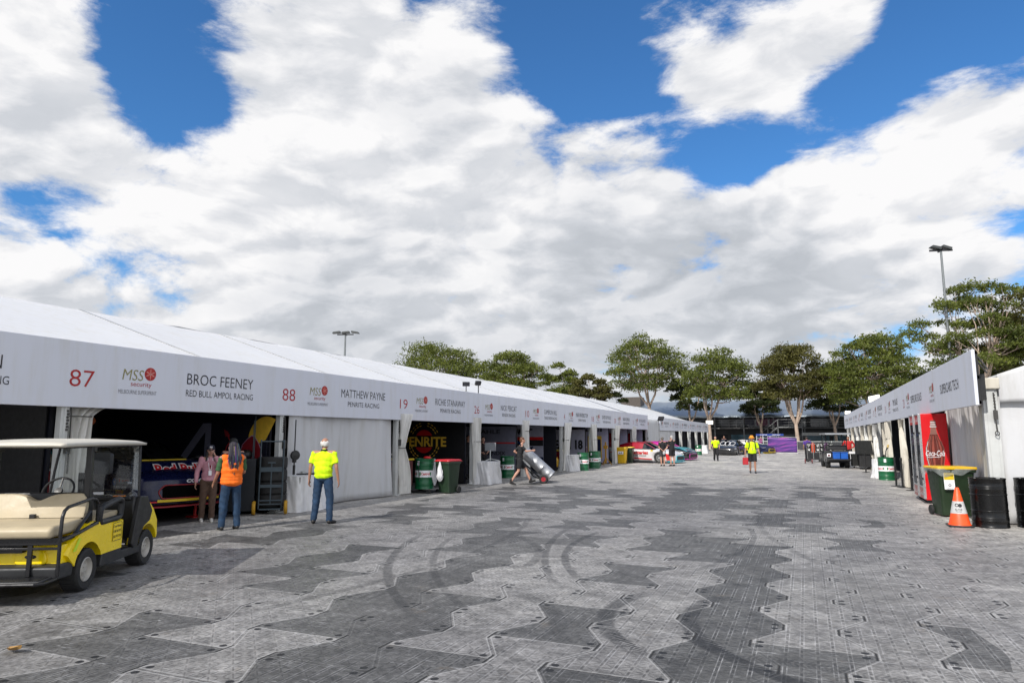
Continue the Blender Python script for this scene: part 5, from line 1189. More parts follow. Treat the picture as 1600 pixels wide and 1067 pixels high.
def utility_cart():
    t = thing('golf_cart', 'dark golf cart with blue crates on its tail beside the right curtains', 'golf cart', (1.52, 41.2, 0), R(96))
    DK = mat('charcoal_paint', (0.015, 0.016, 0.02), .35, var=.2, coat=.3); W2 = mat('pale_wheel_rim', (0, 0, 0))
    for x in (0, 1.7):
        for sy in (-1, 1): wheel(t, x, sy*.47, .25, .22, DK, sy)
    mb = MB(); mb.prism(rounded_prism([(-.55, .42), (-.55, .78), (.75, .80), (.80, .34), (.33, .30), (-.33, .30)], .04), -.57, .57, 'y'); mb.build('body', DK, t, bevel=.02)
    mb = MB(); mb.prism(rounded_prism([(1.30, .30), (1.25, .90), (1.6, .86), (2.1, .58), (2.1, .34)], .04), -.56, .56, 'y'); mb.build('front_cowl', DK, t, bevel=.02)
    mb = MB(); mb.box(.7, 1.35, -.5, .5, .25, .30); mb.build('floor', BLACK, t)
    mb = MB(); mb.box(-.85, -.5, -.55, .55, .42, .50); mb.build('tail_deck', BLACK, t, bevel=.01)
    for k, yy in enumerate((-.42, -.05)):
        mb = MB(); mb.prism([(-.80, .50), (-.52, .50), (-.50, .84), (-.83, .84)], yy, yy+.34, 'y'); mb.box(-.85, -.48, yy-.015, yy+.355, .81, .85); mb.build('blue_crate', mat('blue_crate', (0.01, 0.10, 0.45), .45), t, bevel=.01)
    mb = MB(); mb.box(-.58, -.55, .38, .56, .60, .78); mb.build('tail_plate', WHT, t); mb = MB(); mb.box(-.60, -.578, .42, .52, .64, .72); mb.build('tail_lamp', mat('dark_red_lens', (0.12, 0.01, 0.01), .2), t)
    mb = MB(); mb.prism(rounded_prism([(-.40, .80), (.6, .80), (.6, .92), (-.40, .92)], .05), -.54, .54, 'y'); mb.build('seat', mat('black_vinyl', (0.02, 0.02, 0.022), .35), t, bevel=.04, seg=3)
    mb = MB(); mb.prism(rounded_prism([(.0, .94), (.12, .94), (.14, 1.2), (.04, 1.2)], .04), -.54, .54, 'y'); mb.build('backrest', mat('black_vinyl', (0, 0, 0)), t, bevel=.04, seg=3)
    for sy in (-1, 1):
        mb = MB(); mb.tube([(.05, sy*.50, .85), (-.1, sy*.52, 1.78)], .02, 8); mb.tube([(1.3, sy*.53, .9), (1.48, sy*.52, 1.78)], .018, 8); mb.build('roof_post', STEELB, t)
    mb = MB(); mb.prism(rounded_prism([(-.75, 1.78), (1.65, 1.78), (1.60, 1.84), (-.65, 1.85)], .03), -.62, .62, 'y'); mb.build('roof', mat('silver_roof', (0.32, 0.33, 0.34), .35, .2), t, bevel=.02)
    mb = MB(); mb.grid(lambda u, v: (1.33+.16*v, -.5+u, .94+.82*v), 4, 4); mb.build('windscreen', glass_mat('cart_glass'), t, fix=False, solid=.006)
    mb = MB(); mb.tube([(.95+.12*math.cos(a)*.6, .27+.17*math.sin(a), 1.05-.12*math.cos(a)*.8) for a in np.linspace(0, 6.28, 20)], .014, 6); mb.build('steering_wheel', BLACK, t)
utility_cart()

# ------------------------------------------------------------------ race cars
def race_car(label, loc, rz, paint, roofp, livery, front=REDP, group='race cars in and beside the garages', wing=True, raise_=0.0, glassm=None):
    """nose towards local +x; livery(mb side writer)"""
    t = thing('race_car', label, 'race car', loc, rz, group)
    # stations: x, half width, bottom, shoulder z, bonnet/boot centre z
    ST = [(-2.42, .86, .42, .86, .93), (-2.30, .93, .30, .90, .98), (-1.9, .97, .22, .93, 1.00), (-1.40, .985, .15, .92, .98), (-.7, .965, .13, .88, .93), (0.2, .965, .13, .86, .90), (.75, .975, .13, .85, .93), (1.3, .985, .14, .82, .90), (1.8, .97, .14, .74, .83), (2.15, .93, .13, .66, .75), (2.38, .84, .12, .58, .66), (2.46, .66, .14, .50, .58)]
    mb = MB(); ring_ = []; vs = []; fs = []
    for x, w, zb, zs, zc in ST:
        half = [(0, zc), (w*.55, zc-.01), (w*.80, zs+.02), (w*.93, zs-.03), (w, zs-.16), (w*.995, (zs+zb)/2), (w*.97, zb+.06), (w*.90, zb), (0, zb)]
        full = half+[(-a, b) for a, b in half[-2:0:-1]]
        ring_ = len(full); vs += [(x, a, b) for a, b in full]
    n = ring_
    for j in range(len(ST)-1):
        for i in range(n): fs.append((j*n+i, j*n+(i+1) % n, (j+1)*n+(i+1) % n, (j+1)*n+i))
    fs.append(tuple(range(n))); fs.append(tuple(range((len(ST)-1)*n, len(ST)*n)))
    mb.add(vs, fs); body = mb.build('body', paint, t, smooth=38)
    cutters = []
    for x in (-1.38, 1.45):
        c = MB(); c.lathe([(0, -1.2), (.375, -1.2), (.375, 1.2), (0, 1.2)], 32, Matrix.Translation((x, 0, .34)), axis='y', caps=False); co = c.build('c', BLACK); co.parent = None
        cutters.append(co)
    bpy.context.view_layer.update()
    t.matrix_world; sv = (t.location.copy(), t.rotation_euler.copy()); t.location = (0, 0, 0); t.rotation_euler = (0, 0, 0)
    for co in cutters:
        md = body.modifiers.new('b', 'BOOLEAN'); md.object = co; md.operation = 'DIFFERENCE'; md.solver = 'EXACT'
    bake(body)
    for co in cutters: bpy.data.objects.remove(co)
    t.location, t.rotation_euler = sv
    body.data.materials.clear(); body.data.materials.append(paint)
    # greenhouse
    GL = glassm or mat('dark_car_glass', (0.012, 0.014, 0.016), .08, var=.1, spec=.8)
    cab = [(-1.95, .55, .97, .98), (-1.35, .62, .94, 1.16), (-.75, .62, .90, 1.30), (-.15, .61, .90, 1.345), (.30, .60, .90, 1.31), (.72, .62, .90, 1.12), (1.12, .66, .90, .92)]
    vs = []; fs = []
    for x, wr, zb, zr in cab:
        wb = .86 if x > -1.6 else .72
        half = [(0, zr), (wr*.75, zr-.008), (wr, zr-.05 if zr > 1.1 else zr-.01), (wb, zb)]
        full = half+[(-a, b) for a, b in half[::-1][:-1]]; n = len(full); vs += [(x, a, b) for a, b in full]
    mb = MB(); mi = []
    for j in range(len(cab)-1):
        for i in range(n-1):
            fs.append((j*n+i, j*n+i+1, (j+1)*n+i+1, (j+1)*n+i))
    mb.add(vs, fs)
    k = 0
    for j in range(len(cab)-1):
        for i in range(n-1):
            top = i in (0, n-2, 1, n-3); side = i in (2, n-4)
            if top and j in (1, 2, 3): m_ = 1
            elif side and j == 0: m_ = 1
            else: m_ = 0
            mb.mi[k] = m_; k += 1
    mb.build('cabin', [GL, roofp], t, smooth=25, fix=True)
    for sy in (-1, 1):    # pillars and window edges
        mb = MB()
        mb.tube([(1.12, sy*.80, .90), (.72, sy*.66, 1.10), (.30, sy*.625, 1.29), (-.15, sy*.635, 1.325), (-.75, sy*.65, 1.28), (-1.35, sy*.66, 1.13), (-1.95, sy*.70, .97)], .022, 6)
        mb.tube([(-.62, sy*.865, .89), (-.62, sy*.66, 1.27)], .022, 6); mb.build('pillar', roofp, t)
    # splitter, skirts, diffuser, grille
    mb = MB(); mb.prism([(2.0, -.93), (2.45, -.86), (2.60, -.55), (2.62, 0), (2.60, .55), (2.45, .86), (2.0, .93)], .085, .115, 'z'); mb.build('front_splitter', front, t, bevel=.005)
    for sy in (-1, 1):
        mb = MB(); mb.box(-.95, 1.02, min(sy*.93, sy*1.0), max(sy*.93, sy*1.0), .09, .15); mb.build('side_skirt', BLACK, t, bevel=.01)
        mb = MB(); mb.box(2.18, 2.40, min(sy*.60, sy*.84), max(sy*.60, sy*.84), .56, .61, Matrix.Rotation(R(6*sy), 4, 'Z')); mb.build('headlight', mat('headlight_glass', (0.25, 0.27, 0.3), .1), t, bevel=.01)
        mb = MB(); mb.tube([(.95, sy*.93, .95), (.98, sy*1.08, 1.0)], .025, 6); mb.ball((.98, sy*1.10, 1.0), (.06, .09, .055), 10, 8); mb.build('mirror', BLACK, t)
    mb = MB(); mb.prism(rounded_prism([(-.62, .20), (.62, .20), (.56, .44), (-.56, .44)], .05), 2.44, 2.478, 'x'); mb.build('grille', BLACK, t)
    mb = MB()
    q = [(2.485, a, b) for a, b in rounded_prism([(-.64, .19), (.64, .19), (.58, .46), (-.58, .46)], .05)]; mb.tube(q, .018, 6, closed=True); mb.build('grille_surround', front, t)
    for x in (-1.38, 1.45):
        for sy in (-1, 1): wheel(t, x, sy*.83, .335, .26, mat('white_spokes', (0.45, 0.45, 0.45), .35, .3), sy, spokes=7)
    if wing:
        mb = MB(); mb.prism(rounded_prism([(-2.62, 1.16), (-2.32, 1.20), (-2.30, 1.225), (-2.60, 1.20)], .01), -.82, .82, 'y'); mb.build('rear_wing', roofp, t)
        for sy in (-1, 1):
            mb = MB(); mb.prism([(-2.68, 1.05), (-2.28, 1.08), (-2.26, 1.30), (-2.68, 1.28)], sy*.82, sy*.835, 'y'); mb.prism([(-2.45, .94), (-2.30, .94), (-2.36, 1.19), (-2.48, 1.19)], sy*.35, sy*.365, 'y'); mb.build('wing_support', BLACK, t)
    if livery: livery(t)
    return t
def side_text(t, name, items, mats):
    """items: (kind, ...) laid on the right-hand side (local -y) and mirrored on the left"""
    for sy in (-1, 1):
        mb = MB()
        for it in items:
            if it[0] == 't':
                _, s_, x, z, h, w, mi = it[:7]; sh_ = it[7] if len(it) > 7 else 0
                yy = sy*1.003
                write(mb, s_, (x, yy, z), X*(-sy), Z, h, width=w, thin=.03, shear=sh_, mi=mi)
            else:
                _, pts, mi = it; mb.poly([(a, sy*.9995, b) for a, b in pts], None, mi)
        # follow the hull: push points onto the section
        for i, v in enumerate(mb.v):
            x, y, z = v; zt = .88 if x < .7 else .88-.10*(x-.7)
            y2 = .985 if -1.9 < x < 1.8 else .985-.12*(abs(x)-1.8)**1.2*1.6
            if z > .72: y2 -= (z-.72)*.40
            mb.v[i] = (x, sy*(y2+.008+(abs(y)-1.0)*.5), z)
        mb.build(name, mats, t, fix=False, smooth=0)
def cars():
    WP = mat('white_car_paint', (0.62, 0.60, 0.60), .2, var=.04, coat=.8); RP = mat('red_car_paint', (0.32, 0.01, 0.025), .2, coat=.8, var=.05)
    NP = mat('navy_car_paint', (0.006, 0.009, 0.045), .30, coat=.25, var=.05, spec=.35); MG = mat('magenta_car_paint', (0.48, 0.02, 0.30), .22, coat=.8, var=.05)
    YP = mat('yellow_car_paint', (0.75, 0.42, 0.01), .22, coat=.8, var=.05); CY = mat('cyan_car_paint', (0.03, 0.38, 0.50), .22, coat=.8, var=.05); BP = mat('black_car_paint', (0.01, 0.01, 0.012), .2, coat=.8)
    def l1(t):
        side_text(t, 'side_livery', [('p', [(-2.2, .66), (-1.75, .70), (-1.0, .76), (-1.0, .70), (-1.7, .62)], 1), ('p', [(-1.0, .50), (-.95, .28), (-.8, .28), (-.85, .55)], 1), ('p', [(-.95, .42), (-.90, .78), (-.50, .78), (-.60, .60), (-.45, .42)], 0), ('t', 'R', -.72, .50, .24, .26, 2, .2), ('p', [(-.3, .28), (1.0, .22), (1.0, .27), (-.2, .34)], 1),
                                     ('t', 'Batteries', .16, .56, .21, 1.15, 1, .1), ('t', 'SUPER CHARGE', .16, .44, .05, .9, 0), ('p', [(.9, .84), (1.05, .84), (1.05, .74), (.9, .74)], 3), ('p', [(1.9, .62), (2.3, .52), (2.2, .2), (1.95, .2)], 1)], [BLK, REDP, WHT, YELP])
    t = race_car('white and red race car with battery lettering parked half out of its bay, red roof', (-9.75, 44.9, 0), R(-12), WP, RP, l1, front=mat('cyan_splitter', (0.03, 0.45, 0.55), .4))
    def l2(t):
        q = MB(); q.prism([(2.30, .64), (1.80, .83), (1.15, .925), (1.15, .94), (1.80, .855), (2.32, .655)], -.74, .74, 'y'); q.build('cyan_bonnet', CY, t)
        side_text(t, 'side_livery', [('p', [(1.2, .55), (2.2, .5), (2.1, .2), (1.85, .2)], 0)], [WHT])
    race_car('magenta race car with dark cyan nose parked behind the white and red one', (-9.7, 50.6, 0), R(-16), BP, MG, l2, front=MG)
    def l3(t): side_text(t, 'side_livery', [('p', [(-2.2, .35), (1.0, .30), (1.3, .62), (-1.0, .72), (-2.2, .80)], 1), ('t', 'TFH', .0, .40, .30, .95, 0, .15)], [REDP, YELP])
    race_car('yellow and dark race car with red TFH lettering at the far end', (-5.3, 72.6, 0), R(-24), NP, WP, l3, front=YELP)
    t4 = race_car('black race car facing the camera with pale ring outlines on its nose, far end', (-6.35, 66.2, 0), R(-98), BP, BP, None, front=BP)
    mb = MB()
    for yy in (-.42, 0, .42):
        q = [(1.0+.30*math.cos(a)*1.0, yy+.24*math.sin(a), 1.02-.16*math.cos(a)+.02) for a in np.linspace(0, 6.2832, 21)[:-1]]; mb.tube(q, .018, 5, closed=True)
    mb.build('ring_outline', WHT, t4)
    race_car('yellow and black race car with its nose at the mouth of the sixth bay', (-14.2, 34.7, 0), R(-4), YP, BP, None, front=BP)
    race_car('black race car showing its nose in the ninth bay behind the bins', (-14.0, 44.0+5.2, 0), R(-4), BP, BP, None, front=BP)
    def l0(t):
        mb = MB()
        def fw(y, z, x=2.50): return (x, y, z)
        # front face: nose is towards +x, text runs towards +y when seen from the front
        write(mb, 'COMPLETE', (2.60, .12, .53), Y, Z, .075, width=.66, thin=.05, shear=.15, mi=0)
        mb.box(2.64, 2.655, -.70, .70, .125, .195); mb.mi[-6:] = [1]*6
        write(mb, 'NATIONAL TRANSPORT LOGISTICS', (2.660, .0, .137), Y, Z, .045, width=1.30, thin=.03, mi=2)
        mb.build('front_lettering', [WHT, YELP, BLK], t)
    t = race_car('dark navy race car on stands, nose pointing out of the first garage', (-14.05, 10.95, .22), R(-12), NP, BP, None, front=DREDP, wing=True)
    # bumper face carrying the lettering the photograph shows
    NPm = NP
    mb = MB()
    def fr(u, v):       # wrap-around front bumper
        a = -1+2*u; y = a*1.0; x = 2.62-.34*abs(a)**3.2-.10*v**2-.02*a*a
        return (x, y*(1-.03*v), .19+.46*v)
    mb.grid(fr, 30, 8); mb.build('front_bumper', NP, t, fix=False, smooth=60, solid=.01)
    def onb(y, z, lift=.012):
        a = y; v = (z-.19)/.46; return Vector((2.62-.34*abs(a)**3.2-.10*v**2-.02*a*a+lift, y*(1-.03*v), z))
    def wr(name, s_, y, z, h, w, m, shear=.0, thin=.03):
        q = MB(); write(q, s_, (0, y, z), Y, Z, h, width=w, shear=shear, thin=thin)
        for i, v in enumerate(q.v): q.v[i] = tuple(onb(v[1], v[2]))
        q.build(name, m, t, fix=False, smooth=0)
    def pl(name, pts, m, lift=.010):
        q = MB(); 
        # subdivide so that it follows the curve
        ys = [p[0] for p in pts]; y0, y1 = min(ys), max(ys); zs = [p[1] for p in pts]; z0, z1 = min(zs), max(zs)
        q.grid(lambda u, v: tuple(onb(y0+(y1-y0)*u, z0+(z1-z0)*v, lift)), 12, 3); q.build(name, m, t, fix=False, smooth=0)
    pl('yellow_lip', [(-.62, .195), (.70, .245)], YELP, .014)
    wr('lip_lettering', 'NATIONAL LOGISTICS', .04, .204, .034, 1.15, BLK, thin=.03); 
    q = MB(); pp = rounded_prism([(-.55, .26), (.72, .26), (.80, .50), (-.50, .52), (-.62, .40)], .05, 4); pts = [tuple(onb(a+(c-a)*k/5, b+(d-b)*k/5, .024)) for (a, b), (c, d) in zip(pp, pp[1:]+pp[:1]) for k in range(5)]; q.tube(pts, .013, 6, closed=True); q.build('grille_surround', DREDP, t)
    pl('grille', [(-.54, .265), (.76, .505)], mat('grille_black', (0.002, 0.002, 0.002), .9, spec=.05), .018)
    wr('bonnet_edge_lettering', 'COMPLETE', .30, .555, .060, .70, WHT, .2, .05)
    pl('lower_red_lip', [(-1.0, .185), (-.62, .215)], REDP, .012)
    # left wing of the car, which faces the camera side
    for sy in (-1,):
        q = MB(); yy = -1.012
        def st(s_, x, z, h, w, mi, sh_=0): write(q, s_, (x, yy, z), X, Z, h, width=w, thin=.035, shear=sh_, mi=mi)
        st('SUPERCHEAP', 1.86, .44, .065, .52, 0, .15); q.poly([(1.70, yy+.002, .365), (2.0, yy+.002, .365), (2.0, yy+.002, .43), (1.70, yy+.002, .43)], None, 1); st('AUTO', 1.85, .375, .042, .22, 2, .15)
        st('JGI', 1.93, .24, .09, .34, 0, .25)
        q.poly([(1.78, yy+.002, .56), (2.22, yy+.002, .56), (2.25, yy+.002, .61), (2.22, yy+.002, .66), (1.78, yy+.002, .66)], None, 4); st('WURTH', 2.05, .58, .055, .30, 2); q.poly([(1.80, yy, .585), (1.86, yy, .585), (1.86, yy, .64), (1.80, yy, .64)], None, 2)
        disc(q, (1.62, yy+.002, .58), X, Z, .075, None, 20, 3); write(q, 'hp', (1.62, yy-.002, .56), X, Z, .055, width=.08, thin=.0, shear=.3, mi=0)
        q.build('wing_lettering', [WHT, YELP, REDP, BLUEP, mat('pale_grey_print', (0.45, 0.45, 0.47), .5)], t, fix=False, smooth=0)
        q = MB(); q.add([(1.0, -1.0, .16), (2.36, -1.0, .16), (2.36, -1.0, .66), (1.0, -.99, .80), (1.0, -.80, .16), (2.36, -.80, .16), (2.36, -.80, .66), (1.0, -.80, .80)], [(0, 1, 2, 3), (4, 7, 6, 5), (0, 4, 5, 1), (1, 5, 6, 2), (2, 6, 7, 3), (3, 7, 4, 0)]); q.build('front_wing', NP, t, bevel=.03, seg=3)
        q = MB(); q.box(1.0, 2.40, -1.02, -.99, .15, .185); q.build('red_sill', REDP, t)
    q = MB(); q.prism([(2.42, .50), (2.08, .63), (1.70, .95), (.6, 1.0), (.6, .5), (2.35, .42)], -.78, .78, 'y'); q.build('bonnet', NP, t, bevel=.04, seg=3)
    q = MB(); write(q, 'Red Bull', (2.0, 0.12, .955), Y, -X, .19, width=.98, thin=.03, shear=.1, mi=0); write(q, 'Red Bull', (2.0, 0.12, .950), Y, -X, .20, width=1.02, thin=.10, shear=.1, mi=1, lift=-.003)
    for i, v in enumerate(q.v): q.v[i] = (v[0]+.006, v[1], .645+(2.08-v[0])*.842+(v[2]-.95)+.012)
    q.build('bonnet_lettering', [REDP, WHT], t, fix=False, smooth=0)
    q = MB(); q.box(1.45, 1.62, -.5, .45, .97, .995); q.build('yellow_bonnet_strip', YELP, t)
    q = MB()
    for yy in (-.5, .5): q.tube([(2.0, yy, .14), (2.0, yy, -.20)], .03, 8); q.box(1.85, 2.15, yy-.12, yy+.12, -.215, -.19)
    q.build('axle_stand', REDP, t)
cars()
# ------------------------------------------------------------------ drums, bins, fridges and smaller things
def drum(label, loc, m, group=None, band=None, tilt=None, r=.292, h=.88, name='oil_drum'):
    t = thing(name, label, 'drum', loc, 0, group)
    pr = [(0, .012), (r*.955, .012), (r*.96, .0), (r*1.01, .0), (r*1.01, .022), (r*.99, .03)]
    def flute(z0, n, amp=.006):
        out = []
        for k in range(n): out += [(r*.985, z0+k*.022), (r*.985+amp, z0+k*.022+.006), (r*.985+amp, z0+k*.022+.012), (r*.985, z0+k*.022+.018)]
        return out
    pr += flute(.12, 3, .004)+[(r*.985, h*.325), (r*1.015, h*.333), (r*1.02, h*.338), (r*1.015, h*.343), (r*.985, h*.351)]
    pr += [(r*.985, h*.655), (r*1.015, h*.663), (r*1.02, h*.668), (r*1.015, h*.673), (r*.985, h*.681)]+flute(.70, 3, .004)
    pr += [(r*.99, h-.03), (r*1.01, h-.022), (r*1.01, h), (r*.96, h), (r*.955, h-.018), (0, h-.018)]
    mb = MB(); mb.lathe(pr, 40, caps=False); mb.build('shell', m, t, smooth=40)
    mb = MB(); mb.cyl((r*.6, 0, h-.02), (r*.6, 0, h-.002), .035, 12); mb.cyl((-r*.65, 0, h-.02), (-r*.65, 0, h-.004), .018, 10); mb.build('bung', GREYP, t)
    if band:
        mb = MB(); mb.lathe([(r*.992, h*.39), (r*.994, h*.39), (r*.994, h*.615), (r*.992, h*.615)], 40, caps=False); mb.build('label_band', WHT, t)
        mb = MB()
        for a0 in range(4):
            q = MB(); write(q, 'Castrol', (0, 0, h*.465), X, Z, .075, width=.27, thin=.035, mi=1)
            for dx in (-.165, .165): flat(q, [(dx-.02, h*.45), (dx+.02, h*.45), (dx+.02, h*.56), (dx-.02, h*.56)], (0, 0, 0), X, Z, 0, 0)
            q.add([(-.12, 0, h*.585), (.12, 0, h*.585), (.12, 0, h*.61), (-.12, 0, h*.61)], [(0, 1, 2, 3)], None, 0)
            q.add([(-.10, 0, h*.39), (.10, 0, h*.39), (.10, 0, h*.415), (-.10, 0, h*.415)], [(0, 1, 2, 3)], None, 0)
            vs = []
            for v in q.v:
                a = v[0]/r+a0*math.pi/2-math.pi/2+.6; vs.append((math.cos(a)*r*1.0, math.sin(a)*r*1.0, v[2]))
            k = len(mb.v); mb.v += vs; mb.f += [tuple(i+k for i in f) for f in q.f]; mb.mi += q.mi
        mb.build('drum_lettering', [mat('green_print', (0.01, 0.20, 0.06), .5), REDP], t, fix=False, smooth=0)
        mb = MB(); mb.grid(lambda u, v: ((r+.004)*math.cos(-1.9+.28*u), (r+.004)*math.sin(-1.9+.28*u), h*.78+.13*v), 4, 2); mb.build('paper_label', WHT, t, fix=False)
    return t
GREEN = mat('green_drum_paint', (0.006, 0.105, 0.038), .35, var=.10, scale=4, dirt=.25, coat=.2)
BLKD = mat('black_drum_paint', (0.003, 0.003, 0.0032), .26, var=.15, scale=5, coat=.1, spec=.35)
def drum_dolly(t):
    mb = MB(); mb.box(-.30, .30, -.30, .30, -.10, -.06)
    mb.build('dolly', BLACK, t, bevel=.01)
    for sx in (-1, 1):
        for sy in (-1, 1):
            mb = MB(); mb.lathe([(0, -.02), (.07, -.02), (.075, -.012), (.075, .012), (.07, .02), (0, .02)], 18, Matrix.Translation((sx*.30, sy*.27, -.095)), axis='y'); mb.build('castor', RUBBER, t)

def wheelie_bin(label, loc, rz, m, lidm, w=.58, d=.72, h=1.0, lid='closed', name='wheelie_bin'):
    t = thing(name, label, 'bin', loc, rz)
    mb = MB(); b0, b1 = w*.40, w*.5; c0, c1 = d*.34, d*.5
    # body tapering to the base, open top
    lay = [(b0, c0, .03), (b0*1.02, c0*1.02, .06), (b1*.96, c1*.96, h*.86), (b1*1.05, c1*1.05, h*.87), (b1*1.07, c1*1.07, h*.93), (b1*1.05, c1*1.05, h*.94), (b1*.93, c1*.93, h*.93), (b0*.9, c0*.9, .09)]
    vs = []; fs = []; n = 16
    def rect(a, b, z):
        pts = []; rr = min(a, b)*.18
        for (sx, sy, a0) in ((1, 1, 0), (-1, 1, 90), (-1, -1, 180), (1, -1, 270)):
            for k in range(4):
                t_ = R(a0+30*k); pts.append((sx*(a-rr)+rr*math.cos(t_), sy*(b-rr)+rr*math.sin(t_), z))
        return pts
    for a, b, z in lay: vs += rect(a, b, z)
    for j in range(len(lay)-1):
        for i in range(n): fs.append((j*n+i, j*n+(i+1) % n, (j+1)*n+(i+1) % n, (j+1)*n+i))
    fs.append(tuple(range(n-1, -1, -1))); fs.append(tuple(range((len(lay)-1)*n, len(lay)*n))); mb.add(vs, fs); mb.build('body', m, t, smooth=50)
    for sx in (-1, 1):
        mb = MB(); mb.lathe([(0, -.03), (.095, -.03), (.105, -.02), (.105, .02), (.095, .03), (0, .03)], 22, Matrix.Translation((sx*(b0+.03), c0+.02, .105)), axis='x'); mb.build('wheel', RUBBER, t)
    mb = MB(); mb.cyl((-b0, c0+.02, .105), (b0, c0+.02, .105), .015, 8); mb.build('axle', BLACK, t)
    mb = MB(); mb.tube([(-b1*.8, c1*1.05, h*.90), (-b1*.8, c1*1.05+.06, h*.91), (b1*.8, c1*1.05+.06, h*.91), (b1*.8, c1*1.05, h*.90)], .018, 8); mb.build('handle', m, t)
    if lid == 'closed':
        def lf(u, v):
            x = (u-.5)*2*b1*1.10; y = (v-.5)*2*c1*1.12; e = min(1, (1-abs(2*u-1))*6)*min(1, (1-abs(2*v-1))*7)
            return (x, y, h*.945+.055*max(0, e)**.6)
        mb = MB(); mb.grid(lf, 16, 16); mb.build('lid', lidm, t, fix=False, solid=.012)
    return t

def fridge(label, loc):
    t = thing('drink_fridge', label, 'fridge', loc, 0, 'red glass-door drink fridges under the right banner')
    W, D, H = .76, .62, 2.27      # width along y, depth along x; glass door faces -x
    RD = mat('fridge_red', (0.60, 0.004, 0.008), .35, var=.015, coat=.15); SL = mat('silver_trim', (0.46, 0.47, 0.48), .3, .6, var=.08)
    mb = MB(); mb.box(.03, D, -W/2, W/2, .09, H); mb.build('cabinet', RD, t, bevel=.012, seg=3)
    mb = MB()
    for yy in (-W/2+.03, W/2-.03): mb.box(-.02, .045, yy-.030, yy+.030, .12, H-.005)
    mb.box(-.02, .045, -W/2+.06, W/2-.06, H-.04, H-.006); mb.box(-.018, .04, -W/2+.06, W/2-.06, .39, .43); mb.build('door_frame', SL, t, bevel=.008, seg=3)
    mb = MB(); mb.box(-.005, .03, -W/2+.06, W/2-.06, H-.27, H-.04); mb.build('header_panel', RD, t)
    mb = MB(); write(mb, 'Coca-Cola', (-.007, 0, H-.20), -Y, Z, .10, width=.5, thin=.0, shear=.35); mb.build('header_lettering', WHT, t, fix=False)
    mb = MB(); mb.box(-.01, .03, -W/2+.06, W/2-.06, .12, .39); mb.build('base_panel', mat('faded_red', (0.36, 0.12, 0.11), .4, dirt=.3), t)
    mb = MB(); write(mb, 'Coca-Cola', (-.012, 0, .20), -Y, Z, .10, width=.5, thin=.0, shear=.35); mb.build('base_lettering', WHT, t, fix=False)
    mb = MB(); mb.box(.026, .0295, -W/2+.06, W/2-.06, .43, H-.28); mb.build('shelf_back', mat('fridge_inside', (0.10, 0.11, 0.13), .4, var=.3, scale=6), t)
    mb = MB(); mb.box(-.008, -.002, -W/2+.06, W/2-.06, .43, H-.28); mb.build('door_glass', glass_mat('door_glass', (.6, .65, .7), .15), t)
    for k in range(5):
        mb = MB(); z = .55+k*.30; mb.box(.004, .025, -W/2+.07, W/2-.07, z-.02, z-.01)
        for j in range(7): mb.box(.006, .024, -.27+j*.08, -.27+j*.08+.05, z, z+.18); mb.mi[-6:] = [1+(j+k) % 3]*6
        mb.build('bottle_row', [SL, BLK, REDP, WHT], t)
    mb = MB(); mb.tube([(-.02, -W/2+.10, .95), (-.055, -W/2+.10, 1.0), (-.055, -W/2+.10, 1.45), (-.02, -W/2+.10, 1.5)], .012, 8); mb.build('handle', BLACK, t)
    mb = MB()
    for zz in (.60, 1.75): mb.box(-.03, .0, -W/2-.012, -W/2+.02, zz, zz+.05)
    mb.build('hinge', BLACK, t)
    for sx in (.12, .5):
        for sy in (-.3, .3):
            mb = MB(); mb.cyl((sx, sy-.02, .045), (sx, sy+.02, .045), .045, 14); mb.build('castor', RUBBER, t)
    mb = MB(); mb.box(.05, D-.02, -W/2+.02, W/2-.02, .07, .09); mb.build('base_frame', BLACK, t)
    # bottle picture on the side facing the camera
    def prof(z):      # half width of the bottle by height 0..1
        P = [(0, .62), (.02, .80), (.12, .86), (.22, .72), (.34, .80), (.50, .98), (.60, .97), (.68, .78), (.76, .50), (.84, .33), (.90, .28), (.905, .34), (.93, .34), (.935, .27), (.985, .27), (1, .24)]
        for a, b in zip(P[:-1], P[1:]):
            if a[0] <= z <= b[0]:
                u = (z-a[0])/(b[0]-a[0]); u = u*u*(3-2*u); return a[1]+(b[1]-a[1])*u
        return P[-1][1]
    bx, bz0, bh, bw = .305, .30, 1.80, .215; y0 = -W/2
    def slab(mb, f0, f1, z0, z1, mi, lift, n=50):
        vs = []; 
        for k in range(n+1):
            z = z0+(z1-z0)*k/n; w = prof(z)*bw
            vs += [(bx+w*f0, y0-lift, bz0+bh*z), (bx+w*f1, y0-lift, bz0+bh*z)]
        mb.add(vs, [(2*k, 2*k+1, 2*k+3, 2*k+2) for k in range(n)], None, mi)
    mb = MB()
    slab(mb, -1, 1, 0, 1, 0, .003)
    slab(mb, -.93, .93, .02, .80, 1, .0045)
    slab(mb, -.80, -.62, .04, .78, 2, .006); slab(mb, .55, .72, .04, .78, 2, .006); slab(mb, -.30, -.05, .05, .78, 2, .006); slab(mb, -.50, -.46, .1, .96, 0, .007); slab(mb, .30, .36, .45, .97, 0, .007); slab(mb, -.90, -.86, .1, .7, 3, .007)
    slab(mb, -.5, .7, .02, .10, 4, .0065)
    for zz in (.905, .935, .965): slab(mb, -1.05, 1.05, zz, zz+.008, 3, .0075, 3)
    mb.build('bottle_picture', [mat('bottle_glass_print', (0.22, 0.10, 0.08), .4), mat('cola_print', (0.11, 0.018, 0.012), .35, var=.2), mat('cola_light_print', (0.26, 0.06, 0.04), .4), WHT, mat('green_base_print', (0.02, 0.22, 0.06), .4)], t, fix=False, smooth=0)
    mb = MB(); write(mb, 'Coca-Cola', (bx, y0-.010, bz0+bh*.50), X, Z, .135, width=.42, thin=-.0, shear=.45)
    zc = bz0+bh*.50
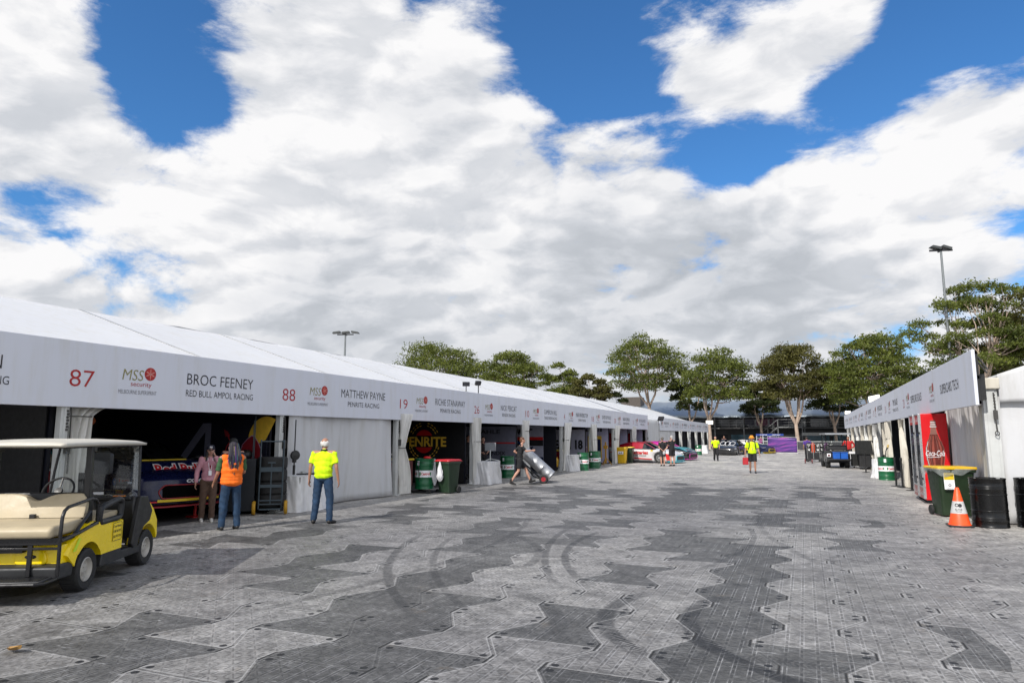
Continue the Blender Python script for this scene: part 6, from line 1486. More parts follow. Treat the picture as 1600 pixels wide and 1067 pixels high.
    mb.tube([(bx-.19, y0-.012, zc-.02), (bx-.12, y0-.012, zc-.045), (bx-.02, y0-.012, zc-.03), (bx+.06, y0-.012, zc-.035), (bx+.12, y0-.012, zc-.015)], .006, 5)
    mb.build('script_lettering', WHT, t, fix=False)
    return t

def covered_block(label, loc, rz, w, d, h, seed=0, name='ballast_block', group='tarp-covered ballast blocks at the tent posts'):
    """concrete tent weight wrapped in white tarpaulin"""
    rnd = random.Random(seed)
    t = thing(name, label, 'ballast block', loc, rz, group)
    a = [rnd.uniform(0, 6) for _ in range(6)]
    def fn(u, v):
        th = u*2*math.pi
        # squarish outline
        c, s_ = math.cos(th), math.sin(th); k = 1/max(abs(c), abs(s_)); k = min(k, 1.30)
        flare = .06*(1-v)**2*(1+math.sin(th*5+a[0]))+.016*math.sin(th*13+a[1]+v*2)*(1.1-v)+.012*math.sin(th*7+v*6+a[2])+.010*math.sin(th*23+v*9+a[3])
        return ((w/2*c*k+flare*c), (d/2*s_*k+flare*s_), .005+h*v+.008*math.sin(th*4+a[4])*(v))
    mb = MB(); mb.grid(fn, 120, 14)
    mb.grid(lambda u, v: tuple(Vector(fn(u, 1))*(1-v)+Vector((0, 0, h*1.005))*v), 120, 4)
    mb.build('tarpaulin', TARP, t, fix=False, smooth=60)
    mb = MB(); mb.box(-w*.46, w*.46, -d*.46, d*.46, .01, h*.97); mb.build('concrete_block', mat('concrete', (0.25, 0.25, 0.24), .9, dirt=.4), t)
    return t

def props():
    G = 'green lubricant drums beside the garages'
    t = drum('green drum on a black dolly at the post by the red-lidded bin', (-10.72, 18.42, .12), GREEN, G, True, h=.90); drum_dolly(t)
    mb = MB(); mb.tube([(-.30, -.10, .80), (-.1, -.295, .80), (.1, -.29, .79), (.3, -.05, .80)], .009, 6); mb.tube([(-.03, -.305, .80), (-.02, -.315, .45), (.0, -.30, .22)], .012, 6); mb.build('strap', BLACK, t)
    mb = MB(); mb.ball((.05, .05, .92), (.13, .1, .05), 12, 6); mb.build('red_lid_cap', REDP, t)
    drum('green drum standing in the shade inside the fourth bay', (-11.35, 26.2, 0), GREEN, G, True)
    drum('nearer green drum standing out in the sun beside a white ballast block', (-10.25, 33.15, 0), GREEN, G, True)
    drum('front green drum of the pair by the seventh bay', (-10.45, 35.75, 0), GREEN, G, True)
    drum('green drum standing directly behind the front drum of the pair', (-10.6, 36.55, 0), GREEN, G, True)
    t = drum('green drum with tools on its lid beside the tied cream curtain on the right', (2.86, 30.75, 0), GREEN, G, True)
    mb = MB(); mb.tube([(0, 0, .88), (.03, .02, 1.12), (.10, .05, 1.26)], [.018, .018, .03], 8); mb.ball((-.08, 0, .93), (.07, .07, .06), 8, 6); mb.build('oil_pump', BLACK, t)
    mb = MB(); mb.tube([(.10, .05, 1.24), (.13, .06, 1.36)], .035, 8); mb.build('pump_handle', mat('yellow_wood', (0.5, 0.36, 0.12), .6), t)
    drum('green drum with a red lid at the farther marquee', (-8.94, 64.2, 0), GREEN, G, True)
    drum('small far green drum beside a white ballast block at the farther marquee', (-8.2, 74.5, 0), GREEN, G, True)
    B = 'black steel drums at the right marquee corner'
    drum('black steel drum with pressed ribs beside the orange cone', (3.15, 15.78, 0), BLKD, B, h=.91, r=.30)
    drum('black steel drum at the edge of the view, right of its twin', (3.92, 15.98, 0), BLKD, B, h=.91, r=.30)
    # bins
    t = wheelie_bin('dark green wheelie bin with a red lid and white plastic bags tied on it', (-9.98, 18.55, 0), R(-10), mat('dark_green_plastic', (0.012, 0.030, 0.014), .45, var=.2, dirt=.2), mat('red_lid', (0.45, 0.02, 0.03), .4), .50, .60, 1.0)
    def bag(c, sx, sz, name, seed):
        rnd = random.Random(seed); a = [rnd.uniform(0, 6) for _ in range(4)]
        def fn(u, v):
            th = u*6.283; r = (math.sin(math.pi*min(1, v*.55+.02))**.7 if v < .25 else 1.0*math.sin(math.pi*.1575)**.7*(1-(v-.25)*1.15))*1.25
            r = max(.10, r)*(1+.16*math.sin(th*5+a[2]+v*9)+.10*math.sin(th*9+a[3]-v*6))
            r *= 1+.10*math.sin(th*3+a[0]+v*4)+.07*math.sin(th*7+a[1])
            return (c[0]+sx*r*math.cos(th), c[1]+sx*.7*r*math.sin(th), c[2]+sz*v)
        mb = MB(); mb.grid(fn, 30, 16); return mb.build(name, mat('white_plastic_bag', (0.62, 0.62, 0.64), .4, var=.08, bump=.012, bscale=18), t, fix=False, smooth=80)
    bag((-.05, -.34, .36), .14, .58, 'plastic_bag', 2); bag((-.36, -.20, .22), .11, .80, 'plastic_bag', 3)
    # large open bin with a yellow rim and clear liner
    t = wheelie_bin('large green wheelie bin with yellow rim, loose clear liner and a paper notice', (2.84, 17.55, 0), R(12), mat('mid_green_plastic', (0.014, 0.030, 0.012), .45, var=.15, dirt=.15), YELP, .72, .74, 1.08, lid=None)
    mb = MB(); q = []
    for a in np.linspace(0, 6.2832, 41):
        c, s_ = math.cos(a), math.sin(a); k = min(1/max(abs(c), abs(s_)), 1.34); q.append((.40*c*k, .42*s_*k))
    mb.prism(q[:-1], .995, 1.05, 'z'); mb.build('yellow_rim', mat('yellow_plastic', (0.75, 0.46, 0.01), .4), t, bevel=.012)
    def liner(u, v):
        a = u*6.2832; c, s_ = math.cos(a), math.sin(a); k = min(1/max(abs(c), abs(s_)), 1.32); r = .425+.012*math.sin(a*11)+.02*math.sin(a*5+2)+.018*v
        dz = .11+.05*math.sin(a*3+1)+.03*math.sin(a*8)
        return (r*c*k*(1-.08*v), r*s_*k*(1-.08*v), 1.02-dz*v)
    mb = MB(); mb.grid(liner, 90, 6)
    lm = mat('clear_liner', (0.42, 0.45, 0.44), .25, var=.2, alpha=.42, bump=.01, bscale=20); mb.build('clear_liner', lm, t, fix=False, smooth=80)
    mb = MB(); NM = Matrix.Translation((0, -.06, 0)) @ Matrix.Rotation(R(-4), 4, 'X'); mb.box(-.27, -.07, -.372, -.366, .56, .92, NM); mb.box(-.265, -.075, -.376, -.3725, .76, .915, NM); mb.mi[-6:] = [1]*6
    write(mb, 'MIXED RECYCLING', (-.17, -.383, .86), X, Z, .022, width=.15, thin=.02, mi=2); ring(mb, (-.17, -.394, .67), X, Z, .018, .028, mi=2); write(mb, 'PLEASE RECYCLE', (-.17, -.40, .60), X, Z, .012, width=.12, thin=.02, mi=2)
    mb.build('paper_notice', [WHT, YELP, BLK], t)
    # yellow bin, and a green one behind it
    t = wheelie_bin('yellow wheelie bin with a white label beside the race car', (-10.55, 42.35, 0), R(0), mat('yellow_plastic', (0, 0, 0)), mat('yellow_plastic', (0, 0, 0)), .56, .66, 1.0)
    mb = MB(); mb.box(-.16, .16, -.36, -.335, .58, .76); mb.build('paper_label', WHT, t)
    mb = MB(); write(mb, 'A.R.', (0, -.362, .62), X, Z, .09, width=.22, thin=.03); mb.build('label_lettering', BLK, t)
    wheelie_bin('green wheelie bin with a yellow lid just behind the yellow bin', (-10.35, 43.35, 0), R(0), mat('dark_green_plastic', (0, 0, 0)), mat('yellow_plastic', (0, 0, 0)), .56, .66, 1.02)
    # cone
    t = thing('traffic_cone', 'orange traffic cone with a white collar standing in front of the green bin', 'traffic cone', (2.62, 15.62, 0))
    OR = mat('cone_orange', (0.85, 0.085, 0.012), .45, var=.06, dirt=.15)
    mb = MB(); mb.lathe([(.195, .03), (.19, .045), (.178, .05), (.035, .715), (.026, .725), (.018, .725)], 32, caps=False); mb.build('cone_body', OR, t)
    mb = MB(); mb.prism(rounded_prism([(-.21, -.21), (.21, -.21), (.21, .21), (-.21, .21)], .06), .0, .032, 'z'); mb.build('base', BLACK, t, bevel=.008)
    mb = MB(); f = lambda z: .1785-(z-.05)*.2150
    mb.lathe([(f(.245)+.003, .245), (f(.47)+.003, .47)], 32, caps=False); mb.build('reflective_collar', mat('grey_white_collar', (0.50, 0.50, 0.49), .35, var=.1), t)
    mb = MB(); write(mb, 'ALTUS', (0, 0, .305), X, Z, .032, width=.12, thin=.02); write(mb, 'TRAFFIC', (0, 0, .275), X, Z, .014, width=.10, thin=.02)
    disc(mb, (.028, 0, .395), X, Z, .034, None, 18, 0, 0); ring(mb, (-.025, 0, .40), X, Z, .018, .032, 20, 330, mi=0)
    for i, v in enumerate(mb.v):
        rr = f(v[2])+.006; a = v[0]/rr-math.pi/2-.17; mb.v[i] = (rr*math.cos(a), rr*math.sin(a), v[2])
    mb.build('collar_print', BLK, t, fix=False, smooth=0)
    fridge('nearer red drink fridge with the bottle picture on its side', (2.72, 20.80, 0)); fridge('second red drink fridge, standing just behind the one with the bottle picture in view', (2.72, 21.75, 0))
    # ballast blocks
    covered_block('white tarp-covered block beside the tyre trolley, carrying black straps', (-10.98, 13.05, 0), 0, .95, 1.05, .80, 1)
    mb = MB()
    e = thing('steel_tray', 'dark flat tray lying on the nearest tarp-covered block', 'tray', (-10.85, 13.2, .815))
    mb.box(-.25, .25, -.30, .45, 0, .02); mb.build('tray_plate', STEELB, e, bevel=.005); mb = MB(); mb.cyl((-.05, -.1, .02), (-.05, -.1, .07), .05, 12); mb.build('cup', GREYP, e)
    covered_block('white tarp-covered block with the small monitor on it', (-10.70, 22.75, 0), 0, .75, 1.10, .78, 2)
    covered_block('white tarp-covered block left of the sunlit green drum', (-10.75, 32.6, 0), 0, .80, 1.1, .78, 3)
    covered_block('pale block under white cover beside the front cart and red-jacketed man', (2.35, 44.9, 0), 0, .95, .9, .80, 4)
    covered_block('white cover standing left of the right-hand green drum', (2.72, 32.0, 0), 0, .45, .6, .75, 5)
    covered_block('distant white block among the curtains of the farther marquee', (-9.3, 70.2, 0), 0, .75, .8, .80, 6)
    # round black fan head hanging at the closed bay
    t = thing('post_spotlight', 'round black lamp head on a thin pole against the closed bay', 'lamp', (-10.84, 12.70, .82))
    mb = MB(); mb.cyl((0, 0, 0), (0, 0, 1.25), .014, 8); mb.cyl((0, 0, 0), (0, 0, .22), .03, 10); mb.cyl((0, 0, .28), (0, 0, .34), .05, 10); mb.build('pole', BLACK, t)
    mb = MB(); mb.lathe([(0, -.04), (.09, -.035), (.115, 0), (.10, .04), (0, .05)], 20, Matrix.Translation((.02, 0, .44)) @ Matrix.Rotation(R(-30), 4, 'Z'), axis='x'); mb.build('lamp_head', BLACK, t)
    # monitor on a stand, on the block
    t = thing('monitor', 'small grey screen on a low stand on top of a tarp-covered block', 'monitor', (-10.62, 22.95, .80))
    mb = MB(); mb.box(-.22, .22, -.015, .015, .36, .66); mb.build('screen', mat('grey_screen', (0.22, 0.23, 0.25), .35), t, bevel=.008)
    mb = MB(); mb.cyl((0, 0, .02), (0, 0, .40), .02, 8)
    for a in (0.3, 2.4, 4.5): mb.tube([(0, 0, .08), (.35*math.cos(a), .28*math.sin(a), .01)], .014, 6)
    mb.build('stand', GREYP, t)
    # tyre trolley
    t = thing('tyre_trolley', 'tall grey steel trolley with yellow wheels, loaded with black tyres in covers', 'trolley', (-10.86, 12.0, 0), R(-50))
    GS = mat('blue_grey_steel', (0.055, 0.075, 0.09), .4, .4, var=.15, dirt=.2)
    mb = MB()
    for yy in (-.24, .24): mb.cyl((0, yy, .12), (0, yy, 1.62), .018, 8)
    for zz in (.22, .30, .62, 1.58): mb.cyl((0, -.24, zz), (0, .24, zz), .015, 8)
    mb.box(-.012, .012, -.25, .25, .58, .64); mb.box(-.012, .012, -.22, .22, .92, 1.02); mb.box(-.014, .014, -.012, .012, .22, 1.12); mb.box(-.012, .012, -.08, .08, 1.10, 1.13)
    mb.build('frame', GS, t)
    mb = MB(); mb.box(-.45, .0, -.22, .22, .10, .13); mb.build('toe_plate', GS, t)
    for yy in (-.33, .33):
        e = empty('wheel', (0, yy, .15), 0, t)
        mb = MB(); mb.lathe([(.10, -.035), (.135, -.035), (.15, -.015), (.15, .015), (.135, .035), (.10, .035)], 24, axis='y', caps=False); mb.build('tyre', mat('yellow_rubber', (0.45, 0.24, 0.01), .6), e)
        mb = MB(); mb.lathe([(0, -.02), (.10, -.025), (.10, .025), (0, .02)], 20, axis='y'); mb.build('rim', mat('dark_yellow_rim', (0.22, 0.12, 0.01), .5), e)
    for k in range(4):
        mb = MB(); mb.lathe([(.16, -.13), (.29, -.135), (.325, -.10), (.33, 0), (.325, .10), (.29, .135), (.16, .13)], 28, Matrix.Translation((-.36, 0, .28+k*.275)), axis='z'); mb.build('spare_tyre', RUBBER, t)
    # dark equipment cabinet behind it
    t = thing('equipment_cabinet', 'dark equipment cabinet with tubes on top behind the tyre trolley', 'cabinet', (-11.75, 12.0, 0), R(-50))
    mb = MB(); mb.box(-.35, .35, -.35, .35, .05, 1.20); mb.build('cabinet_body', mat('dark_blue_steel', (0.008, 0.012, 0.018), .4), t, bevel=.02)
    mb = MB(); mb.ball((.05, .1, 1.28), (.16, .14, .12), 12, 8); mb.tube([(.0, -.2, 1.20), (.1, -.15, 1.36), (.2, 0, 1.40)], .02, 8); mb.build('hose_coil', BLACK, t)
    mb = MB(); mb.cyl((.1, .25, 1.2), (.1, .25, 2.05), .012, 6); mb.cyl((.18, .28, 1.2), (.18, .28, 2.15), .010, 6); mb.build('upright_rod', GS, t)
    # hand truck with the silver drum, leaning
    t = thing('hand_truck', 'black hand truck with red-hubbed wheels tipped back under a silver drum', 'hand truck', (-8.88, 23.85, 0), R(18))
    M = Matrix.Translation((0, 0, .14)) @ Matrix.Rotation(R(-48), 4, 'Y')
    mb = MB()
    for yy in (-.20, .20): mb.tube([(-.06, yy, -.14), (-.06, yy, 1.18), (-.16, yy, 1.30)], .016, 8, M)
    for zz in (.0, .3, .6, .9, 1.15): mb.cyl((-.06, -.20, zz), (-.06, .20, zz), .013, 8, M)
    for yy in (-.07, .07): mb.cyl((-.06, yy, 0), (-.06, yy, 1.15), .010, 6, M)
    mb.tube([(-.06, -.14, .05), (-.18, -.14, .35), (-.10, -.14, .85)], .012, 6, M); mb.tube([(-.06, .14, .05), (-.18, .14, .35), (-.10, .14, .85)], .012, 6, M)
    mb.build('frame', STEELB, t)
    mb = MB(); mb.box(-.04, .30, -.22, .22, -.15, -.135, M); mb.build('toe_plate', STEELB, t)
    mb = MB(); mb.cyl((0, -.30, .15), (0, .30, .15), .014, 8); mb.build('axle', STEELB, t)
    for yy in (-.27, .27):
        e = empty('wheel', (0, yy, .155), 0, t)
        mb = MB(); mb.lathe([(.085, -.04), (.13, -.045), (.155, -.02), (.155, .02), (.13, .045), (.085, .04)], 26, axis='y', caps=False); mb.build('tyre', RUBBER, e)
        mb = MB(); mb.lathe([(0, -.03), (.085, -.03), (.085, .03), (0, .03)], 20, axis='y'); mb.build('hub', mat('red_hub', (0.32, 0.01, 0.02), .5), e)
    SV = mat('silver_drum_paint', (0.38, 0.39, 0.41), .42, .75, var=.05, scale=2)
    d = drum('silver steel drum lying back on the tipped hand truck', (0, 0, 0), SV, None, None, name='steel_drum', h=1.30, r=.225)
    TM = Matrix.Translation((-8.88, 23.85, 0)) @ Matrix.Rotation(R(18), 4, 'Z') @ M @ Matrix.Translation((.255, 0, -.12))
    d.rotation_mode = 'XYZ'; d.location = TM.to_translation(); d.rotation_euler = TM.to_euler()
    # retractable belt posts
    for k, (x, y, lb) in enumerate(((2.78, 27.0, 'left of the two black belt posts standing close together by the green drum'), (2.90, 26.4, 'right of the two black belt posts standing close together by the green drum'), (3.02, 25.2, 'black belt post standing alone right up against the silver fridge door'), (2.55, 36.6, 'black belt post with an empty base farther up by the covered loudspeakers'))):
        t = thing('belt_post', lb, 'belt post', (x, y, 0), 0, 'black retractable belt posts')
        mb = MB(); mb.cyl((0, 0, .02), (0, 0, .90), .032, 14); mb.build('pole', BLACK, t); mb = MB(); mb.cyl((0, 0, .88), (0, 0, .98), .040, 14); mb.build('belt_head', BLACK, t)
        mb = MB(); mb.lathe([(0, 0), (.17, 0), (.175, .012), (.10, .022), (.035, .035), (0, .035)], 26); mb.build('base', BLACK, t)
    # covered loudspeakers / cabinets on the right
    t = thing('covered_trolley', 'waist-high trolley under a black fabric cover beside the right curtains', 'trolley', (2.78, 41.6, 0))
    mb = MB(); mb.grid(lambda u, v: ((.55+.03*math.sin(u*30)*(1-v))*math.copysign(min(1, abs(math.cos(u*6.283))*1.35), math.cos(u*6.283)), (.50+.03*math.sin(u*25)*(1-v))*math.copysign(min(1, abs(math.sin(u*6.283))*1.35), math.sin(u*6.283)), .12+.62*v), 60, 6); mb.box(-.54, .54, -.49, .49, .6, .742); mb.build('black_cover', mat('black_fabric', (0.008, 0.009, 0.009), .8, bump=.01), t, smooth=60)
    for sx in (-1, 1):
        mb = MB(); mb.cyl((sx*.45, -.4, .05), (sx*.45, -.35, .05), .05, 12); mb.build('castor', RUBBER, t)
    t = thing('covered_cabinet', 'tall square cabinet under a black fabric cover on a wheeled base', 'cabinet', (3.0, 40.2, 0))
    mb = MB(); mb.grid(lambda u, v: ((.62+.02*math.sin(u*30))*math.copysign(min(1, abs(math.cos(u*6.283))*1.35), math.cos(u*6.283)), (.50+.02*math.sin(u*25))*math.copysign(min(1, abs(math.sin(u*6.283))*1.35), math.sin(u*6.283)), .78+.68*v), 60, 5); mb.box(-.60, .60, -.48, .48, 1.40, 1.465); mb.build('black_cover', mat('black_fabric', (0, 0, 0)), t, smooth=60)
    mb = MB(); mb.box(-.5, .5, -.4, .4, .12, .80); mb.build('stand', BLACK, t)
    # small things inside the garages
    t = thing('fire_extinguisher', 'red fire extinguisher standing on the floor of the third bay', 'fire extinguisher', (-11.6, 21.3, 0))
    mb = MB(); mb.lathe([(0, 0), (.08, 0), (.085, .02), (.085, .42), (.06, .48), (.025, .50), (.025, .54), (0, .54)], 20); mb.build('cylinder', REDP, t); mb = MB(); mb.box(-.02, .08, -.015, .015, .54, .57); mb.tube([(.03, 0, .53), (.12, 0, .45), (.11, 0, .15)], .010, 6); mb.build('valve', BLACK, t)
    mb = MB(); mb.lathe([(.086, .30), (.086, .38)], 20, caps=False); mb.build('white_label', WHT, t)
    for k, (x, y, c, lb) in enumerate(((-12.3, 19.3, YELP, 'yellow-topped workbench cart behind the green drum of the third bay'), (-12.1, 34.2, YELP, 'yellow-topped tool cart at the back of the white block of the sixth bay'))):
        t = thing('tool_cart', lb, 'tool cart', (x, y, 0))
        mb = MB(); mb.box(-.5, .5, -.3, .3, .92, .98); mb.build('top_shelf', c, t, bevel=.01)
        mb = MB(); mb.box(-.46, .46, -.27, .27, .12, .90); mb.build('drawers', mat('dark_red_steel', (0.10, 0.01, 0.012), .4), t, bevel=.01)
        for j in range(5):
            mb = MB(); mb.box(-.42, .42, -.285, -.272, .18+j*.14, .28+j*.14); mb.build('drawer_front', DREDP, t)
        mb = MB(); mb.tube([(-.3, 0, 1.0), (-.1, .05, 1.12), (.15, -.05, 1.05), (.35, 0, 1.15)], .03, 8); mb.build('coiled_hose', BLACK, t)
    # yellow jack stands
    t = thing('jack_stand', 'yellow tall stand with spread feet by the eighth bay', 'jack stand', (-10.9, 39.8, 0))
    YS = mat('amber_steel', (0.42, 0.22, 0.02), .5)
    mb = MB(); mb.box(-.04, .04, -.04, .04, .1, 1.35); mb.box(-.12, .12, -.08, .08, .95, 1.15); mb.build('column', YS, t)
    for a in (0.4, 2.5, 4.6):
        mb = MB(); mb.tube([(0, 0, .45), (.36*math.cos(a), .36*math.sin(a), .02)], .025, 6); mb.build('leg', YS, t)
    # tool rig seen through the cart's roof: hoses and a bent strut
    t = thing('hose_reel_rig', 'grey bent service arm with looping blue hoses and dials in the dark first garage', 'service rig', (-11.95, 8.3, 0))
    mb = MB(); mb.box(-.05, .05, -.05, .05, 0, 1.62); mb.tube([(0, 0, 1.15), (-.35, -.1, 1.5)], .03, 8); mb.tube([(0, 0, 1.6), (-.02, 0, 1.66)], .08, 10); mb.build('steel_arm', mat('light_steel_blue', (0.13, 0.17, 0.20), .4, .2), t)
    cols = [mat('teal_hose', (0.02, 0.20, 0.22), .4), mat('blue_hose', (0.01, 0.13, 0.33), .4), mat('pale_hose', (0.35, 0.40, 0.42), .4)]
    for k in range(7):
        mb = MB(); r_ = .22+.05*k
        mb.tube([(.1+r_*math.cos(a)*1.1-.05*k, .02*k-.1, 1.62+.5*r_*math.sin(a)-.02*k) for a in np.linspace(2.2, 5.6, 14)], .010, 6); mb.build('hose', cols[k % 3], t)
    for dx in (.12, .24):
        mb = MB(); mb.lathe([(0, -.02), (.05, -.02), (.055, .01), (0, .012)], 18, Matrix.Translation((dx, -.15, 1.86)), axis='y'); mb.build('dial', WHT, t)
    mb = MB(); mb.ball((.1, .1, 1.97), (.14, .1, .09), 10, 6); mb.build('orange_reel', mat('rust_orange', (0.28, 0.07, 0.02), .5), t)
    t = thing('work_console', 'black padded console screen standing behind the golf cart steering wheel', 'console', (-11.35, 7.9, 0))
    mb = MB(); mb.prism(rounded_prism([(-.1, 1.08), (.85, 1.08), (.85, 1.42), (-.1, 1.42)], .05), -.03, .03, 'y'); mb.build('screen', mat('matt_black_panel', (0.02, 0.021, 0.026), .45), t); mb = MB(); mb.box(.3, .45, -.2, .2, 0, 1.1); mb.build('stand', BLACK, t)
    # a fallen leaf
    for k, (x, y, z_) in enumerate(((-5.86, 3.70, 0), )):
        mb = MB(); c = mat('dry_leaf', (0.30, 0.17, 0.05), .7, var=.3)
        mb.grid(lambda u, v: (x+(u-.5)*.16, y+(v-.5)*.10*math.sin(math.pi*min(.98, u+.02)), .012+.05*abs(v-.5)+.03*u*u), 8, 6); o = mb.build('fallen_leaf', c, None, fix=False, smooth=80); tag(o, 'curled dry brown leaf lying on the floor panels in the near left corner', 'leaf')
    mb = MB(); mb.box(-4.05, -3.99, 6.5, 6.60, .001, .02)
props()

def lit_lamp(label, loc, rz, w, h, on=True, tilt=35, pole=.5):
    t = thing('floodlight', label, 'floodlight', loc, rz, 'small floodlights clamped along the marquee banners')
    mb = MB(); mb.tube([(0, 0, -pole), (0, 0, 0)], .018, 6); mb.build('pole', BLACK, t)
    M = Matrix.Rotation(R(tilt), 4, 'X')
    mb = MB(); mb.box(-w/2, w/2, .0, .09, -h/2, h/2, M); mb.build('housing', BLACK, t, bevel=.01)
    mb = MB(); mb.box(-w/2+.02, w/2-.02, -.008, -.001, -h/2+.02, h/2-.02, M); mb.build('lamp_glass', mat('lit_lamp_glass', (1.0, .93, .80), .3, emit=2.2) if on else mat('dark_lamp_glass', (.05, .05, .06), .2), t)
    return t
lit_lamp('lit floodlight leaning over the middle of the right banner', (3.95, 46.5, 3.95), R(10), .66, .38, tilt=25, pole=.7).rotation_euler[1] = R(-12)
lit_lamp('small lit floodlight at the far end of the right banner', (3.3, 62.3, 3.60), R(10), .45, .28, tilt=25)
lit_lamp('small lit floodlight at the far end of the farther left banner', (-10.75, 87.4, 3.35), R(10), .85, .5, tilt=20, pole=.3)
lit_lamp('unlit left head of the twin lamps above the left banner', (-11.1, 21.9, 3.52), R(30), .26, .14, on=False, pole=.35)
lit_lamp('unlit right head of the twin lamps above the left banner', (-10.95, 22.6, 3.60), R(50), .22, .16, on=False, pole=.40)
lit_lamp('unlit camera-like lamp head fixed at the gap between the two left banners', (-10.6, 55.6, 3.05), R(40), .5, .4, on=False)

def light_tower(label, loc, h, r0, r1, heads, rz=0, s=1.0):
    t = thing('light_tower', label, 'light tower', loc, rz, 'tall car park light masts')
    mb = MB(); mb.tube([(0, 0, 0), (0, 0, h)], [r0, r1], 14); mb.build('mast', mat('galvanised_mast', (0.20, 0.215, 0.22), .45, .5, var=.1), t)
    mb = MB(); mb.box(-.9*s, .9*s, -.05, .05, h-.15, h-.03); mb.box(-.05, .05, -.5*s, .5*s, h-.15, h-.03); mb.build('cross_arm', STEELB, t)
    for (x, y, a, tl) in heads:
        M = Matrix.Translation((x*s, y*s, h+.12)) @ Matrix.Rotation(R(a), 4, 'Z') @ Matrix.Rotation(R(tl), 4, 'Y')
        mb = MB(); mb.prism(rounded_prism([(-.42*s, -.06), (.42*s, -.10), (.42*s, .10), (-.30*s, .10)], .03), -.28*s, .28*s, 'y', M); mb.build('lamp_head', mat('dark_lamp_head', (0.04, 0.045, 0.045), .5), t)
light_tower('slim light mast with a flat cluster of lamps, rising behind the left roof', (-45.4, 60.5, 0), 12.7, .16, .09, [(-1.0, 0, 0, -8), (0, 0, 0, -6), (1.1, 0, 180, -10)], R(20), 1.0)
light_tower('tall light mast in front of the right-hand gum trees', (9.92, 57.3, 0), 15.3, .13, .075, [(-.42, 0, 0, 14), (.42, .1, 0, 20)], R(15), .88)
# ------------------------------------------------------------------ trees
def leaf_mat(name, a, b_):
    if name in MATS: return MATS[name]
    m = bpy.data.materials.new(name); m.use_nodes = True; T = NT(m.node_tree); p = T.n['Principled BSDF']
    g = T.new('ShaderNodeNewGeometry')
    n = T.noise(g.outputs['Position'], 0.55, 3, .6); n2 = T.new('ShaderNodeTexWhiteNoise', noise_dimensions='1D'); T.l.new(g.outputs['Random Per Island'], n2.inputs['W'])
    f = T.m('ADD', T.m('MULTIPLY', T.mr(n, .35, .65, 0, 1), .6), T.m('MULTIPLY', n2.outputs[0], .4))
    T.l.new(T.mix(f, (*a, 1), (*b_, 1)), p.inputs['Base Color']); p.inputs['Roughness'].default_value = .55
    p.inputs['Specular IOR Level'].default_value = .3
    o = [x for x in T.n if x.type == 'OUTPUT_MATERIAL'][0]
    tl = T.new('ShaderNodeBsdfTranslucent'); tl.inputs[0].default_value = (b_[0]*1.2, b_[1]*1.2, b_[2], 1); mx = T.new('ShaderNodeMixShader'); mx.inputs[0].default_value = .22
    T.l.new(p.outputs[0], mx.inputs[1]); T.l.new(tl.outputs[0], mx.inputs[2]); T.l.new(mx.outputs[0], o.inputs[0])
    MATS[name] = m; return m
LEAF_A = leaf_mat('gum_leaves', (0.030, 0.046, 0.008), (0.160, 0.185, 0.032))
LEAF_B = leaf_mat('olive_gum_leaves', (0.034, 0.036, 0.009), (0.125, 0.118, 0.028))
LEAF_C = leaf_mat('dark_gum_leaves', (0.014, 0.024, 0.006), (0.055, 0.070, 0.015))
BARK = mat('pale_gum_bark', (0.44, 0.34, 0.27), .85, var=.35, scale=3, stretch=(1, 1, .25), bump=.03, bscale=9, dirt=.4)
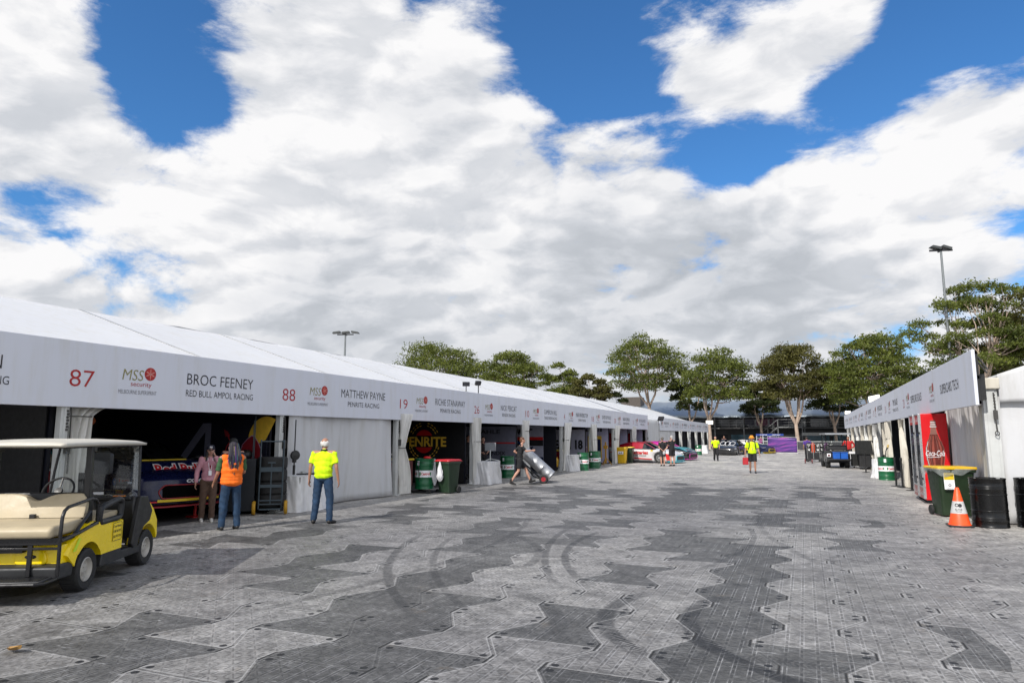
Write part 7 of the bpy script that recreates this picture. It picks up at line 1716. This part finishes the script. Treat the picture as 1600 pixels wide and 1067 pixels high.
def gum_tree(label, base, fork, cx, hw, top, bot, seed, leaves=LEAF_A, n=46, per=230, tr=.28, multi=4, extra=None, lsz=.34, cr=None, lean=0.0):
    x0, y0 = base; rs = np.random.RandomState(seed); rnd = random.Random(seed)
    t = thing('gum_tree', label, 'tree', (x0, y0, 0), 0); tr *= .78
    cx -= x0; cz = bot+(top-bot)*.42; rz_u = top-cz; rz_d = cz-bot
    cr = cr or hw*.315; n = int(n*.80); bot -= 1.0
    cen = []
    tries = 0
    while len(cen) < n and tries < 4000:
        tries += 1
        a = rs.uniform(0, 2*math.pi); u = rs.uniform(-.75, 1); q = math.sqrt(1-u*u)
        k = rs.uniform(.55, 1.0)**.6
        p = Vector((cx+(hw-cr*.8)*q*math.cos(a)*k, (hw-cr*.8)*q*math.sin(a)*k*.85, cz+((rz_u-cr*.65) if u > 0 else rz_d)*u*k))
        if u < 0 and q*k < .45: continue
        if all((p-c[0]).length > cr*.80 for c in cen): cen.append((p, cr*rs.uniform(.55, 1.25)))
    if extra: cen += [(Vector(e[:3]), e[3]) for e in extra]
    # trunk and limbs
    mb = MB(); f0 = Vector((lean, 0, fork))
    mb.tube([(0, 0, -.1), (.03*fork, 0, fork*.4), tuple(f0)], [tr*1.25, tr, tr*.85], 10)
    hubs = []
    for k in range(multi):
        a = 2*math.pi*k/multi+rs.uniform(-.4, .4); rr = hw*rs.uniform(.18, .34)
        h = Vector((f0.x+(cx-f0.x)*.5+rr*math.cos(a), rr*math.sin(a), fork+(cz-fork)*rs.uniform(.55, .95)))
        m1 = f0.lerp(h, .5)+Vector((rr*math.cos(a)*.15, 0, -.1*(h.z-fork)))
        mb.tube([tuple(f0-Vector((0, 0, .1))), tuple(m1), tuple(h)], [tr*.62, tr*.48, tr*.34], 8); hubs.append(h)
    for c, r in cen:
        h = min(hubs, key=lambda q_: (q_-c).length+rnd.random()*.5)
        if c.z < h.z-1 and rnd.random() < .7: h = h.lerp(f0, .45)
        m1 = h.lerp(c, .5)+Vector((rnd.uniform(-.3, .3), rnd.uniform(-.3, .3), rnd.uniform(-.5, .1)))*(hw/5)
        mb.tube([tuple(h), tuple(m1), tuple(c)], [tr*.26, tr*.17, tr*.07], 5)
        for j in range(3):
            e = c+Vector((rnd.uniform(-1, 1), rnd.uniform(-1, 1), rnd.uniform(-.3, .8)))*r*.8
            mb.tube([tuple(m1.lerp(c, .6)), tuple(e)], [tr*.08, tr*.03], 4)
    mb.build('trunk', BARK, t, fix=False, smooth=60)
    # leaf sprays
    P = []; 
    for c, r in cen:
        nn = int(per*2.3*(r/cr)**2)
        d = rs.normal(size=(nn, 3)); d /= np.linalg.norm(d, axis=1)[:, None]
        d[:, 2] = np.where(d[:, 2] < -.25, -d[:, 2]*.6, d[:, 2])
        rad = r*rs.uniform(.25, 1.0, nn)**.45
        bump_ = 1+.22*np.sin(d[:, 0]*5+c.x*3)*np.sin(d[:, 1]*6+c.y)+.12*np.sin(d[:, 2]*9+c.z*5)
        P.append(np.array(c)+d*(rad*bump_)[:, None]*np.array([1.10, 1.10, .80]))
    P = np.concatenate(P); N = len(P)
    u = rs.normal(size=(N, 3)); u[:, 2] -= .5; u /= np.linalg.norm(u, axis=1)[:, None]
    w = rs.normal(size=(N, 3)); w -= u*(w*u).sum(1)[:, None]; w /= np.linalg.norm(w, axis=1)[:, None]
    L = lsz*rs.uniform(.6, 1.3, N)[:, None]; Wd = L*.42
    V = np.stack([P-u*L*.5, P+w*Wd*.5, P+u*L*.5, P-w*Wd*.5], 1).reshape(-1, 3)
    me = bpy.data.meshes.new('crown'); me.vertices.add(4*N); me.vertices.foreach_set('co', V.ravel())
    me.loops.add(4*N); me.loops.foreach_set('vertex_index', np.arange(4*N)); me.polygons.add(N); me.polygons.foreach_set('loop_start', np.arange(N)*4); me.polygons.foreach_set('loop_total', np.full(N, 4))
    me.materials.append(leaves); me.update(calc_edges=True)
    o = bpy.data.objects.new('crown', me); COL.objects.link(o); o.parent = t
    return t
def trees():
    gum_tree('broad dense gum tree, farthest left of the trees behind the long roof', (-58.4, 105), 6, -58.4, 8.8, 18.6, 7.5, 11, LEAF_A, 64, 250, .4, 5, lsz=.42)
    gum_tree('rounded gum tree second from the left behind the long roof', (-44.0, 105), 6, -44.8, 6.2, 16.4, 7.0, 12, LEAF_A, 48, 240, .35, 4, lsz=.42)
    gum_tree('low pale-topped gum tree between the rounded gum and the brownish one', (-36.2, 105), 4, -36.1, 3.9, 13.8, 5.5, 13, LEAF_A, 30, 230, .28, 3, lsz=.40)
    gum_tree('brownish olive gum tree sloping down beside the end of the long roof', (-29.6, 100), 3.5, -29.6, 3.6, 11.9, 4.5, 14, LEAF_B, 34, 240, .28, 3, lsz=.38)
    gum_tree('small dark tree low behind the roof, right of the brownish gum', (-25.6, 101), 2.5, -25.6, 2.2, 8.4, 3.0, 141, LEAF_C, 16, 200, .18, 3, lsz=.34)
    gum_tree('tall spreading gum tree with leaning limbs above the farther marquee', (-19.7, 95), 5.8, -20.3, 6.1, 16.6, 6.4, 15, LEAF_A, 54, 210, .34, 4, lsz=.36)
    gum_tree('leafy gum tree filling in behind the two tall central gums', (-14.6, 98), 3.5, -14.5, 3.4, 11.5, 4.2, 16, LEAF_C, 26, 220, .25, 3, lsz=.36)
    gum_tree('open gum tree with a pale straight trunk and low spreading forks', (-11.4, 92), 3.7, -10.3, 5.3, 13.5, 5.0, 17, LEAF_A, 44, 210, .30, 5, lsz=.34)
    gum_tree('dense olive gum tree with a fan of pale limbs beside the purple screen', (-0.95, 91), 3.1, -1.2, 4.7, 13.7, 5.0, 18, LEAF_B, 50, 270, .30, 7, lsz=.33)
    gum_tree('dark lower gum tree between the open gum and the olive gum', (-5.6, 102), 3, -5.9, 3.0, 9.6, 3.8, 19, LEAF_C, 24, 230, .25, 3, lsz=.34)
    gum_tree('dark green tree standing right behind the olive gum tree', (3.6, 99), 3, 3.6, 4.0, 11.4, 3.4, 20, LEAF_C, 34, 260, .25, 3, lsz=.34)
    gum_tree('wide gum tree behind the far end of the right banner', (7.6, 89), 3.5, 7.3, 5.3, 13.9, 4.3, 21, LEAF_A, 56, 250, .30, 5, lsz=.34)
    gum_tree('darker gum tree dropping towards the right banner, right of the wide gum', (12.6, 92), 3, 12.4, 3.6, 9.8, 3.5, 22, LEAF_C, 28, 250, .25, 3, lsz=.34)
    gum_tree('large near gum tree with many pale limbs and one long branch reaching left', (11.5, 58), 4.6, 12.0, 4.0, 13.3, 5.0, 23, LEAF_A, 62, 230, .24, 7, extra=[(-3.9, 0, 9.1, .80), (-3.2, 0, 9.75, .80), (-2.5, .2, 8.9, .55), (-4.2, .2, 8.3, .38), (-3.4, -.3, 8.6, .6)], lsz=.22, cr=.92)
    gum_tree('near gum tree at the right edge, overlapping the large one', (16.2, 60), 4.2, 16.0, 4.2, 13.0, 4.6, 24, LEAF_B, 60, 230, .24, 7, lsz=.22, cr=.95)
    gum_tree('shaded shrubby gum tree low behind the near gum trees', (14.0, 66), 2.5, 13.5, 4.8, 8.6, 3.0, 25, LEAF_C, 40, 260, .22, 4, lsz=.26, cr=1.2)
trees()

# ------------------------------------------------------------------ building at the far end
def pit_building():
    t = thing('pit_building', 'long low dark building with curved silver roof, balcony and outside stair closing the far end', 'building', (0, 106, 0))
    DK = mat('dark_facade', (0.018, 0.019, 0.021), .5, var=.3, scale=.4); STL = mat('galvanised_rail', (0.16, 0.165, 0.17), .5, .4)
    mb = MB(); mb.box(-60, 60, 0, 10, .02, 4.4); mb.build('wall', DK, t)
    def rf(u, v):
        a = v; return (-62+124*u, -3.2+15*a, 4.35+2.9*math.sin(a*math.pi*.55)+.05*math.sin(u*300))
    mb = MB(); mb.grid(rf, 240, 14); mb.build('roof', mat('silver_blue_roof', (0.23, 0.27, 0.31), .35, .5, var=.15, scale=.2), t, fix=False, solid=.15)
    mb = MB(); mb.box(-60, 60, -2.6, 0, 2.72, 2.90); mb.build('balcony', mat('concrete_edge', (0.10, 0.10, 0.10), .7), t)
    for k in range(31):
        x = -60+4*k
        mb = MB(); mb.box(x-.07, x+.07, -2.55, -2.41, .02, 4.6); mb.build('column', STL, t)
    mb = MB()
    for zz in (3.25, 3.6, 3.95): mb.box(-60, 60, -2.58, -2.54, zz-.02, zz+.02)
    for k in range(121): mb.box(-60+k-.015, -60+k+.015, -2.575, -2.545, 2.9, 3.95)
    mb.build('railing', STL, t)
    for k in range(28):
        x = -58+4.2*k
        mb = MB(); mb.box(x, x+3.6, -.06, -.02, 3.0, 4.1); w = mb.build('window', mat('dark_window', (0.03, 0.035, 0.04), .12, spec=.8, var=.3), t)
    for k in range(20):
        x = -44+3.4*k
        mb = MB(); mb.box(x, x+2.9, -.08, -.03, .35, 1.9); mb.build('shopfront', mat('blue_shopfront', (0.10, 0.20, 0.26), .15, var=.5, scale=.5) if k % 3 else mat('dark_window', (0, 0, 0)), t)
    mb = MB(); mb.box(-.4, 16, -5.4, -2.7, 2.05, 2.15); mb.box(-.4, 16, -5.5, -5.4, 1.75, 2.15); mb.build('canopy', mat('white_canopy', (0.30, 0.31, 0.31), .6, dirt=.3), t)
    mb = MB()
    for k in range(12): mb.box(-6.7+k*.28, -6.35+k*.28, -4.0, -2.8, k*.235+.20, k*.235+.25)
    for yy in (-4.0, -2.8):
        mb.tube([(-6.8, yy, 1.15), (-3.4, yy, 3.95), (-.2, yy, 3.95)], .04, 6); mb.tube([(-6.8, yy, .15), (-3.4, yy, 2.9), (-.2, yy, 2.9)], .07, 6)
        for k in range(6): mb.cyl((-6.8+.68*k, yy, .15+.55*k), (-6.8+.68*k, yy, 1.15+.56*k), .03, 6)
    mb.box(-3.5, -.2, -4.1, -2.6, 2.80, 2.92)
    for xx in (-3.4, -.3): mb.box(xx-.06, xx+.06, -4.1, -3.98, .02, 3.95)
    mb.build('stair', STL, t)
    for x, w, c in ((-8.0, 1.3, 'p1'), (-6.4, 1.5, 'p2'), (-4.6, 1.0, 'p3'), (-3.3, 1.4, 'p1')):
        mb = MB(); mb.box(x, x+w, -.12, -.07, 3.15, 4.15); mb.build('poster', {'p1': mat('slate_poster', (0.05, 0.05, 0.09), .5), 'p2': mat('pink_poster', (0.24, 0.05, 0.12), .5), 'p3': mat('plum_poster', (0.10, 0.02, 0.07), .5)}[c], t)
    mb = MB(); mb.box(-27.2, -24.0, 3, 6, 5.5, 7.9); mb.build('plant_room', mat('brown_cladding', (0.09, 0.075, 0.065), .7, var=.2), t)
pit_building()
def far_props():
    PUR = bpy.data.materials.new('purple_screen_print'); PUR.use_nodes = True; T = NT(PUR.node_tree); b = T.n['Principled BSDF']; g = T.new('ShaderNodeNewGeometry'); s = T.sep(g.outputs['Position'])
    v = T.m('ADD', T.m('MULTIPLY', s[2], 2.4), T.m('MULTIPLY', s[0], -.50)); n = T.noise(T.comb(T.m('MULTIPLY', s[0], .25), v, 0), 1.5, 4, .6)
    rp = T.new('ShaderNodeValToRGB'); T.l.new(n, rp.inputs[0]); e = rp.color_ramp.elements; e[0].position = .36; e[0].color = (.022, .010, .10, 1); e[1].position = .66; e[1].color = (.34, .055, .30, 1); q = e.new(.5); q.color = (.10, .03, .22, 1); T.l.new(rp.outputs[0], b.inputs['Base Color'])
    t = thing('purple_screen', 'purple streaked fabric screen on a fence panel at the far end of the lane', 'screen', (-3.46, 73, 0))
    mb = MB(); mb.grid(lambda u, v: (.02+2.66*u, .05*math.sin(u*12)*.3, .12+1.46*v-.10*u*v), 20, 8); mb.build('fabric', PUR, t, fix=False, solid=.02)
    mb = MB(); mb.tube([(0, .05, .02), (0, .05, 1.66), (2.7, .05, 1.56), (2.7, .05, .02)], .025, 6); mb.box(-.05, 2.75, -.2, .3, .005, .06); mb.build('fence_frame', GREYP, t)
    t = thing('entry_frame', 'open blue and white metal frame with a narrow blue header left of the purple screen', 'frame', (-4.62, 75.5, 0))
    mb = MB(); mb.box(-.05, 2.6, -.05, .05, 1.72, 1.92); mb.build('header', mat('royal_blue', (0.01, 0.04, 0.25), .5), t)
    mb = MB(); write(mb, 'PADDOCK', (.7, -.06, 1.78), X, Z, .08, width=.7, thin=.02); write(mb, 'CREW ONLY', (1.9, -.06, 1.78), X, Z, .08, width=.8, thin=.02); mb.build('lettering', WHT, t)
    mb = MB()
    for x in (0, .62, 1.3): mb.box(x-.04, x+.04, -.04, .04, .02, 1.72)
    for z in (.3, .6, .9, 1.2, 1.5): mb.box(0, 1.3, -.01, .01, z-.015, z+.015)
    mb.build('post_frame', mat('pale_steel', (0.42, 0.45, 0.46), .5), t)
    mb = MB(); mb.box(-.1, 1.35, -.3, .3, .01, .14); mb.build('base', mat('pale_blue_base', (0.15, 0.35, 0.50), .5), t)
    # barrier of equipment between: two pit trolleys
    for k, (x, y, lb) in enumerate(((.45, 50.3, 'pit trolley with a red-orange gas cylinder and small tyres, nearest the pale trunk'), (1.25, 50.9, 'pit trolley with black cases and tyres beside the cylinder trolley'))):
        t = thing('pit_trolley', lb, 'trolley', (x, y, 0), 0, 'pit trolleys parked at the far right')
        mb = MB(); mb.box(-.42, .42, -.35, .35, .14, .20); mb.box(-.40, .40, -.30, .30, .20, .62); mb.build('case', mat('black_case', (0.012, 0.012, 0.014), .4), t, bevel=.02)
        for sx in (-1, 1):
            mb = MB(); mb.lathe([(0, -.03), (.085, -.03), (.09, 0), (.085, .03), (0, .03)], 16, Matrix.Translation((sx*.36, -.36, .09)), axis='y'); mb.build('wheel', RUBBER, t)
        mb = MB(); mb.tube([(-.38, -.30, .2), (-.38, -.30, 1.15), (.38, -.30, 1.15), (.38, -.30, .2)], .018, 6); mb.cyl((0, -.33, .2), (0, -.33, 1.3), .02, 8); mb.build('frame', ALU, t)
        for j in range(2):
            for sx in (-1, 1):
                mb = MB(); mb.lathe([(.07, -.07), (.17, -.07), (.185, 0), (.17, .07), (.07, .07)], 18, Matrix.Translation((sx*.27, -.1, .82+.26*j)), axis='y', caps=False); mb.build('small_tyre', RUBBER, t)
                mb = MB(); mb.lathe([(.04, -.06), (.08, -.072), (.08, .06)], 14, Matrix.Translation((sx*.27, -.1, .82+.26*j)), axis='y'); mb.build('silver_rim', ALU, t)
        mb = MB(); mb.lathe([(0, 0), (.11, 0), (.12, .03), (.12, .52), (.06, .60), (.03, .66), (0, .66)], 18, Matrix.Translation((0, -.18, .62))); mb.build('gas_cylinder', mat('orange_red_cylinder', (0.50, 0.07, 0.03), .4) if k == 0 else mat('plum_cylinder', (0.12, 0.03, 0.12), .4), t)
    t = thing('hand_truck', 'empty upright hand truck with red wheels next to the pit trolleys', 'hand truck', (.12, 47.2, 0))
    mb = MB()
    for sx in (-.14, .14): mb.cyl((sx, 0, .1), (sx, 0, 1.1), .018, 6)
    for z in (.3, .7, 1.1): mb.cyl((-.14, 0, z), (.14, 0, z), .015, 6)
    mb.build('frame', STEELB, t)
    for sx in (-.20, .20):
        mb = MB(); mb.lathe([(0, -.03), (.13, -.03), (.14, 0), (.13, .03), (0, .03)], 18, Matrix.Translation((sx, -.02, .14)), axis='x'); mb.build('wheel', mat('dark_red_wheel', (0.16, 0.03, 0.03), .5), t)
    # low fence across the far end
    t = thing('crowd_fence', 'low run of dark grey mesh fence panels under the trees at the far end', 'fence', (0, 86, 0))
    mb = MB(); mb.box(-10.5, 14, -.02, .02, .15, 1.05); mb.build('mesh_panel', mat('dark_mesh', (0.035, 0.035, 0.04), .6, var=.4, scale=3), t)
    mb = MB()
    for k in range(12): mb.box(-10.5+2.2*k-.03, -10.5+2.2*k+.03, -.05, .05, .01, 1.15)
    mb.box(-10.5, 14, -.035, .035, 1.05, 1.10); mb.build('fence_post', GREYP, t)
far_props()

def garage_clutter():
    for k, (x, y, lb, c) in enumerate(((-13.6, 9.0, 'red tool chest in the shadow at the back of the first garage', 'r'), (-12.6, 28.6, 'black tool chest under the grey graphics in the fifth bay', 'b'), (-12.2, 38.2, 'red tool chest beside the lilac wall of the seventh bay', 'r'), (-12.4, 48.3, 'black tool chest in the ninth bay behind the parked race cars', 'b'), (-13.8, 20.2, 'black tool chest at the foot of the round gold and red sign', 'b'))):
        t = thing('tool_chest', lb, 'tool chest', (x, y, 0), R(20*k-30))
        m = mat('chest_red', (0.22, 0.012, 0.014), .35) if c == 'r' else mat('chest_black', (0.02, 0.02, 0.022), .35)
        mb = MB(); mb.box(-.55, .55, -.30, .30, .14, 1.05); mb.build('cabinet', m, t, bevel=.015)
        for j in range(5):
            mb = MB(); mb.box(-.50, .50, -.318, -.302, .20+j*.165, .34+j*.165); mb.box(-.42, .42, -.33, -.318, .31+j*.165, .325+j*.165); mb.build('drawer', m, t, bevel=.004)
        mb = MB(); mb.box(-.58, .58, -.33, .33, 1.05, 1.09); mb.build('worktop', ALU, t, bevel=.006)
        for sx in (-1, 1):
            mb = MB(); mb.lathe([(0, -.025), (.065, -.025), (.07, 0), (.065, .025), (0, .025)], 14, Matrix.Translation((sx*.45, -.22, .07)), axis='y'); mb.build('castor', RUBBER, t)
        mb = MB(); mb.box(-.35, -.05, -.1, .15, 1.09, 1.30); mb.box(.1, .2, -.1, 0, 1.09, 1.36); mb.ball((.38, 0, 1.15), .07, 10, 6); mb.build('loose_tools', mat('mixed_tools', (0.16, 0.14, 0.10), .5, var=.8, scale=12), t)
    for k, (x, y, h, lb) in enumerate(((-11.9, 31.0, 1.5, 'spare tyre covers rack'), )): pass
garage_clutter()
